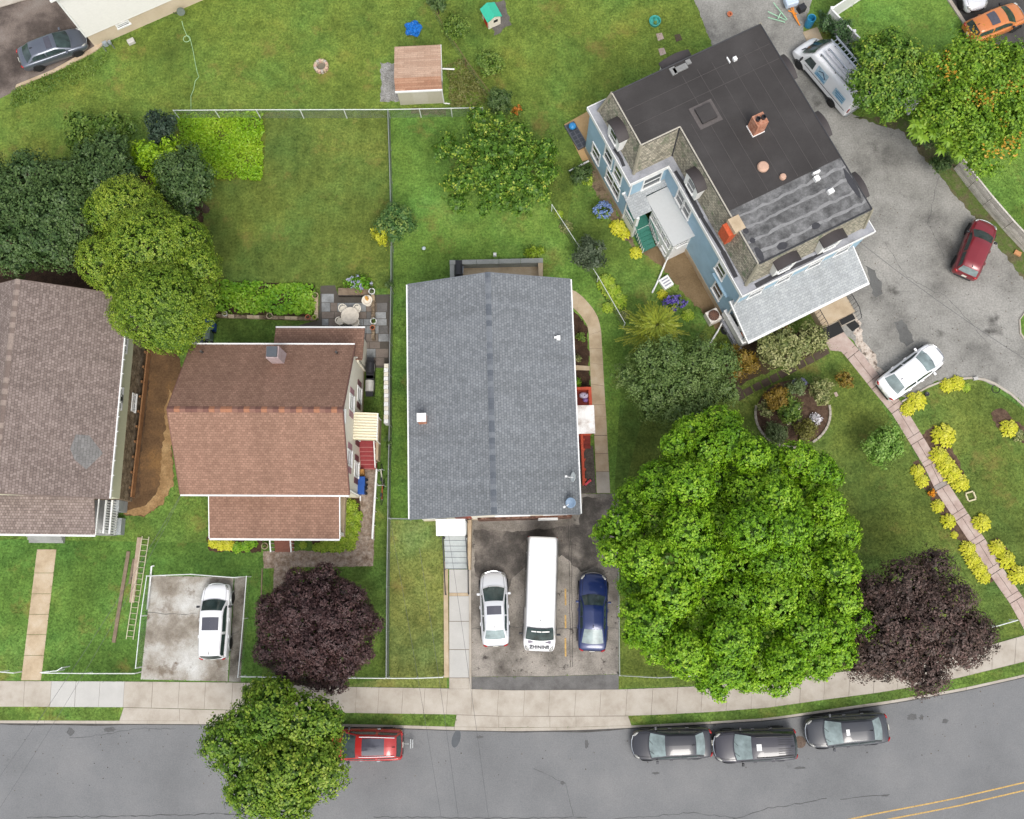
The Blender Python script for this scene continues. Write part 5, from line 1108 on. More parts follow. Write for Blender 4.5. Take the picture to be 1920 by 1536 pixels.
def car(name,label,px,py,hd,kind,canopy,pm,Ln=4.8,Wd=1.84,sun=None,rails=False,glassF=None,glassR=None,zs=1.0,ribs=False,z=.7,zg=None,hitch=False,lower=None,sticker=None,cat='car',shark=True):
    c=W(px,py,z); g=0 if zg is None else zg
    r=thing(name,label,cat,(c.x,c.y,g),heading(px,py,hd[0]*60,hd[1]*60,z))
    st=BODY[kind]; hw=Wd/2
    def section(s):
        x,wf,zb,zsd,zt=s; w=hw*wf; x*=Ln; zb*=1; 
        h=[(0,zb),(w*.82,zb),(w*.96,zb+.1),(w,zb+.28 if zsd-zb>.45 else (zb+zsd)/2),(w*.995,zsd-.14),(w*.93,zsd),(w*.80,zsd+(zt-zsd)*.5),(w*.4,zt-.005)]
        full=[(x,-a,b*zs) for a,b in h[1:]]; 
        return [(x,0,zb*zs)]+[(x,a,b*zs) for a,b in h[1:]]+[(x,0,zt*zs)]+[(x,-a,b*zs) for a,b in h[:0:-1]]
    m=MB(); loft(m,[section(s) for s in st]); body=m.obj('body',pm,r,True); sub=body.modifiers.new('s','SUBSURF'); sub.levels=1; sub.render_levels=2
    def topz(x):
        x/=Ln
        for a,b in zip(st,st[1:]):
            if a[0]<=x<=b[0]: f=(x-a[0])/(b[0]-a[0]); return (a[4]+(b[4]-a[4])*f)*zs, hw*(a[1]+(b[1]-a[1])*f)
        return st[-1][4]*zs,hw*.6
    xa,xb,xc,xd,wb,wr,zb,zr=CAN[canopy]; xa,xb,xc,xd=[k*Ln for k in (xa,xb,xc,xd)]; wb*=hw; wr*=hw; zb*=zs; zr*=zs
    key=[(xa,0,-.10),(xb,1,-.04),((xb+xc)/2,1.0,0),(xc,1,.05),(xd,0,.16)]
    def P(t,u,side,off=0):    # t in 0..4 along the car, u 0 base .. .5 roof edge .. 1 centre
        i=min(int(t),3); f=t-i; A,B=key[i],key[i+1]
        x=A[0]+(B[0]-A[0])*f; h=A[1]+(B[1]-A[1])*f; bow=A[2]+(B[2]-A[2])*f
        taper=1-.10*max(0,(abs(x)-Ln*.12)/(Ln*.35))
        we=wb+(wr-wb)*h; ze=zb-.02+(zr-.05-zb)*h; zc=zb+.03+(zr-zb-.03)*h
        if u<=.5: k=u/.5; y=wb+(we-wb)*k; zz=zb-.03+(ze-zb+.03)*k; y+=.03*math.sin(k*math.pi)
        else: k=(u-.5)/.5; y=we*(1-k); zz=ze+(zc-ze)*math.sin(k*math.pi/2)
        x+=bow*(1-(y/wb)**2)
        return Vector((x,side*y*taper,zz))
    ts=[0,.35,.7,1,1.5,2,2.5,3,3.3,3.65,4]; us=[0,.17,.33,.5,.58,.7,.85,1]
    m=MB()
    for s in (1,-1):
        o=len(m.v); m.v+=[tuple(P(t,u,s)) for t in ts for u in us]; nu=len(us)
        for i in range(len(ts)-1):
            for k in range(nu-1):
                q=(o+i*nu+k,o+i*nu+k+1,o+(i+1)*nu+k+1,o+(i+1)*nu+k); m.f.append(q if s<0 else q[::-1])
    cabin=m.obj('cabin',pm,r,True)
    def patch(nm,t0,t1,u0,u1,mat,sides=(1,),nt_=6,nu_=5,off=.012,parent=None,both=False):
        m=MB()
        for s in sides:
            o=len(m.v); T=np.linspace(t0,t1,nt_); Uu=np.linspace(u0,u1,nu_)
            for t in T:
                for u in Uu:
                    p=P(t,u,s); a=P(min(t+.02,4),u,s)-P(max(t-.02,0),u,s); b=P(t,min(u+.02,1),s)-P(t,max(u-.02,0),s)
                    n=a.cross(b); n=n.normalized() if n.length>1e-9 else Vector((0,0,1))
                    if n.dot(p-Vector((p.x*.8,0,zb-.6)))<0: n=-n
                    m.v.append(tuple(p+n*off))
            for i in range(nt_-1):
                for k in range(nu_-1): q=(o+i*nu_+k,o+i*nu_+k+1,o+(i+1)*nu_+k+1,o+(i+1)*nu_+k); m.f.append(q if s<0 else q[::-1])
        return m.obj(nm,mat,parent or r,True)
    patch('windscreen',3.1,3.93,.54,1,glassF or M_autoglass,(1,-1))
    patch('rear_window',.10,.9,.55,1,glassR or M_autoglass,(1,-1))
    for s in (1,-1):
        patch('side_window',2.08,3.55,.14,.43,M_autoglass,(s,),5,3); patch('side_window',.75 if canopy!='fast' else .9,1.95,.14,.43,M_autoglass,(s,),5,3)
    if canopy in('suv','wagon'):
        pass
    if sun: patch('sunroof',sun[0],sun[1],.62,1,M_sun,(1,-1),5,4,.016)
    if ribs:
        for k in (.6,.7,.8,.9,):
            for s in (1,-1): patch('roof_rib',1.05,1.8,k-.012,k+.012,M_trim,(s,),4,2,.012)
    if rails:
        for s in (1,-1):
            m=MB(); m.tube([P(t,.56,s)+Vector((0,0,.05)) for t in np.linspace(1.05,2.9,8)],.022,5); m.obj('roof_rail',M_chrome if rails=='chrome' else M_trim,r)
    if sticker: patch('roof_sticker',2.62,2.86,.86,1,M_white,(1,-1),3,3,.02)
    if shark: p=P(1.12,1,1); MB().add([(p.x-.1,-.02,p.z),(p.x+.1,-.02,p.z),(p.x+.1,.02,p.z),(p.x-.1,.02,p.z),(p.x-.08,0,p.z+.09)],[(0,1,4),(1,2,4),(2,3,4),(3,0,4)]).obj('antenna',M_trim,r)
    # wipers
    for s in (1,-1): MB().tube([P(3.95,.8,s)+Vector((.0,0,.03)),P(3.72,.66 if s>0 else .95,s)+Vector((.02,0,.03))],.01,4).obj('wiper',M_trim,r)
    # wheels
    wt=MB(); wt.lathe([(.2,-.1),(.31,-.1),(.335,-.07),(.335,.07),(.31,.1),(.2,.1)],n=18); rim=MB(); rim.lathe([(0,.07),(.06,.09),(.08,.06),(.19,.07),(.21,.09),(.21,-.08),(0,-.08)],n=10)
    wm=rmk=None; zw=1.0 if kind=='sedan' else 1.08
    for sx in (-.295,.305):
        for s in (1,-1):
            if wm is None: o=wt.obj('wheel',M_rubber,r,True); wm=o.data; q=rim.obj('rim',M_chrome if kind!='none' else M_metalgrey,o); rmk=q.data
            else: o=link('wheel',wm,None,r); q=link('rim',rmk,None,o)
            o.rotation_euler=(R(-90*s),0,0); o.location=(sx*Ln,s*(hw-.09),.335*zw); o.scale=(zw,zw,1)
    m=MB()
    for sx in (-.295,.305):
        for s in (1,-1):
            pts=[(sx*Ln+.385*zw*math.cos(t),s*(hw*.985),.335*zw+.385*zw*math.sin(t)) for t in np.linspace(-.2,math.pi+.2,12)]; MB().tube(pts,.045,5).obj('wheel_arch',M_trim if lower is None else lower,r)
    # mirrors, lamps, handles, plates, bumpers
    for s in (1,-1):
        m=MB(); x0=xd-.28*Ln*.18-.12; m.box((x0,s*(hw+.07),zb+.05),(.14,.2,.13),0); m.obj('mirror',pm if kind=='sedan' and name!='x' else M_trim,r,bevel=.03)
        tz,tw=topz(.452*Ln); m=MB(); m.lathe([(0,-.09),(.6,-.06),(1,0),(.6,.06),(0,.09)],n=12,sx=.22,sy=.085); o=m.obj('headlight',M_hl,r,True); o.location=(.446*Ln,s*tw*.8,tz-.055); o.rotation_euler=(0,R(22),-s*R(38))
        m=MB(); m.lathe([(0,-.09),(.6,-.06),(1,0),(.6,.06),(0,.09)],n=12,sx=.07,sy=.16); o=m.obj('tail_light',M_tl,r,True); tz,tw=topz(-.485*Ln); o.location=(-.488*Ln,s*tw*.82,tz-.13); o.rotation_euler=(0,0,s*R(-28))
        for xx in (.02,-.2): MB().box((xx*Ln,s*(hw+.005),zb-.12),(.2,.04,.035)).obj('door_handle',M_chrome if rails=='chrome' else pm,r)
    m=MB(); tz,tw=topz(.49*Ln); m.box((.492*Ln,0,.5),(.08,hw*1.1,.2)); m.obj('grille',M_trim,r,bevel=.03)
    m=MB(); m.tube([(.478*Ln,-hw*.62,tz-.01),(.5*Ln,-hw*.3,tz-.03),(.505*Ln,0,tz-.03),(.5*Ln,hw*.3,tz-.03),(.478*Ln,hw*.62,tz-.01)],.028,5); m.obj('grille_trim',M_chrome if lower is None else lower,r)
    m=MB(); m.box((-.497*Ln,0,.46),(.08,hw*1.3,.18)); m.obj('rear_bumper_insert',M_trim,r,bevel=.02); MB().box((-.505*Ln,0,.74),(.03,.32,.16)).obj('licence_plate',M_plate,r)
    # bonnet and boot shut-lines
    m=MB()
    for s in (1,-1):
        q=[]
        for x in np.linspace(xd-.08,.44*Ln,6):
            tz,tw=topz(x); q.append((x,s*tw*.76,tz-.012*1-.02*0))
        MB().tube(q,.008,4).obj('bonnet_seam',M_trim,r)
    if hitch:
        m=MB(); m.tube([(-.5*Ln,0,.42),(-.5*Ln-.35,0,.42)],.03,6); m.box((-.5*Ln-.45,0,.42),(.06,.55,.05)); m.box((-.5*Ln-.58,0,.42),(.05,.5,.05)); m.obj('hitch_rack',M_metalgrey,r)
    return r
P_white=paint('white car paint',C(244,244,246,.95)); P_black=paint('black car paint',C(44,44,50)); P_black2=paint('charcoal car paint',C(50,52,58)); P_dark=paint('dark violet black paint',C(52,50,58))
car('grey_sedan','grey sedan with sunroof parked beside the white house',98,90,(1,-.37),'sedan','sedan',paint('gun metal paint',C(104,110,122,.9),.5),4.8,1.84,(2.3,2.8))
car('white_suv','white sport utility car with sunroof on the stained concrete pad',402,1165,(.05,-1),'suv','wagon',P_white,4.6,1.86,(2.15,2.75),lower=M_metalgrey,z=.9)
car('silver_sedan','silver white sedan with sunroof in front of the grey house',927,1141,(-.035,-1),'sedan','sedan',paint('silver white paint',C(222,224,228,.92),.2),4.55,1.78,(2.1,2.75),glassR=M_autoglassL)
car('blue_fastback','dark blue fastback car beside the white van',1111.5,1147,(.02,-1),'sedan','fast',paint('deep blue paint',C(20,40,92,.9),.2),4.75,1.86,None,glassR=M_autoglassL,lower=M_trim)
car('red_suv','red sport utility car with sunroof half under the street tree',681,1397,(-1,0),'suv','suv',paint('bright red paint',C(176,42,40,.9),.1),4.75,1.86,(1.6,2.75),rails='chrome',hitch=True,zg=ZR,z=.75)
car('black_sedan','black sedan on the road, leftmost of the three dark cars',1259.5,1395,(-1,.035),'sedan','sedan',P_black,4.8,1.84,None,glassF=M_autoglassL,glassR=M_autoglassL,zg=ZR,z=.6)
car('black_suv','black sport utility car with ribbed roof between the two black sedans',1416,1398,(-1,.045),'suv','suv',P_dark,4.95,1.92,None,rails=True,ribs=True,glassF=M_autoglassL,sticker=True,zg=ZR,z=.75,shark=True)
car('black_sedan','black sedan with white roof sticker, rightmost on the road',1588,1370,(-1,.085),'sedan','sedan',P_black2,4.95,1.86,None,glassF=M_autoglassL,glassR=M_autoglassL,sticker=True,zg=ZR,z=.6)
car('maroon_suv','maroon compact sport utility car alone on the parking lot',1829,466,(.42,-1),'suv','suv',paint('maroon paint',C(128,26,38,.9),.1),4.2,1.78,None,glassR=M_autoglassL,z=.75)
car('white_sedan','white sedan parked against the pinkish walk',1709,696,(1,-.73),'sedan','sedan',P_white,4.75,1.82,None,glassR=M_autoglassL,glassF=M_autoglassL,z=.65)
car('silver_coupe','silver white car cut off by the top edge of the picture',1814,-34,(.42,1),'sedan','sedan',paint('pearl paint',C(214,216,220,.9),.2),4.4,1.8)
car('orange_suv','orange car with sunroof behind the orange-tipped tree',1868,40,(1,-.42),'suv','suv',paint('orange paint',C(206,124,64,.9),.1),4.3,1.8,(1.9,2.5),z=.9)
# ---- vans
def text_mesh(s,size,name,mat,parent,loc,rot,sp=1.0,ext=.004,bold=0,shear=0):
    cu=bpy.data.curves.new(name,'FONT'); cu.body=s; cu.size=size; cu.align_x='CENTER'; cu.align_y='CENTER'; cu.extrude=ext; cu.space_character=sp; cu.offset=bold; cu.shear=shear
    t=bpy.data.objects.new(name,cu); COL.objects.link(t); bpy.context.view_layer.update()
    me=bpy.data.meshes.new_from_object(t.evaluated_get(bpy.context.evaluated_depsgraph_get())); bpy.data.objects.remove(t)
    o=link(name,me,mat,parent); o.location=loc; o.rotation_euler=rot; return o
def van(name,label,px,py,hd,z,Ln,Wd,Ht,st,glass,cat='van'):
    c=W(px,py,z); r=thing(name,label,cat,(c.x,c.y,0),heading(px,py,hd[0]*60,hd[1]*60,z)); hw=Wd/2
    def sec(s):
        x,wf,zb,zt,wr,cr=s; w=hw*wf; x*=Ln
        zm=min(1.1,zt-.12)
        h=[(w*.9,zb),(w,zb+.15),(w,zm),(w*(1+wr)/2*1.01,(zm+zt-.1)/2),(w*wr,zt-.1),(w*wr*.86,zt-.02),(w*wr*.4,zt+cr)]
        return [(x,0,zb)]+[(x,a,b) for a,b in h]+[(x,0,zt+cr)]+[(x,-a,b) for a,b in h[::-1]]
    m=MB(); loft(m,[sec(s) for s in st]); b=m.obj('body',P_white,r,True); sb_=b.modifiers.new('s','SUBSURF'); sb_.levels=1; sb_.render_levels=2
    wt=MB(); wt.lathe([(.2,-.11),(.33,-.11),(.35,-.08),(.35,.08),(.33,.11),(.2,.11)],n=18); rim=MB(); rim.lathe([(0,.06),(.08,.1),(.1,.05),(.2,.07),(.22,.1),(.22,-.08),(0,-.08)],n=12); wm=None
    for sx in (-.27,.33):
        for s in (1,-1):
            if wm is None: o=wt.obj('wheel',M_rubber,r,True); wm=o.data; q=rim.obj('rim',M_metalgrey,o); rk=q.data
            else: o=link('wheel',wm,None,r); q=link('rim',rk,None,o)
            o.rotation_euler=(R(-90*s),0,0); o.location=(sx*Ln,s*(hw-.08),.35)
    m=MB()
    for sx in (-.27,.33):
        for s in (1,-1): MB().tube([(sx*Ln+.42*math.cos(t),s*hw*.985,.35+.42*math.sin(t)) for t in np.linspace(-.1,math.pi+.1,12)],.05,5).obj('wheel_arch',M_trim,r)
    for s in (1,-1):
        m=MB(); m.box((-.02*Ln,s*hw*1.0,.5),(.5*Ln,.05,.16)); m.obj('side_trim',M_trim,r,bevel=.02)
    m=MB(); m.box((.487*Ln,0,.42),(.14,hw*1.5,.22)); m.obj('front_bumper',M_trim,r,bevel=.05); MB().box((-.5*Ln,0,.42),(.14,hw*1.7,.2)).obj('rear_bumper',M_metalgrey,r,bevel=.03)
    return r
# white passenger van in front of the grey house
VS=[(-.5,.94,.42,2.45,.80,.0),(-.492,.98,.35,2.6,.84,.02),(-.47,1,.32,2.66,.86,.03),(-.2,1,.3,2.68,.87,.04),(.1,1,.3,2.68,.87,.04),(.25,1,.3,2.64,.86,.04),(.285,1,.3,2.52,.85,.04),(.34,1,.3,2.02,.86,.05),(.395,1,.3,1.42,.88,.06),(.43,.98,.3,1.24,.86,.06),(.475,.92,.32,1.06,.84,.05),(.495,.82,.36,.86,.84,.03),(.5,.7,.44,.7,.84,.0)]
v=van('passenger_van','long white passenger van with lettered bonnet in front of the grey house',1014.5,1114,(-.032,1),1.7,6.95,2.02,2.7,VS,None)
Lv=6.95; hw=1.01
m=MB(); n=8; rows=[(.283*Lv,2.575,.82),(.34*Lv,2.085,.87),(.388*Lv,1.56,.90)]
for x,zz,wf in rows:
    for k in range(n+1):
        t=-1+2*k/n; m.v.append((x+.10*(1-t*t),t*hw*wf*.95,zz+.015+.06*(1-t*t)))
for i in range(2):
    for k in range(n): m.f.append((i*(n+1)+k,(i+1)*(n+1)+k,(i+1)*(n+1)+k+1,i*(n+1)+k+1))
ws=m.obj('windscreen',M_autoglass,v,True)
for k,(a,b) in enumerate(((-.52,-.24),(-.2,.08),(.12,.56))):
    m=MB(); 
    q=[]
    for (x,zz) in ((.302*Lv,2.42),(.312*Lv,2.335)):
        for yy in (a,b): q.append((x+.10*(1-yy*yy),yy,zz+.09+.03*(1-yy*yy)))
    m.add(q,[(0,2,3,1)]); m.obj('windscreen_lettering_bar',M_white,ws)
m=MB(); m.box((.372*Lv,-.68,1.76),(.1,.18,.01),0,0,R(42)); m.obj('sticker',M_white,ws)
for s in (1,-1):
    m=MB(); m.box((.412*Lv,s*.52,1.385),(.17,.36,.02),s*R(-12),0,R(20)); m.obj('bonnet_vent',plain('vent grey',C(112,106,122,.85),.5),v)
    m=MB(); m.box((.345*Lv,s*(hw+.14),1.45),(.12,.24,.3)); m.obj('mirror',M_trim,v,bevel=.04)
    m=MB()
    for x0,x1 in ((-.47,-.36),(-.35,-.2),(-.19,-.04),(-.03,.12)): m.add([(x0*Lv,s*hw*1.012,1.45),(x1*Lv,s*hw*1.012,1.45),(x1*Lv,s*hw*.955,2.2),(x0*Lv,s*hw*.955,2.2)],[(0,1,2,3) if s<0 else (3,2,1,0)])
    m.obj('side_window',M_autoglass,v)
    m=MB(); m.lathe([(0,-.09),(.6,-.06),(1,0),(.6,.06),(0,.09)],n=12,sx=.22,sy=.14); o=m.obj('headlight',M_hl,v,True); o.location=(.468*Lv,s*.72,.98); o.rotation_euler=(0,R(30),-s*R(30))
    m=MB(); m.box((-.497*Lv,s*.86,1.15),(.06,.14,.55)); m.obj('tail_light',M_tl,v,bevel=.02)
m=MB(); m.box((.296*Lv-.5,0,2.76),(.12,.03,.1)); m.obj('antenna',M_trim,v)
for x in (-.32,-.05): MB().box((x*Lv,0,2.715),(.015,1.5,.015)).obj('roof_seam',plain('seam grey',C(206,206,208,.9),.5),v)
text_mesh('ZHININS',.30,'bonnet_lettering',plain('lettering dark',C(46,46,54),.5),v,(.462*Lv,0,1.225),(R(24),0,R(90)),1.05,.012,.012)
# white work van with ladder rack
TS=[(-.5,.94,.42,2.2,.80,.0),(-.492,.98,.35,2.36,.84,.02),(-.47,1,.32,2.42,.86,.03),(-.2,1,.3,2.45,.87,.04),(.1,1,.3,2.45,.87,.04),(.2,1,.3,2.42,.86,.04),(.245,1,.3,2.3,.85,.04),(.31,1,.3,1.85,.86,.05),(.375,1,.3,1.32,.88,.06),(.42,.98,.3,1.16,.86,.06),(.47,.92,.32,.98,.84,.05),(.495,.82,.36,.8,.84,.03),(.5,.7,.44,.66,.84,.0)]
v=van('work_van','white work van with roof ladder and blue logo beside the blue house',1553,143,(-61,-72),.9,5.9,2.02,2.45,TS,None); v.location.z=0
c=W(1551,147,0.35); v.location=(c.x,c.y,0); Lv=5.9
m=MB(); rows=[(.240*Lv,2.36,.82),(.31*Lv,1.90,.87),(.372*Lv,1.43,.90)]
for x,zz,wf in rows:
    for k in range(n+1): t=-1+2*k/n; m.v.append((x+.10*(1-t*t),t*hw*wf*.95,zz+.015+.06*(1-t*t)))
for i in range(2):
    for k in range(n): m.f.append((i*(n+1)+k,(i+1)*(n+1)+k,(i+1)*(n+1)+k+1,i*(n+1)+k+1))
m.obj('windscreen',M_autoglass,v,True)
M_lb=plain('logo pale blue',C(186,214,230,.9),.5,var=.15,scale=5); M_mb=plain('logo blue',C(84,150,192,.9),.5,var=.1); M_nb=plain('logo navy',C(30,44,74),.5)
for s in (1,-1):
    m=MB(); m.box((.405*Lv,s*.5,1.3),(.07,.34,.02),s*R(-10),0,R(20)); m.obj('bonnet_vent',M_trim,v)
    m=MB(); m.box((.32*Lv,s*(hw+.14),1.35),(.12,.24,.3)); m.obj('mirror',M_trim,v,bevel=.04)
    f=lambda x,zz,o=.012:(x*Lv,s*(hw*(1.0 if zz<1.1 else 1-.135*min(1,(zz-1.1)/1.24))+o),zz)
    def sq(x0,x1,z0,z1,nm,mt,par,o=.014,sk=0):
        m=MB(); m.add([f(x0,z0,o),f(x1,z0,o),f(x1+sk,z1,o),f(x0,z1,o)],[(0,1,2,3) if s<0 else (3,2,1,0)]); return m.obj(nm,mt,par)
    sq(.14,.285,1.3,2.0,'side_window',M_autoglass,v,.03,-.04)
    lg=sq(-.08,.10,1.2,2.1,'side_graphic',M_lb,v,.03); sq(-.40,-.22,1.3,1.95,'side_graphic',M_lb,v,.03)
    for z0,x0,x1 in ((1.3,-.07,.09),(1.45,-.05,.08)): sq(x0,x1,z0,z0+.1,'logo_line',M_mb,lg,.04)
    # roof-shaped logo mark: two slanting navy strokes
    for (xa_,za,xb_,zb_) in ((.06,1.72,.01,1.95),(.01,1.95,-.06,1.6)):
        m=MB(); a=Vector(f(xa_,za,.045)); b=Vector(f(xb_,zb_,.045)); m.tube([a,b],.03,4); m.obj('logo_stroke',M_nb,lg)
    for k,(x0,x1,z0) in enumerate(((-.39,-.24,1.75),(-.385,-.25,1.58),(-.39,-.27,1.4))): sq(x0,x1,z0,z0+.09,'logo_line',M_mb,lg,.04)
    sq(-.46,.26,1.0,1.06,'side_moulding',M_trim,v,.02)
    m=MB(); m.box((-.499*Lv,s*.9,1.2),(.06,.14,.4)); m.obj('tail_light',M_tl,v,bevel=.02)
for s in (.62,-.05,-.62):
    m=MB(); m.bbox(-.4*Lv,.17*Lv,s-.04,s+.04,2.6,2.68); rk=m.obj('roof_bar',M_chrome,v)
    for x in (-.38,-.1,.16): MB().bbox(x*Lv-.03,x*Lv+.03,s-.03,s+.03,2.4,2.6).obj('bar_foot',M_trim,rk)
ld=thing('ladder','aluminium ladder on the roof rack of the work van','ladder',(v.location.x,v.location.y,0),v.rotation_euler.z)
for s in (-.50,-.92): MB().bbox(-.42*Lv,.24*Lv,s-.04,s+.04,2.70,2.8).obj('stile',M_chrome,ld)
for k in range(12): MB().bbox(-.4*Lv+k*.32,-.4*Lv+k*.32+.05,-.9,-.52,2.73,2.77).obj('rung',M_chrome,ld)
pp=thing('pipe_carrier','grey pipe carrier tube on the roof of the work van','pipe carrier',(v.location.x,v.location.y,0),v.rotation_euler.z)
MB().tube([(-.4*Lv,.3,2.78),(.16*Lv,.3,2.78)],.1,10).obj('tube',plain('tube grey',C(206,206,212,.9),.4),pp)
# ================================================================ VEGETATION
def leaves_mesh(name,P,Nn,size,rnd,mat,parent,aspect=.62,smooth=False,bend=.25):
    n=len(P); 
    Nn=Nn/np.linalg.norm(Nn,axis=1,keepdims=True)
    t=rng.normal(size=(n,3)); t-= (t*Nn).sum(1,keepdims=True)*Nn; t/=np.linalg.norm(t,axis=1,keepdims=True); b=np.cross(Nn,t)
    s=(size*(.7+.6*rng.random(n)))[:,None]
    V=np.empty((n,4,3)); V[:,0]=P-t*s*.5; V[:,1]=P+b*s*.5*aspect+Nn*s*bend*.3; V[:,2]=P+t*s*.5-Nn*s*bend*.5; V[:,3]=P-b*s*.5*aspect+Nn*s*bend*.3
    return quads_mesh(name,V.reshape(-1,3),n,rnd,mat,parent)
def quads_mesh(name,V,n,rnd,mat,parent,k=4):
    me=bpy.data.meshes.new(name); me.vertices.add(n*k); me.vertices.foreach_set('co',V.astype(np.float32).ravel())
    me.loops.add(n*k); me.loops.foreach_set('vertex_index',np.arange(n*k,dtype=np.int32))
    me.polygons.add(n); me.polygons.foreach_set('loop_start',np.arange(0,n*k,k,dtype=np.int32)); me.polygons.foreach_set('loop_total',np.full(n,k,dtype=np.int32))
    me.update(); a=me.attributes.new('rnd','FLOAT','FACE'); a.data.foreach_set('value',np.clip(rnd,0,1).astype(np.float32))
    return link(name,me,mat,parent)
def sphere_pts(n,lo=-1.0):
    z=lo+(1-lo)*rng.random(n); t=rng.random(n)*2*np.pi; r=np.sqrt(1-z*z); return np.stack([r*np.cos(t),r*np.sin(t),z],1)
def foliage(name,lobes,mat,parent,leaf=.16,cl=18,per=8,rc=.16,rag=.1,lo=-.3,up=.25,spread=.55,bias=0,tipk=.12,core=True):
    """lobes: (x,y,z,rx,ry,rz). small clumps of leaves on every lobe's outer shell, sparser big leaves inside"""
    Ps=[];Ns=[];Rs=[];Ss=[]
    L=np.array(lobes)
    for li,(x,y,z,rx,ry,rz) in enumerate(lobes):
        rr=np.array([rx,ry,rz]); c=np.array([x,y,z]); area=4*np.pi*((rx*ry+rx*rz+ry*rz)/3)*(1-lo)/2
        nc=max(8,int(area*cl)); d=sphere_pts(nc,lo)
        # slow bumps over the lobe so that it breaks into sprays
        ph=rng.random(6)*6.28; f=3.2
        bump=np.sin(d[:,0]*f*1.3+ph[0])*np.sin(d[:,1]*f*1.5+ph[1])+.7*np.sin(d[:,2]*f*1.7+d[:,0]*f+ph[2])+.6*np.sin(d[:,1]*f*2.3-d[:,2]*f*1.9+ph[3])
        k=1+rag*.45*bump-rag*1.2*rng.random(nc)**1.5+rag*.35*rng.random(nc)
        cc=c+d*rr*k[:,None]
        q=((cc[:,None,:]-L[None,:,:3])/(L[None,:,3:]*.84)); ins=((q**2).sum(2)<1); ins[:,li]=False; keep=~ins.any(1)
        cc=cc[keep]; kk=k[keep]
        if len(cc)==0: continue
        d=(cc-c)/rr; d/=np.linalg.norm(d,axis=1,keepdims=True)
        lobr=rng.random()*.22
        cr=rng.random(len(cc))
        idx=np.repeat(np.arange(len(cc)),per)
        off=rng.normal(size=(len(idx),3))*rc*.5
        P=cc[idx]+off
        Nn=d[idx]+np.array([0,0,up])+rng.normal(size=P.shape)*spread*.55
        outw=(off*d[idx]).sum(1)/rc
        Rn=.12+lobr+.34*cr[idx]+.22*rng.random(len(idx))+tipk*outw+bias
        Ps.append(P);Ns.append(Nn);Rs.append(Rn);Ss.append(np.full(len(P),leaf))
        if core:
            ni=int(area*16*(.16/leaf)); dd=sphere_pts(ni,-.6); P=c+dd*rr*(.45+.38*rng.random(ni))[:,None]
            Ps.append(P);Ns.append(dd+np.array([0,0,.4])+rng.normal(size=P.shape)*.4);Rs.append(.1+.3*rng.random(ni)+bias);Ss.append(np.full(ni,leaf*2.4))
    P=np.concatenate(Ps);Nn=np.concatenate(Ns);Rn=np.concatenate(Rs);S=np.concatenate(Ss)
    return leaves_mesh(name,P,Nn,S,Rn,mat,parent)
def trunk(parent,base,top,r,lobes=None,nb=10,mat=None):
    b=Vector(base);t=Vector(top); m=MB(); pts=[b+(t-b)*k+Vector((random.uniform(-.12,.12),random.uniform(-.12,.12),0))*(k*(1-k)*4) for k in np.linspace(0,1,6)]
    m.tube(pts,[r*(1.25 if k==0 else 1-.11*k) for k in range(6)],8); o=m.obj('trunk',mat or M_bark,parent,True)
    if lobes:
        for l in random.sample(lobes,min(nb,len(lobes))):
            e=Vector(l[:3]); s=pts[random.choice((2,3,4))]; mm=(s+e)/2+Vector((0,0,-.3)); MB().tube([s,mm,e],[r*.42,r*.28,r*.1],6).obj('limb',mat or M_bark,o,True)
def pxr(px,py,z):  # metres per photo pixel near a point
    a=W(px-5,py,z); b=W(px+5,py,z); return (b-a).length/10
def tree(name,label,plist,zc,mat,base=None,cat='tree',group=None,tr=.22,zlo=1.0,dome=True,ctr=None,Rp=None,dz=3.0,flat=.8,nb=10,zj=.3,**kw):
    """plist: lobes as (px,py,r_px) in the photograph; heights follow a dome"""
    if ctr is None: ctr=(sum(p[0] for p in plist)/len(plist),sum(p[1] for p in plist)/len(plist))
    if Rp is None: Rp=max(math.hypot(p[0]-ctr[0],p[1]-ctr[1])+p[2]*.5 for p in plist)
    lob=[]
    c0=W(ctr[0],ctr[1],zc); root=thing(name,label,cat,(c0.x,c0.y,0),0,group)
    for p in plist:
        d=min(1,math.hypot(p[0]-ctr[0],p[1]-ctr[1])/Rp); z=zc+dz*(math.sqrt(max(0,1-d*d))-.45)+(random.uniform(-1,1)*zj if len(p)<4 else p[3])
        q=W(p[0],p[1],z); r=p[2]*pxr(p[0],p[1],z)
        lob.append((q.x-c0.x,q.y-c0.y,z,r,r,r*flat))
    foliage('crown',lob,mat,root,**kw)
    bp=(0,0,0)
    if base: q=W(*base); bp=(q.x-c0.x,q.y-c0.y,0)
    trunk(root,bp,(bp[0]*.35,bp[1]*.35,zc+dz*.2),tr,lob,nb)
    return root
def autolobes(px,py,rp,n,lr,jit=.12,ry=None):
    ry=ry or rp; out=[]
    g=math.pi*(3-math.sqrt(5))
    for i in range(n):
        k=math.sqrt((i+.5)/n)*(1-lr*.75); t=i*g+random.uniform(-.25,.25)
        out.append((px+rp*k*math.cos(t)*(1+random.uniform(-jit,jit)),py+ry*k*math.sin(t)*(1+random.uniform(-jit,jit)),rp*lr*random.uniform(.8,1.2)))
    return out
KL=.78
def LM(name,*cols,**kw): return leafmat(name,[C(*c,k=KL) for c in cols],**kw)
L_maple=LM('maple leaves',(58,100,14),(100,150,20),(138,184,32),(182,212,64))
L_street=LM('street tree leaves',(44,76,18),(84,124,28),(128,158,44),(178,190,76))
L_purple=LM('purple leaves',(46,31,32),(70,49,49),(92,67,65),(110,83,78),trans=.12)
L_purple2=LM('loose purple leaves',(54,44,40),(80,64,58),(102,82,74),(116,84,80),trans=.12)
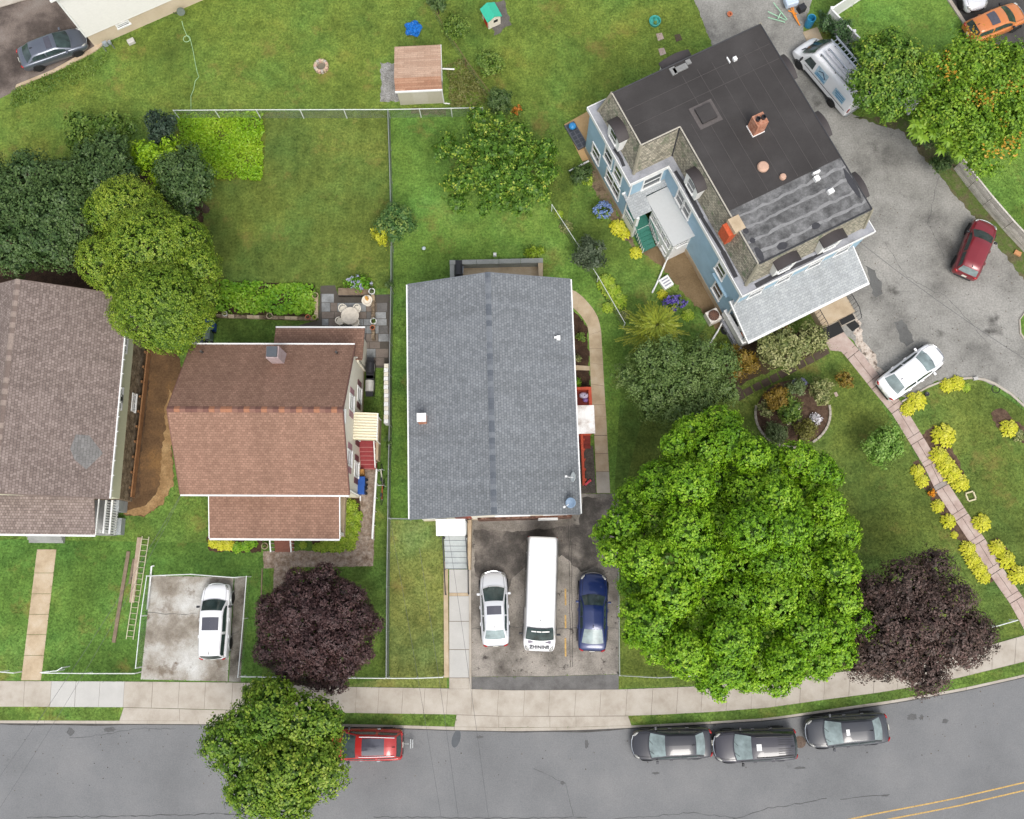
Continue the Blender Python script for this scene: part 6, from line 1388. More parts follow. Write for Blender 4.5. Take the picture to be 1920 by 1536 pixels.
L_lime=LM('arborvitae leaves',(56,88,18),(100,134,32),(144,168,48),(186,198,80))
L_dark=LM('dark leaves',(46,70,36),(70,98,50),(92,118,62),(118,140,80))
L_mid=LM('mid leaves',(56,88,30),(88,120,44),(120,148,58),(150,170,80))
L_yel=LM('yellow tip leaves',(60,98,28),(92,132,42),(126,160,52),(196,202,84),stops=[0,.4,.7,1])
L_sage=LM('sage leaves',(64,86,46),(92,112,64),(118,134,84),(140,152,104))
L_oran=LM('bronze leaves',(92,76,26),(132,108,38),(150,124,46),(158,142,56))
L_gold=LM('gold leaves',(150,160,30),(190,196,44),(214,214,60),(226,224,90))
L_vari=LM('variegated leaves',(76,96,44),(112,126,66),(160,164,104),(200,196,140))
L_hosta=LM('hosta leaves',(176,186,36),(212,214,52),(230,226,70),(238,234,104),trans=.2,rough=.45)
L_hostag=LM('green hosta leaves',(110,148,36),(150,184,50),(180,204,70),(200,216,96),trans=.2,rough=.45)
L_veg=LM('vegetable leaves',(70,124,28),(104,160,36),(140,186,48),(180,208,80))
L_weed=LM('weed leaves',(100,150,24),(128,176,30),(154,194,38),(180,204,64))
L_locust=LM('locust leaves',(76,114,28),(108,150,36),(138,174,46),(168,184,60))
L_lim2=LM('lime shrub leaves',(96,140,22),(130,172,28),(160,196,38),(186,208,60))
# --- the big maple
MAP=[(1300,815,46),(1345,805,38),(1372,830,36),(1270,840,30),(1330,850,40),(1400,860,36),(1440,875,38),(1490,868,38),(1535,875,34),(1562,893,24),(1245,905,40),(1195,940,38),(1290,915,45),(1345,910,45),(1400,925,46),(1460,930,46),(1515,930,42),(1555,955,34),(1575,1000,34),(1170,985,36),(1140,1003,30),(1230,975,42),(1290,985,46),(1350,980,48),(1410,990,48),(1470,990,48),(1530,1000,44),(1196,1040,38),(1150,1030,28),(1250,1045,46),(1310,1050,50),(1370,1060,52),(1440,1055,52),(1500,1055,46),(1560,1060,40),(1590,1065,24),(1207,1100,40),(1250,1110,46),(1310,1115,50),(1380,1125,52),(1450,1120,52),(1520,1120,46),(1580,1125,36),(1186,1090,26),(1192,1150,34),(1230,1165,44),(1300,1175,48),(1370,1190,50),(1440,1185,50),(1510,1180,46),(1565,1175,42),(1605,1165,32),(1186,1195,24),(1230,1215,34),(1290,1230,42),(1350,1245,44),(1410,1245,46),(1470,1240,44),(1530,1230,38),(1580,1215,32),(1330,1278,28),(1345,1296,16),(1400,1278,26),(1450,1275,28),(1490,1270,26),(1545,1255,22)]
MP=[]
for k,(x,y,r) in enumerate(MAP):
    inner=math.hypot(x-1370,(y-1055)*1.05)<215
    if inner and k%5 in (1,3): MP.append((x,y,r*1.1,-2.0)); continue
    MP.append((x+random.uniform(-8,8),y+random.uniform(-8,8),r*(random.uniform(.92,1.15) if inner else random.uniform(.86,1.06))))
tree('maple_tree','huge bright green maple tree beside the driveway, largest tree',MP,6.3,L_maple,ctr=(1370,1055),Rp=310,dz=5.5,tr=.42,flat=.95,zj=.9,leaf=.16,cl=21,per=9,rc=.15,rag=.10,nb=24)
tree('street_tree','round green street tree standing over the road beside the red car',autolobes(522,1405,134,20,.34,.10,122)+[(520,1300,30),(480,1300,24),(450,1490,26),(500,1505,24),(560,1500,26)],5.0,L_street,base=(530,1346),ctr=(522,1405),Rp=150,dz=3.2,tr=.22,flat=1.0,zj=.6,leaf=.18,cl=16,per=8,rc=.2,rag=.18)
tree('purple_tree','dense dark purple round tree in front of the brown house',[(593,1180,106,-3.3)]+autolobes(593,1180,122,48,.17,.02,122),4.2,L_purple,ctr=(593,1180),Rp=125,dz=3.3,tr=.2,flat=1.0,leaf=.12,cl=30,per=8,rc=.13,rag=.06)
tree('loose_purple_tree','loose reddish purple tree beside the big maple, over the sidewalk',autolobes(1712,1178,150,24,.28,.14,140),5.0,L_purple2,ctr=(1712,1178),Rp=160,dz=3.0,tr=.22,flat=1.0,leaf=.15,cl=16,per=8,rc=.2,rag=.25)
LIME=[(243,396,62),(205,404,42),(282,418,48),(290,472,86),(345,458,52),(200,492,52),(238,530,46),(372,502,44),(312,578,88),(385,550,28),(250,592,44),(362,590,40)]
tree('arborvitae','large yellow-green rounded evergreen leaning over the taupe roof',[(x,y,r*.95) for x,y,r in LIME],5.6,L_lime,ctr=(285,500),Rp=170,dz=1.6,tr=.25,flat=1.25,zj=.5,leaf=.12,cl=24,per=9,rc=.15,rag=.07)
tree('dark_tree','broad dark green tree at the left edge above the taupe roof',autolobes(65,395,118,20,.34,.1,110)+[(-30,400,60),(125,345,44),(30,480,40),(115,465,44),(140,420,44),(-20,330,40)],5.0,L_dark,ctr=(60,395),Rp=130,dz=2.5,flat=1.0,leaf=.17,cl=14,per=8,rc=.2,rag=.2)
tree('dark_tree','dark green tree between the broad dark tree and the yellow-green evergreen',autolobes(195,322,72,12,.42,.1,64),4.6,L_dark,ctr=(195,322),dz=2.0,flat=1.0,leaf=.17,cl=14,per=8,rc=.2,rag=.2)
tree('dark_tree','dark green tree beside the weedy bed',autolobes(343,345,56,14,.42,.1,82),4.2,L_dark,ctr=(345,345),dz=2.0,flat=1.0,leaf=.17,cl=14,per=8,rc=.2,rag=.2)
tree('leafy_shrub','loose green shrub north of the dark trees',autolobes(185,255,72,14,.26,.2,50),2.4,L_mid,ctr=(185,255),dz=1.4,tr=.08,leaf=.2,cl=9,per=7,rc=.22,rag=.5,cat='shrub')
tree('lime_shrub','bright lime green shrub between the dark trees',autolobes(295,305,58,14,.28,.2,45),3.6,L_lim2,ctr=(295,305),dz=1.6,tr=.1,leaf=.2,cl=10,per=7,rc=.22,rag=.4,cat='shrub')
tree('dark_shrub','small dark blue-green shrub at the end of the back fence',autolobes(302,238,36,8,.42,.1,34),3.0,LM('bluish leaves',(34,52,42),(50,70,54),(66,88,68),(84,106,82)),ctr=(302,238),dz=1.4,tr=.08,leaf=.15,cl=16,per=8,rc=.16,rag=.25,cat='shrub')
tree('lime_shrub','lime green shrub under the dark tree beside the weedy bed',autolobes(310,340,34,8,.36,.2,34),3.2,L_lim2,ctr=(310,340),dz=1.2,tr=.06,leaf=.18,cl=9,per=7,rc=.22,rag=.5,cat='shrub')
tree('fruit_tree','airy green tree with yellowish tips behind the grey house',autolobes(935,312,122,50,.16,.2,102),3.0,L_yel,ctr=(935,310),Rp=135,dz=1.8,tr=.14,flat=.8,zj=.4,leaf=.17,cl=11,per=7,rc=.18,rag=.4,spread=.7,tipk=.26,bias=.0)
# small shrubs : label, px,py,rx,ry,z,mat
SH=[('round green shrub by the wire fence, above the blue tarp',855,53,27,25,1.0,L_mid,.22),
('round green shrub by the wire fence, level with the shed',917,118,29,30,1.0,L_mid,.4),
('dark shrub at the right end of the shed fence',938,193,26,28,1.2,L_dark,.3),
('dark shrub cut by the top edge behind the blue tarp',820,6,20,18,1.2,L_dark,.3),
('glossy green bush on the fence beside the yellow bush',744,417,34,40,1.5,LM('glossy leaves',(46,84,40),(76,116,58),(104,140,74),(160,176,84)),.2),
('bright yellow conical bush on the fence in the back yards',715,440,19,27,1.1,L_gold,.1),
('dark loose shrub on the fence beside the blue house yard',1106,478,33,38,1.4,LM('loose dark leaves',(52,66,46),(76,92,66),(98,112,84),(120,132,104)),.6),
('round bronze shrub beside the stepping stones under the dark tree',1392,680,30,34,1.2,L_oran,.2),
('round bronze shrub at the left of the flower bed',1456,744,25,24,1.0,L_oran,.12),
('round bronze shrub on the lawn beside the pinkish walk',1585,712,18,19,.9,L_oran,.15),
('bronze green shrub at the bottom of the flower bed',1512,806,24,22,.8,LM('dull bronze leaves',(84,84,34),(112,110,48),(130,128,60),(144,140,74)),.2),
('loose green shrub at the right of the flower bed',1540,735,26,28,1.0,L_vari,.5),
('light green shrub on the lawn below the flower bed',1655,836,38,42,1.3,LM('fresh leaves',(78,120,40),(112,156,56),(140,180,78),(168,198,112)),.5),
('large variegated shrub by the front porch of the blue house',1462,652,46,38,1.6,L_vari,.5),
('variegated shrub by the porch stairs of the blue house',1520,634,32,32,1.3,L_vari,.5),
('small lime shrub below the blue wall corner',1363,655,14,13,.5,L_hostag,.4),
('green shrub at the bottom left of the flower bed',1455,812,26,18,.8,L_sage,.4),
('pale yellow green shrub at the left rim of the flower bed',1434,768,17,20,.7,L_vari,.4),
('green shrub with pale roses in the middle of the flower bed',1482,770,26,30,.8,L_mid,.4),
('blue green shrub at the top of the flower bed',1492,728,22,16,.8,L_sage,.4),
('dark ivy shrub beside the work van',1580,60,22,30,1.2,LM('ivy leaves',(44,72,44),(66,98,58),(86,120,70),(110,140,86)),.4),
('dark ivy shrub under the white vinyl fence',1602,96,24,26,1.2,LM('ivy leaves',(44,72,44),(66,98,58),(86,120,70),(110,140,86)),.4),
('low ivy shrub beside the concrete pad',1553,45,18,24,1.0,LM('ivy leaves',(44,72,44),(66,98,58),(86,120,70),(110,140,86)),.4),
('low shrub at the upper end of the grey plank fence',1768,305,24,20,1.0,L_dark,.3),
('dark shrub under the orange-tipped tree by the parking lot',1735,262,22,18,1.0,L_dark,.4),
('dark foundation shrub beside the plywood pad',1088,327,24,16,.8,L_dark,.4),
('yellow green shrub below the plywood pad',1103,338,14,10,.5,L_hostag,.4),
('small green plant at the top of the mulch strip beside the grey house',1089,633,10,9,.3,L_mid,.5),
('small green plant in the mulch strip below the concrete divider',1083,718,8,10,.3,L_veg,.5),
('tiny pale plant in the mulch strip beside the grey house',1085,672,5,6,.2,L_vari,.5),
('lime plant behind the low grey concrete wall',1001,473,20,10,.4,L_hostag,.4),
('green bush on the fence by the flagstone patio',732,534,9,11,.8,L_dark,.4),
('low green bush at the foot of the fence above the yellowish lawn strip',728,830,8,20,.6,L_dark,.4)]
for lab,px,py,rx,ry,z,mt,rag in SH:
    dn=4.5 if rx<30 else 3.6
    tree('shrub',lab,autolobes(px,py,rx,max(5,int(rx/3.2)),.42,.1,ry),z,mt,ctr=(px,py),dz=z*.9,tr=.03+.0008*rx,leaf=.09+.0016*rx,cl=24 if rx<30 else 18,per=7,rc=.1+.002*rx,rag=rag*.7,cat='shrub',flat=1.0,nb=4,bias=.1)
tree('shade_tree','broad dull green tree between the grey house and the flower bed',autolobes(1275,712,112,28,.24,.12,88),3.4,LM('dull leaves',(70,96,48),(96,122,60),(120,144,76),(148,166,104)),ctr=(1275,712),Rp=130,dz=1.8,tr=.16,flat=1.0,leaf=.14,cl=16,per=8,rc=.2,rag=.35)
tree('parking_lot_tree','yellow-green tree overhanging the work van',autolobes(1664,140,76,22,.32,.1,98),4.2,L_yel,ctr=(1664,140),Rp=110,dz=2.6,tr=.18,flat=1.0,leaf=.19,cl=13,per=8,rc=.22,rag=.2,tipk=.18)
# honey locust like tree at the right, fronds and orange clusters
tree('orange_tipped_tree','wide tree with orange flower tips in the top right corner',autolobes(1835,185,135,34,.22,.15,130),4.6,L_locust,ctr=(1835,185),Rp=150,dz=2.2,tr=.2,flat=.9,leaf=.2,cl=10,per=8,rc=.3,rag=.5,spread=.8)
ot=bpy.data.objects['orange_tipped_tree']
P=[];
for k in range(16):
    a=random.uniform(0,6.28); r_=math.sqrt(random.random()); c=W(1850+85*r_*math.cos(a),175+125*r_*math.sin(a),6.1+random.uniform(-.4,.5)); P.append(np.array([c.x-ot.location.x,c.y-ot.location.y,c.z])+rng.normal(size=(26,3))*np.array([.28,.28,.1]))
P=np.concatenate(P); leaves_mesh('flower_clusters',P,rng.normal(size=P.shape)*.5+np.array([0,0,1]),.2,rng.random(len(P)),LM('orange flowers',(180,134,34),(206,160,46),(218,178,70)),ot)['kind']='stuff'
# fronded leaves on its near side
V=[];Rr=[]
for k in range(90):
    a=random.uniform(0,6.28); c=W(1790+85*math.cos(a)*random.random(),235+62*math.sin(a)*random.random(),5.2+random.uniform(-.6,.4)); cc=np.array([c.x-ot.location.x,c.y-ot.location.y,c.z])
    for j in range(9):
        t=j*2*math.pi/9+random.random()*.4; d=np.array([math.cos(t),math.sin(t),-.12]); s=np.array([-math.sin(t),math.cos(t),0]); l=random.uniform(.3,.55); wd=l*.2
        V+= [cc,cc+d*l*.5+s*wd+[0,0,.08],cc+d*l+[0,0,-.12],cc+d*l*.5-s*wd+[0,0,.08]]; Rr.append(random.uniform(.3,.9))
quads_mesh('fronds',np.array(V),len(Rr),np.array(Rr),LM('frond leaves',(92,128,30),(120,158,40),(150,184,58)),ot)
# feathery golden conifer
gc=W(1226,622,2.0); cf=thing('golden_conifer','feathery golden green conifer above the dull green tree','tree',(gc.x,gc.y,0))
V=[];Rr=[]
for k in range(60):
    el=(k+.5)/60; t=k*2.399; L_=.9+1.5*el*random.uniform(.75,1.1); z0=1.6+2.2*(1-el); d=np.array([math.cos(t),math.sin(t),-.22*el]); s=np.array([-math.sin(t),math.cos(t),0]); b=np.array([0,0,z0])
    for j in range(22):
        f=.08+.92*j/22; c=b+d*L_*f+np.array([0,0,.35*math.sin(f*2.6)])
        for sg in (-1,1):
            e=(d*.75+s*sg*.65)*(.42*(1-f*.55)*random.uniform(.7,1.2)); e[2]+=random.uniform(-.1,.04); n_=np.array([d[0]*.035,d[1]*.035,0])
            V+=[c,c+e*.5+n_*1.1,c+e,c+e*.5-n_*1.1]; Rr.append(.2+.4*el+.4*random.random())
quads_mesh('fronds',np.array(V),len(Rr),np.array(Rr),LM('golden conifer needles',(98,116,28),(132,148,38),(166,174,52),(190,194,80)),cf)
MB().tube([(0,0,0),(0,0,3.7)],[.09,.03],6).obj('trunk',M_bark,cf)
# ---------------- hostas and flowers
def hosta_mesh(nl,seed):
    r=np.random.default_rng(seed); V=[];Rr=[]
    for k in range(nl):
        ring=math.sqrt((k+.5)/nl); t=k*2.399+r.random()*.6; d=np.array([math.cos(t),math.sin(t),0]); s=np.array([-d[1],d[0],0])
        rad=ring*r.uniform(.88,1.08); Lf=r.uniform(.30,.42); wd=Lf*r.uniform(.55,.75); h=.72-.5*ring**2+r.uniform(-.05,.05)
        p0=d*(rad-Lf*.75)+[0,0,h-.02]; p1=d*(rad-Lf*.2)+[0,0,h+.06]; p2=d*(rad+Lf*.28)+[0,0,h-.08-.12*ring]
        V+=[p0,p1+s*wd*.5+[0,0,.05],p1,p1-s*wd*.5+[0,0,.05]]; V+=[p1,p1+s*wd*.5+[0,0,.05],p2,p1-s*wd*.5+[0,0,.05]]
        q=.1+.75*r.random(); Rr+=[q,min(1,q+.08)]
    return np.array(V),np.array(Rr)
HM={}
def hosta(label,px,py,rp,mat=None,name='hosta',cat='plant',zs=1.0,group=None):
    mat=mat or L_hosta; k=(mat.name,random.randrange(3)); r=rp*pxr(px,py,.3); c=W(px,py,.25)
    o=thing(name,label,cat,(c.x,c.y,0),random.uniform(0,6.28),group)
    if k not in HM:
        V,Rr=hosta_mesh(120,hash(k[1])+3); HM[k]=quads_mesh('leaves',V,len(Rr),Rr,mat,o).data; l=o.children[0] if o.children else None; l=[x for x in bpy.data.objects if x.data is HM[k]][0]
    else: l=link('leaves',HM[k],None,o)
    l.scale=(r,r,r*.8*zs); return o
HOST=[('yellow hosta by the rear of the white sedan, nearer the walk',1703,766,13),('yellow hosta by the rear of the white sedan, nearer the lawn',1721,751,18),
('yellow hosta on the curved kerb, left of a pair',1777,722,13),('yellow hosta on the curved kerb, right of a pair',1796,717,14),
('round yellow hosta at the top of the long hosta bed',1770,816,22),
('yellow hosta in the big hosta row, topmost',1762,855,17),('yellow hosta in the big hosta row, second from top',1774,872,18),('yellow hosta in the big hosta row, third from top',1787,888,18),('yellow hosta in the big hosta row, lowest',1801,905,17),
('yellow hosta left of the walk, opposite the big hosta row, upper',1722,883,13),('yellow hosta left of the walk, opposite the big hosta row, lower',1731,901,13),
('yellow hosta left of the walk, just below the orange flowers',1761,949,12),('yellow hosta left of the walk, third below the orange flowers',1780,977,14),('small yellow hosta alone left of the walk',1792,1003,7),
('yellow hosta alone on the lawn right of the walk',1843,980,17),
('yellow hosta in the lower left row, topmost',1816,1030,15),('yellow hosta in the lower left row, second',1826,1050,15),('yellow hosta in the lower left row, third',1838,1067,15),('yellow hosta in the lower left row, lowest',1847,1081,13),
('yellow hosta right of the walk at the right edge, upper',1871,1028,15),('yellow hosta right of the walk at the right edge, middle',1888,1049,17),('yellow hosta right of the walk at the right edge, lower',1909,1078,18),
('yellow hosta in the mulch bed at the right edge',1895,803,17),
('lime yellow plant at the foot of the green stairs',1193,472,12),('yellow plant beside the blue hydrangea at the blue wall, upper',1158,424,15),('yellow plant beside the blue hydrangea at the blue wall, lower',1170,436,12),
('yellow green plant beside the purple hydrangea',1243,551,10)]
for i,(lab,px,py,r_) in enumerate(HOST): hosta(lab,px,py,r_*1.12)
for i,(lab,px,py,r_) in enumerate([('lime hosta on the fence line, topmost',1136,528,19),('lime hosta on the fence line, second',1148,545,19),('lime hosta on the fence line, lowest',1160,562,18),('green plant on the fence line below the lime hostas',1140,575,12),('pale plant by the fence above the dark loose shrub',1062,424,14),('lime plant at the upper end of the yard fence',1048,400,9),('variegated hosta at the right edge of the mulch bed',1911,815,14),('lime plant below the purple hydrangea',1290,590,13),('green plant beside the curved kerb hostas',1814,725,10),('pale flowering plant by the fence end',1172,590,10)]): hosta(lab,px,py,r_,L_hostag if i not in (4,6,9) else L_vari)
# brown house hosta masses: rows of plants
k=0
HB=[(655,950,16),(668,968,13),(650,972,14),(664,988,14),(648,995,13),(660,1006,13),(640,1010,14),(655,1022,12),(636,1026,12),(620,1024,13),(604,1026,12),(592,1026,9),(612,1016,10)]
ORD=['first','second','third','fourth','fifth','sixth','seventh','eighth','ninth','tenth','eleventh','twelfth','last']
for q,(px,py,r_) in zip(ORD,HB): hosta('lime hosta in the curved bed at the brown porch, %s from the upper end'%q,px,py,r_,L_hostag,group='porch corner hostas')
for q,(px,py,r_) in zip(('leftmost','middle','rightmost'),[(398,1018,11),(412,1022,12),(428,1022,12)]): hosta('pale yellow hosta at the left of the brown porch front, '+q,px,py,r_,L_hosta,group='porch front pale hostas')
for q,(px,py,r_) in zip(('leftmost','middle','rightmost'),[(444,1026,12),(460,1024,12),(473,1018,10)]): hosta('green leafy plant in front of the brown porch, '+q,px,py,r_,L_veg,group='porch front green plants')
hosta('single small lime hosta beside the porch steps',567,1022,8,L_hostag)
# flower heads
def flowers(name,label,px,py,rx,ry,z,col,lmat,n=40,fs=.1,cat='flowers',hd=.12):
    c=W(px,py,z); o=thing(name,label,cat,(c.x,c.y,0)); s=pxr(px,py,z); lob=[(0,0,z*.55,rx*s,ry*s,z*.5)]
    foliage('leaves',lob,lmat,o,leaf=.13,cl=20,per=8,rc=.14,rag=.2,lo=0)
    P=[];N_=[]
    for k in range(n):
        a=random.uniform(0,6.28); q=math.sqrt(random.random()); x,y=rx*s*q*math.cos(a),ry*s*q*math.sin(a); zz=z*.55+z*.5*math.sqrt(max(0,1-q*q))+.05
        P.append(np.array([x,y,zz])+rng.normal(size=(16,3))*hd*.5)
    P=np.concatenate(P); leaves_mesh('blooms',P,rng.normal(size=P.shape)*.6+np.array([0,0,1]),fs,rng.random(len(P)),LM(name+' petals',*col),o,.9)['kind']='stuff'; return o
flowers('blue_hydrangea','blue hydrangea bush against the blue house wall',1131,393,17,18,.9,[(110,140,206),(138,166,222),(170,192,232)],L_mid,40)
flowers('purple_hydrangea','purple hydrangea bush at the edge of the bare yard',1266,568,22,18,.8,[(86,70,168),(112,94,190),(150,136,208)],L_mid,34)
flowers('rose_bush','pale pink and cream roses in the round flower bed',1485,772,20,24,.8,[(232,206,176),(238,220,206),(240,232,220)],L_mid,16,.09)
flowers('white_flowers','white ring of flowers at the right of the round flower bed',1530,786,9,9,.25,[(226,220,224),(240,236,240),(244,242,244)],L_sage,26,.1)
flowers('orange_flowers','orange flowers in the mulch beside the pinkish walk',1747,925,5,6,.25,[(220,130,20),(236,156,30),(240,170,40)],L_sage,10,.12)
flowers('blue_bloom_shrub','pale violet blooms at the top of the round flower bed',1500,718,14,10,.8,[(124,124,170),(146,146,188),(166,168,200)],L_sage,14)
flowers('orange_lilies','orange lilies by the front porch of the blue house',1472,620,12,8,.8,[(206,112,30),(224,134,50)],L_mid,12,.1)
flowers('hydrangea_planter','green planting with pale violet hydrangeas behind the patio table',672,528,32,14,.8,[(166,170,210),(190,190,222),(214,214,232)],L_veg,10,.1)
flowers('orange_daylilies','orange daylilies beside the airy tree by the back fence',972,205,11,9,.5,[(206,120,40),(222,146,60)],L_mid,10,.1)
# vegetable bed and weedy bed : uncountable leaves
def cover(name,label,poly,mat,n,leaf,zmax,cat):
    poly=roughen(poly,8,3.5); p=WL(poly); xs=[a[0] for a in p]; ys=[a[1] for a in p]; Q=np.stack([rng.uniform(min(xs),max(xs),n*2),rng.uniform(min(ys),max(ys),n*2)],1); ok=inpoly(Q,np.array(p)); Q=Q[ok][:n]; mk=np.sin(Q[:,0]*1.9+1.3*np.sin(Q[:,1]*1.1))*np.sin(Q[:,1]*2.3+1.1*np.sin(Q[:,0]*.9)); Q=Q[rng.random(len(Q))<(.8+.6*mk if zmax<.5 else .7+.6*mk)]
    hgt=zmax*(.35+.65*np.abs(np.sin(Q[:,0]*2.1)*np.cos(Q[:,1]*2.6)))*rng.random(len(Q))+.04
    P=np.column_stack([Q,hgt]); rn=.2+.35*(np.sin(Q[:,0]*1.3+1)*np.cos(Q[:,1]*1.7)*.5+.5)+.4*rng.random(len(P))
    o=leaves_mesh(name,P,rng.normal(size=P.shape)*.5+np.array([0,0,.9]),leaf,rn,mat,None); return tag(o,label,cat,None,'stuff')
def inpoly(Q,poly):
    x,y=Q[:,0],Q[:,1]; c=np.zeros(len(Q),bool); n=len(poly); j=n-1
    for i in range(n):
        xi,yi=poly[i]; xj,yj=poly[j]
        if yi!=yj: c^=((yi>y)!=(yj>y))&(x<(xj-xi)*(y-yi)/(yj-yi)+xi)
        j=i
    return c
cover('vegetable_plants','dense green vegetable leaves in the stone-edged bed behind the brown house',[(408,528),(592,536),(590,592),(406,586)],L_veg,6000,.22,.6,'vegetables')
cover('weedy_growth','bright green weedy growth inside the back fence corner',[(332,214),(496,214),(492,338),(390,336),(340,300)],L_weed,14000,.17,.35,'weeds')
cover('clover_growth','low weeds along the driveway edge beside the grey sedan',[(20,170),(175,105),(210,100),(190,135),(60,195),(20,200)],L_mid,2500,.14,.18,'weeds')
cover('ivy_strip','ground ivy under the white vinyl fence',[(1530,20),(1560,25),(1620,95),(1610,120),(1560,70)],LM('ivy leaves',(44,72,44),(66,98,58),(86,120,70),(110,140,86)),2500,.16,.35,'ivy')
cover('fence_weeds','rough weeds along the wire fence by the shed',[(838,120),(870,110),(915,180),(905,200),(845,200)],LM('rough weeds',(96,104,48),(124,128,66),(148,146,84)),2200,.16,.25,'weeds')
# lawn grass : short blades standing on every lawn
N_=330000
Q=np.stack([rng.uniform(-36,36,N_),rng.uniform(-12,46,N_)],1)
kb_=np.array(kb); ybk=np.interp(Q[:,0],kb_[:,0],kb_[:,1]); ok=Q[:,1]>ybk+.06
for poly in PAVED: 
    lo=poly.min(0); hi=poly.max(0); c=ok&(Q[:,0]>lo[0])&(Q[:,0]<hi[0])&(Q[:,1]>lo[1])&(Q[:,1]<hi[1]); ii=np.nonzero(c)[0]
    if len(ii): ok[ii[inpoly(Q[ii],poly)]]=False
Q=Q[ok]; reg=np.full(len(Q),-1)
for i,(kk,p) in enumerate(YARDS): reg[inpoly(Q,np.array(WL(p)))]=i
names=['base','olive','bright','warm','strip','deep']
for nm in names:
    sel=np.array([(YARDS[r_][0] if r_>=0 else 'base')==nm for r_ in range(-1,len(YARDS))]); s=sel[reg+1]; q=Q[s]; n=len(q)
    if n==0: continue
    a=rng.random(n)*6.283; l=rng.uniform(.06,.16,n); h=rng.uniform(.02,.07,n); V=np.empty((n,3,3))
    d=np.stack([np.cos(a),np.sin(a),np.zeros(n)],1); b=np.stack([-np.sin(a),np.cos(a),np.zeros(n)],1)*.03
    base=np.column_stack([q,np.full(n,.004)]); V[:,0]=base+b; V[:,1]=base-b; V[:,2]=base+d*l[:,None]; V[:,2,2]+=h
    o=quads_mesh('lawn_grass',V.reshape(-1,3),n,rng.random(n),LAWN[nm],None,3)
    tag(o,{'base':'short grass of the general lawns','olive':'olive green lawn grass','bright':'bright green lawn grass around the grey house','warm':'yellowish lawn grass around the shed','strip':'yellowish grass strip beside the front steps','deep':'deep green front lawn grass at the left'}[nm],'grass',None,'stuff')
# ================================================================ SMALL THINGS
def pot(label,px,py,r,h,mat,plant=None,z0=0.0,name='flower_pot'):
    c=W(px,py,z0+h); o=thing(name,label,'flower pot',(c.x,c.y,z0)); MB().lathe([(r*.7,0),(r,h*.95),(r*1.08,h),(r*.86,h),(r*.78,h*.8),(0,h*.8)],n=18).obj('pot',mat,o)
    MB().lathe([(0,h*.82),(r*.8,h*.82)],n=12).obj('soil',M_soil,o)
    if plant: foliage('plant',[(0,0,h,r*.7,r*.7,.16)],plant,o,leaf=.08,cl=24,per=8,rc=.08,lo=0,core=False)
    return o
M_cream=plain('cream resin',C(232,224,208,.9),.5,var=.03)
# patio table and chairs
pt_=W(656,592,.74); tb=thing('patio_table','round cream patio table on the flagstones','table',(pt_.x,pt_.y,0))
MB().lathe([(0,.70),(.56,.70),(.6,.715),(.6,.74),(.57,.755),(0,.75)],n=32).obj('table_top',mottled('table cloth',[C(206,196,180,.9),C(232,222,206,.9)],[.35,.65],3,12,.08,.6,.1),tb)
for k in range(4): t=k*math.pi/2+.3; MB().tube([(.3*math.cos(t),.3*math.sin(t),.7),(.42*math.cos(t),.42*math.sin(t),0)],.03,6).obj('leg',M_cream,tb)
for k,(px,py,w0) in enumerate(((644,580,'upper left'),(670,580,'upper right'),(638,603,'lower left'),(667,606,'lower right'))):
    c=W(px,py,.45); a=math.atan2(c.y-pt_.y,c.x-pt_.x); o=thing('patio_chair','cream patio chair at the round table, '+w0+' of the four','chair',(c.x,c.y,0),a,'patio chairs')
    MB().lathe([(0,.40),(.2,.40),(.25,.43),(.25,.46),(0,.45)],n=16).obj('seat',M_cream,o)
    m=MB(); m.tube([(.26*math.cos(t),.26*math.sin(t),.66+.14*math.cos(t)) for t in np.linspace(-1.9,1.9,13)],.035,6); b=m.obj('backrest',M_cream,o)
    for t in np.linspace(-1.5,1.5,6): MB().tube([(.24*math.cos(t),.24*math.sin(t),.45),(.26*math.cos(t),.26*math.sin(t),.66+.14*math.cos(t))],.015,4).obj('back_slat',M_cream,b)
    for t in (.8,2.4,3.9,5.5): MB().tube([(.2*math.cos(t),.2*math.sin(t),.42),(.25*math.cos(t),.25*math.sin(t),0)],.022,5).obj('leg',M_cream,o)
lwl=thing('low_stone_wall','low narrow stone wall with pots beside the patio table','wall',(0,0,0)); ys_=np.linspace(553,636,9)
for a,b in zip(ys_,ys_[1:]): MB().prism(WL([(696,a+.3),(702,a+.3),(702.5,b-.3),(696.5,b-.3)],.45),0,.45+random.uniform(-.01,.01)).obj('stone',M_stone if random.random()<.5 else M_conc_tan,lwl)
pot('white round pot at the upper end of the low stone wall',697,546,.2,.42,M_white,L_sage,.3)
pot('white round pot in the middle of the low stone wall',700,602,.2,.42,M_white,L_mid,.3)
pot('terracotta pot beside the white pot on the low stone wall',698,614,.15,.3,M_terra,None,.42)
pot('small terracotta pot in the patio planter',677,546,.11,.25,M_terra,L_mid,.3)
pot('terracotta pot on the right edge of the vegetable bed',591,554,.2,.35,M_conc_tan,L_mid,.1)
pot('green pot at the lower right corner of the vegetable bed',589,595,.16,.3,M_conc_tan,L_hostag,.1)
pot('terracotta pot near the lower right corner of the vegetable bed',577,594,.16,.3,M_terra,None,.1)
pot('pale pot on the lower edge of the vegetable bed',505,592,.2,.35,M_conc_tan,L_sage,.1)
pot('white pot at the left end of the vegetable bed',421,588,.17,.35,M_white,L_vari,.1)
pot('square-looking pale planter beside the porch steps of the brown house',496,1024,.2,.4,M_conc_tan,L_mid)
c=W(688,563,.6); o=thing('garden_statue','cream garden fountain with orange figure beside the patio table','fountain',(c.x,c.y,0))
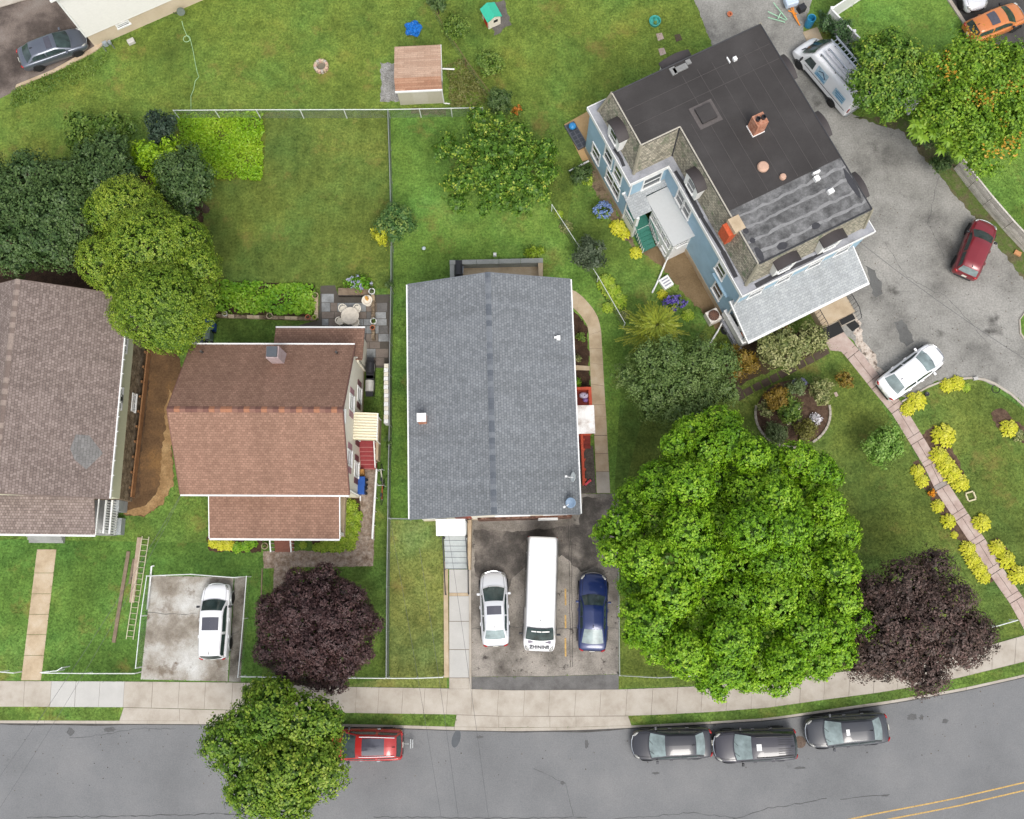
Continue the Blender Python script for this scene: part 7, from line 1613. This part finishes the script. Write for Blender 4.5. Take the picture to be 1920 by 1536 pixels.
MB().lathe([(.28,0),(.2,.1),(.16,.35),(.34,.55),(.36,.6),(.3,.6),(.2,.5),(0,.48)],n=18).obj('basin',M_cream,o); MB().lathe([(.1,.48),(.12,.7),(.08,.86),(.1,.95),(.05,1.05),(0,1.06)],(0,.1,0),12).obj('figure',plain('orange figure',C(224,166,84,.88),.6),o)
pl=thing('planter_trough','long dark slatted planter in front of the hydrangeas','planter',(0,0,0)); a,b=W(634,551,.3),W(692,552,.3)
MB().bbox(a.x,b.x,a.y-.12,a.y+.4,0,.32).obj('trough',M_wood,pl)
for k in range(22): x=a.x+(b.x-a.x)*(k+.5)/22; MB().bbox(x-.025,x+.025,a.y-.16,a.y-.125,.02,.38).obj('slat',M_black,pl)
bedge=thing('bed_border','low stone border along the vegetable bed','garden edging',(0,0,0))
xs_=np.linspace(404,592,17)
for a,b in zip(xs_,xs_[1:]): MB().prism(WL([(a+.3,589+(a-404)*.03),(b-.3,589+(b-404)*.03),(b-.3,595+(b-404)*.03),(a+.3,595+(a-404)*.03)],.2),0,.2+random.uniform(-.015,.015)).obj('edging_stone',random.choice((M_stone,M_conc_tan)),bedge)
for a,b in zip(np.linspace(556,596,5),np.linspace(556,596,5)[1:]): MB().prism(WL([(589,a+.3),(596,a+.3),(596,b-.3),(589,b-.3)],.22),0,.21).obj('edging_stone',M_conc_tan,bedge)
# bins, grills, boxes
def bin_(label,px,py,mat,rz=0,s=.55,h=1.0,name='wheelie_bin'):
    c=W(px,py,h); o=thing(name,label,'bin',(c.x,c.y,0),rz); m=MB(); a,b=s*.42,s*.5
    m.add([(-a,-a,0),(a,-a,0),(a,a,0),(-a,a,0),(-b,-b,h*.9),(b,-b,h*.9),(b,b,h*.9),(-b,b,h*.9)],[(3,2,1,0),(0,1,5,4),(1,2,6,5),(2,3,7,6),(3,0,4,7),(4,5,6,7)]); m.obj('body',mat,o,bevel=.03)
    MB().box((0,0,h*.94),(s*1.08,s*1.12,.08)).obj('lid',mat,o,bevel=.03); MB().tube([(-s*.4,-s*.6,h*.88),(s*.4,-s*.6,h*.88)],.02,5).obj('handle',M_black,o)
    for x in (-1,1): MB().lathe([(0,-.03),(.1,-.03),(.1,.03),(0,.03)],n=10).obj('wheel',M_rubber,o).location=(x*s*.3,-s*.5,.1)
    return o
M_binblue=plain('blue bin plastic',C(28,84,166,.85),.5,var=.04)
bin_('blue bin by the brown house wall, upper of the pair',675,902,M_binblue,math.pi/2); bin_('blue bin by the brown house wall, lower of the pair',674,918,M_binblue,math.pi/2)
bin_('blue bin half hidden under the yellow-green evergreen',390,608,plain('navy bin',C(26,66,150,.85),.5),0,.6); bin_('grey green bin behind the brown house roof',384,626,plain('grey bin',C(104,118,114,.85),.5),0,.6); bin_('dark bin behind the brown house roof edge',372,634,plain('dark bin',C(56,64,74,.85),.5),0,.55)
tag(MB().box(tuple(W(677,887,.25)),(.42,.42,.5),.1).obj('cardboard_box',plain('cardboard',C(206,152,84,.88),.8,var=.1),None,bevel=.01),'orange brown box beside the blue bins','box')
def grill(label,px,py,rz,mat,lid):
    c=W(px,py,.8); o=thing('barbecue_grill',label,'grill',(c.x,c.y,0),rz); MB().box((0,0,.45),(1.1,.5,.7)).obj('cabinet',M_black,o,bevel=.02)
    m=MB(); n=8; P=[]
    for i in range(n+1): t=math.pi*i/n; P.append((.28*math.cos(t),.82+.24*math.sin(t)))
    for x in (-.36,.36): m.v+=[(x,y,z) for y,z in P]
    for i in range(n): m.f.append((i,i+1,n+2+i,n+1+i))
    m.f+= [tuple(range(n+1)),tuple(range(n+1,2*n+2))[::-1]]; m.obj('lid',lid,o)
    for x in (-.55,.55): MB().box((x,0,.82),(.3,.45,.04)).obj('side_shelf',mat,o)
    MB().tube([(-.25,-.3,.9),(.25,-.3,.9)],.02,5).obj('handle',M_chrome,o)
    return o
grill('barbecue grill with silver lid beside the brown house',693,724,math.pi/2,M_black,plain('steel lid',C(206,204,196,.92),.35,.3))
grill('black covered grill beside the flagstone patio',694,690,math.pi/2,M_black,M_black)
grill('black grill in the corner of the low grey wall',860,507,math.pi/2,M_black,M_black)
# bicycles between handrail and fence
def bike(label,px,py,rz,mat):
    c=W(px,py,.5); o=thing('bicycle',label,'bicycle',(c.x,c.y,0),rz)
    for x in (-.5,.5):
        m=MB(); m.tube([(x+.32*math.cos(t),0,.34+.32*math.sin(t)) for t in np.linspace(0,6.283,17)],.022,5,False); w_=m.obj('wheel',M_rubber,o); MB().tube([(x,-.04,.34),(x,.04,.34)],.03,6).obj('hub',M_metalgrey,w_)
    m=MB(); 
    for a,b in (((-.5,0,.34),(-.1,0,.32)),((-.1,0,.32),(.35,0,.72)),((-.1,0,.32),(-.22,0,.78)),((-.22,0,.74),(.35,0,.78)),((.5,0,.34),(.34,0,.9)),((-.5,0,.34),(-.2,0,.7))): m.tube([a,b],.022,5)
    m.obj('frame',mat,o); m=MB(); m.tube([(.3,-.28,.98),(.36,-.1,.95),(.36,.1,.95),(.3,.28,.98)],.018,5); m.obj('handlebar',M_metalgrey,o); MB().box((-.24,0,.84),(.24,.13,.06)).obj('saddle',M_black,o,bevel=.02)
    return o
bike('pale bicycle beside the white handrail, upper of the two',716,893,R(95),M_offwhite); bike('rusty orange bicycle beside the white handrail, lower of the two',717,922,R(85),plain('rust frame',C(176,100,60,.85),.6))
# left lawn timber, ladder, pipe
def plank(label,pts,w=.2,mat=None,h=.08):
    a,b=W(*pts[0],.06),W(*pts[1],.06); hd=math.atan2(b.y-a.y,b.x-a.x); md=(a+b)/2
    return tag(MB().box((md.x,md.y,h/2+.01),((b-a).length,w,h),hd).obj('timber_plank',mat or M_wood),label,'plank','planks lying on the left lawn')
plank('long weathered plank on the left lawn, leftmost',[(241,1034),(213,1205)],.22); plank('long pale plank on the left lawn beside the aluminium ladder',[(262,1008),(247,1130)],.3,mottled('pale timber',[C(164,142,124,.85),C(190,170,150,.85)],[.3,.7],3,20,.15)); plank('short grey plank between the two long planks',[(251,1048),(243,1095)],.14)
ldr=thing('extension_ladder','long aluminium ladder lying on the left lawn','ladder',(0,0,0)); a,b=W(273,1006,.08),W(243,1199,.08); d=(b-a).normalized(); n_=Vector((-d.y,d.x,0))*.22
for s in (1,-1): MB().tube([a+n_*s,b+n_*s],.032,5).obj('stile',plain('ladder metal',C(196,190,160,.9),.5),ldr)
for k in range(18): p=a+(b-a)*((k+.5)/18); MB().tube([p-n_,p+n_],.02,5).obj('rung',plain('ladder metal',C(196,190,160,.9),.5),ldr)
tag(MB().tube([W(289,1061,.3),W(284,1062,.3),W(276,1143,.3)],.06,8).obj('plastic_pipe',M_white,None,True),'white plastic pipe with elbow by the stained concrete pad','pipe')
# fire pit, tarp, play house, planters
c=W(602,124,.2); fp_=thing('fire_pit','round stone fire pit ring on the back lawn','fire pit',(c.x,c.y,0))
for k in range(14):
    t=k*2*math.pi/14; MB().box((.42*math.cos(t),.42*math.sin(t),.15),(.2,.17,.3),t).obj('stone',[M_conc_tan,plain('pink stone',C(206,170,152,.88),.85,var=.1),M_conc][k%3],fp_,bevel=.02)
MB().lathe([(0,.05),(.36,.05)],n=18).obj('ash',plain('ash',C(128,122,106,.8),.95),fp_); pave([(c.x+.5*math.cos(t),c.y+.5*math.sin(t)) for t in np.linspace(0,6.28,12)])
c=W(775,54,.2); n=26; V=[];Fc=[]
for i in range(n):
    for j in range(n):
        x,y=-.6+1.2*i/(n-1),-.6+1.2*j/(n-1); r_=math.hypot(x,y); k=.95+.12*math.sin(5*math.atan2(y,x)+1)
        V.append((c.x+x*k,c.y+y*k,.02+max(0,.42*(1-(r_/.75)**2))+random.uniform(0,.16)*(1 if r_<.7 else .3)))
for i in range(n-1):
    for j in range(n-1):
        if math.hypot(-.6+1.2*i/(n-1),-.6+1.2*j/(n-1))<.66: Fc.append((i*n+j,(i+1)*n+j,(i+1)*n+j+1,i*n+j+1))
m=MB(); m.v=V; m.f=Fc; tag(m.obj('blue_tarp',plain('blue tarp',C(40,122,206,.88),.35,var=.2,scale=8),None),'crumpled bright blue tarp bundle on the back lawn','tarp')
c=W(921,30,.6); ph=thing('play_house','plastic play house with teal roof and red door','play house',(c.x,c.y,0),R(27))
MB().box((0,0,.5),(.95,1.0,1.0)).obj('wall',M_cream,ph); m=MB(); m.quadslab([(-.58,-.6,1.0),(0,-.6,1.35),(0,.6,1.35),(-.58,.6,1.0)],.05); m.quadslab([(0,-.6,1.35),(.58,-.6,1.0),(.58,.6,1.0),(0,.6,1.35)],.05); m.obj('roof',plain('teal plastic',C(56,186,154,.88),.5,var=.03),ph)
MB().box((-.49,-.1,.42),(.03,.5,.8)).obj('door',plain('red plastic',C(206,44,36,.88),.5),ph); MB().box((.1,-.505,.62),(.3,.03,.25)).obj('window',M_black,ph); MB().box((0,-.5,1.06),(.5,.03,.1)).obj('gable_trim',M_cream,ph)
c=W(1228,40,.2); o=thing('ring_planter','teal plastic ring planter on the yellowish lawn','planter',(c.x,c.y,0)); MB().lathe([(.36,0),(.42,.3),(.38,.34),(.33,.28),(.31,.1),(0,.1)],n=24).obj('ring',plain('teal ring',C(70,170,160,.88),.5),o); foliage('plant',[(.05,0,.12,.26,.26,.16)],L_mid,o,leaf=.1,cl=24,per=8,rc=.1,lo=0,core=False)
bt=thing('bottle_crate','grey crate with dark compartments on the plywood pad','crate',tuple(W(1080,256,.05)),R(-62)); MB().box((0,0,.1),(2.0,.75,.2)).obj('tray',plain('tray grey',C(96,98,104,.85),.6),bt)
for i in range(6):
    for j in range(2): MB().box((-.8+i*.32,-.17+j*.34,.21),(.25,.27,.03)).obj('compartment',plain('tray dark',C(62,66,74,.85),.5),bt)
tag(MB().lathe([(.0,0),(.22,.05),(.28,.2),(.2,.34),(0,.38)],tuple(W(1073,239,.25)),9).obj('blue_bag',plain('blue bag',C(60,150,214,.88),.4,var=.1),None,True),'bright blue bag on the grey crate','bag')
# yard things top right
c=W(1519,40,.5); o=thing('blue_barrel','open turquoise blue plastic barrel beside the concrete pad','barrel',(c.x,c.y,0)); MB().lathe([(.27,0),(.3,.2),(.3,.75),(.28,.9),(.25,.9),(.26,.4),(0,.4)],n=20).obj('barrel',plain('turquoise plastic',C(44,140,182,.88),.5,var=.05),o); MB().lathe([(.29,.86),(.31,.9),(.29,.93),(.26,.9),(.29,.86)],n=20,cap=False).obj('rim',plain('turquoise plastic',C(44,140,182,.88),.5),o)
fr_=thing('green_frame','pale green folding metal frame on the parking lot edge','frame',(0,0,0))
for a,b in (((1450,5),(1476,37)),((1440,22),(1474,38)),((1440,33),(1472,42)),((1464,24),(1458,36))): MB().tube([W(*a,.35),W(*b,.15)],.035,5).obj('bar',plain('pale green metal',C(160,206,172,.88),.5),fr_)
os_=thing('orange_stand','orange folded stand lying on the grass by the blue barrel','stand',(0,0,0))
for a,b in (((1482,12),(1489,30)),((1487,14),(1490,30)),((1478,20),(1494,26)),((1489,30),(1500,48)),((1491,28),(1497,42))): MB().tube([W(*a,.25),W(*b,.1)],.045,5).obj('bar',plain('orange plastic',C(236,146,50,.88),.5),os_)
tag(MB().box(tuple(W(1483,3,.6)),(.9,.7,.5),.3).obj('pale_cover',plain('pale cover',C(200,214,232,.9),.5,var=.05),None,bevel=.1),'pale blue cover at the top edge by the green frame','cover')
tag(MB().box(tuple(W(1503,16,.25)),(.5,.45,.5),.5).obj('black_crate',M_black,None,bevel=.03),'black crate beside the pale blue cover','crate')
tag(MB().lathe([(.1,0),(.16,.2),(.2,.26),(.13,.26),(.1,.1),(0,.1)],tuple(W(1367,30,.0)),14).obj('clay_pot',M_terra),'orange clay pot standing on the parking lot','flower pot')
tag(MB().lathe([(.24,0),(.28,.02),(.27,.05),(.24,.04),(.24,0)],tuple(W(1867,730,.0)),24,cap=False).obj('garden_ring',M_black),'black ring lying on the grass inside the curved kerb','ring')
tag(MB().box(tuple(W(1829,710,.12)),(.3,.22,.2),.2).obj('kerb_box',M_conc_new,None,bevel=.02),'small pale box on the curved kerb','box')
tag(MB().lathe([(0,0),(.12,0),(.15,.22),(.1,.22),(0,.18)],tuple(W(1736,740,.0)),12).obj('black_pot',M_black),'small black pot by the kerb behind the white sedan','flower pot')
tag(MB().box(tuple(W(1908,475,.08)),(.45,.3,.14),R(-30)).obj('timber_block',plain('tan block',C(196,142,96,.88),.8),None),'tan block lying below the grey plank fence','block')
bb=thing('wooden_box_edging','small square of pale timber edging on the right lawn','edging',tuple(W(1819,931,0)),.3)
for x,y,sx,sy in ((0,.26,.5,.09),(0,-.26,.5,.09),(.26,0,.09,.42),(-.26,0,.09,.42)): MB().box((x,y,.06),(sx,sy,.12)).obj('timber',plain('pale timber edge',C(206,196,160,.88),.8),bb)
tag(MB().prism(WL([(1563,737),(1568,735),(1572,742),(1567,745)]),0,.04).obj('stepping_stone',M_pinkslab),'single pinkish stepping stone on the lawn near the walk','stone')
for k,(px,py) in enumerate(((1241,98),(1237,70),(1271,72))): tag(MB().prism(WL([(px-7,py-6),(px+4,py-8),(px+8,py+3),(px-3,py+7)]),0,.03).obj('flat_stone',M_pinkslab if k!=2 else M_darkpaver),['pale pink flat stone on the grass behind the blue house, lowest','flat stone on the grass nearest the teal ring','dark flat stone on the grass behind the blue house'][k],'stone')
# small finishing things
tag(MB().lathe([(0,.004),(.34,.004),(.36,0),(0,0)],tuple(W(1500,1391.5,ZR+.002)),20).obj('manhole_cover',mottled('cast iron',[C(96,80,70,.8),C(132,116,104,.8)],[.3,.7],9,20,.3),None),'round manhole cover between the dark parked cars','manhole cover')
tag(MB().prism([(W(855,1386).x+.28*math.cos(t)*1,W(855,1386).y+.48*math.sin(t)+.2*math.cos(t)) for t in np.linspace(0,6.28,18)[:-1]],ZR,ZR+.006).obj('road_patch',plain('oval tar patch',C(92,96,100,.8),.8)),None,None,None,'structure')
c=W(1102,905,.2); o=thing('red_toy_car','pink red toy scooter on the gravel beside the orange rail','toy',(c.x,c.y,0),R(40)); MB().box((0,0,.12),(.55,.14,.1)).obj('deck',plain('pink plastic',C(236,84,100,.88),.4),o,bevel=.03); MB().tube([(-.25,0,.12),(-.3,0,.5)],.025,5).obj('stem',plain('pink plastic',C(236,84,100,.88),.4),o); MB().tube([(-.3,-.14,.5),(-.3,.14,.5)],.02,5).obj('handlebar',M_black,o)
for x in (-.22,.22): MB().lathe([(0,-.03),(.07,-.03),(.07,.03),(0,.03)],n=10).obj('wheel',M_rubber,o).location=(x,0,.07)
c=W(1095,741,1.0); o=thing('ride_on_toy','white and lilac ride-on toy on the orange landing','toy',(c.x,c.y,.79)); MB().lathe([(0,0),(.24,.02),(.3,.12),(.2,.24),(0,.28)],n=14,sx=1.1,sy=.7).obj('shell',plain('lilac white',C(226,214,238,.9),.4),o,True); MB().lathe([(0,0),(.15,.02),(.18,.1),(0,.18)],(.1,-.28,0),12).obj('front',plain('lilac',C(168,132,196,.88),.4),o,True)
for x,y in ((.15,.08),(.05,-.02)): MB().lathe([(0,-.02),(.04,-.02),(.04,.02),(0,.02)],(x,y,.27),8).obj('wheel',M_black,o)
tag(MB().box(tuple(W(928,478,.4)),(.2,.2,.3)).obj('wall_light',M_white),'small white box on the grass behind the low grey wall','box')
tag(MB().lathe([(0,0),(.1,.06),(.14,.14),(.1,.22),(0,.28)],tuple(W(795,467,0)),12).obj('pale_ball',plain('pale ball',C(210,224,230,.9),.4),None,True),'pale ball on the lawn behind the grey house','ball')
tag(MB().tube([W(1104,302,.2),W(1066,322,.1)],.07,8).obj('white_gutter_pipe',M_white),'white gutter pipe running across the grass to the blue house','pipe')
hc=W(1362,618,.2); o=thing('hose_pile','dark coiled hose beside the blue house corner','garden hose',(hc.x,hc.y,0))
for k in range(5): MB().tube([(.34*math.cos(t)*(1-.09*k),.3*math.sin(t)*(1-.07*k),.03+.045*k+.02*math.sin(3*t)) for t in np.linspace(0,6.283,18)],.022,5).obj('loop',M_black,o)
# debris: stones and leaves on drive and lawns, each yard stays uncountable
P=[]
for poly,n in (([(884,990),(1158,990),(1158,1262),(884,1262)],140),([(1440,360),(1600,300),(1900,520),(1900,700),(1650,690)],220),([(0,1362),(1900,1290),(1900,1420),(0,1500)],160)):
    p=np.array(WL(poly)); Q2=np.stack([rng.uniform(p[:,0].min(),p[:,0].max(),n*2),rng.uniform(p[:,1].min(),p[:,1].max(),n*2)],1); Q2=Q2[inpoly(Q2,p)][:n]; zz=ZR+.01 if poly[0][1]>1300 else .025
    P.append(np.column_stack([Q2,np.full(len(Q2),zz)]))
P=np.concatenate(P); tag(leaves_mesh('fallen_leaves',P,np.tile([0,0,1.0],(len(P),1))+rng.normal(size=P.shape)*.15,.09,rng.random(len(P)),LM('fallen leaf',(60,52,44),(84,70,56),(110,92,70)),None),'scattered fallen leaves on the pavements','leaves',None,'stuff')
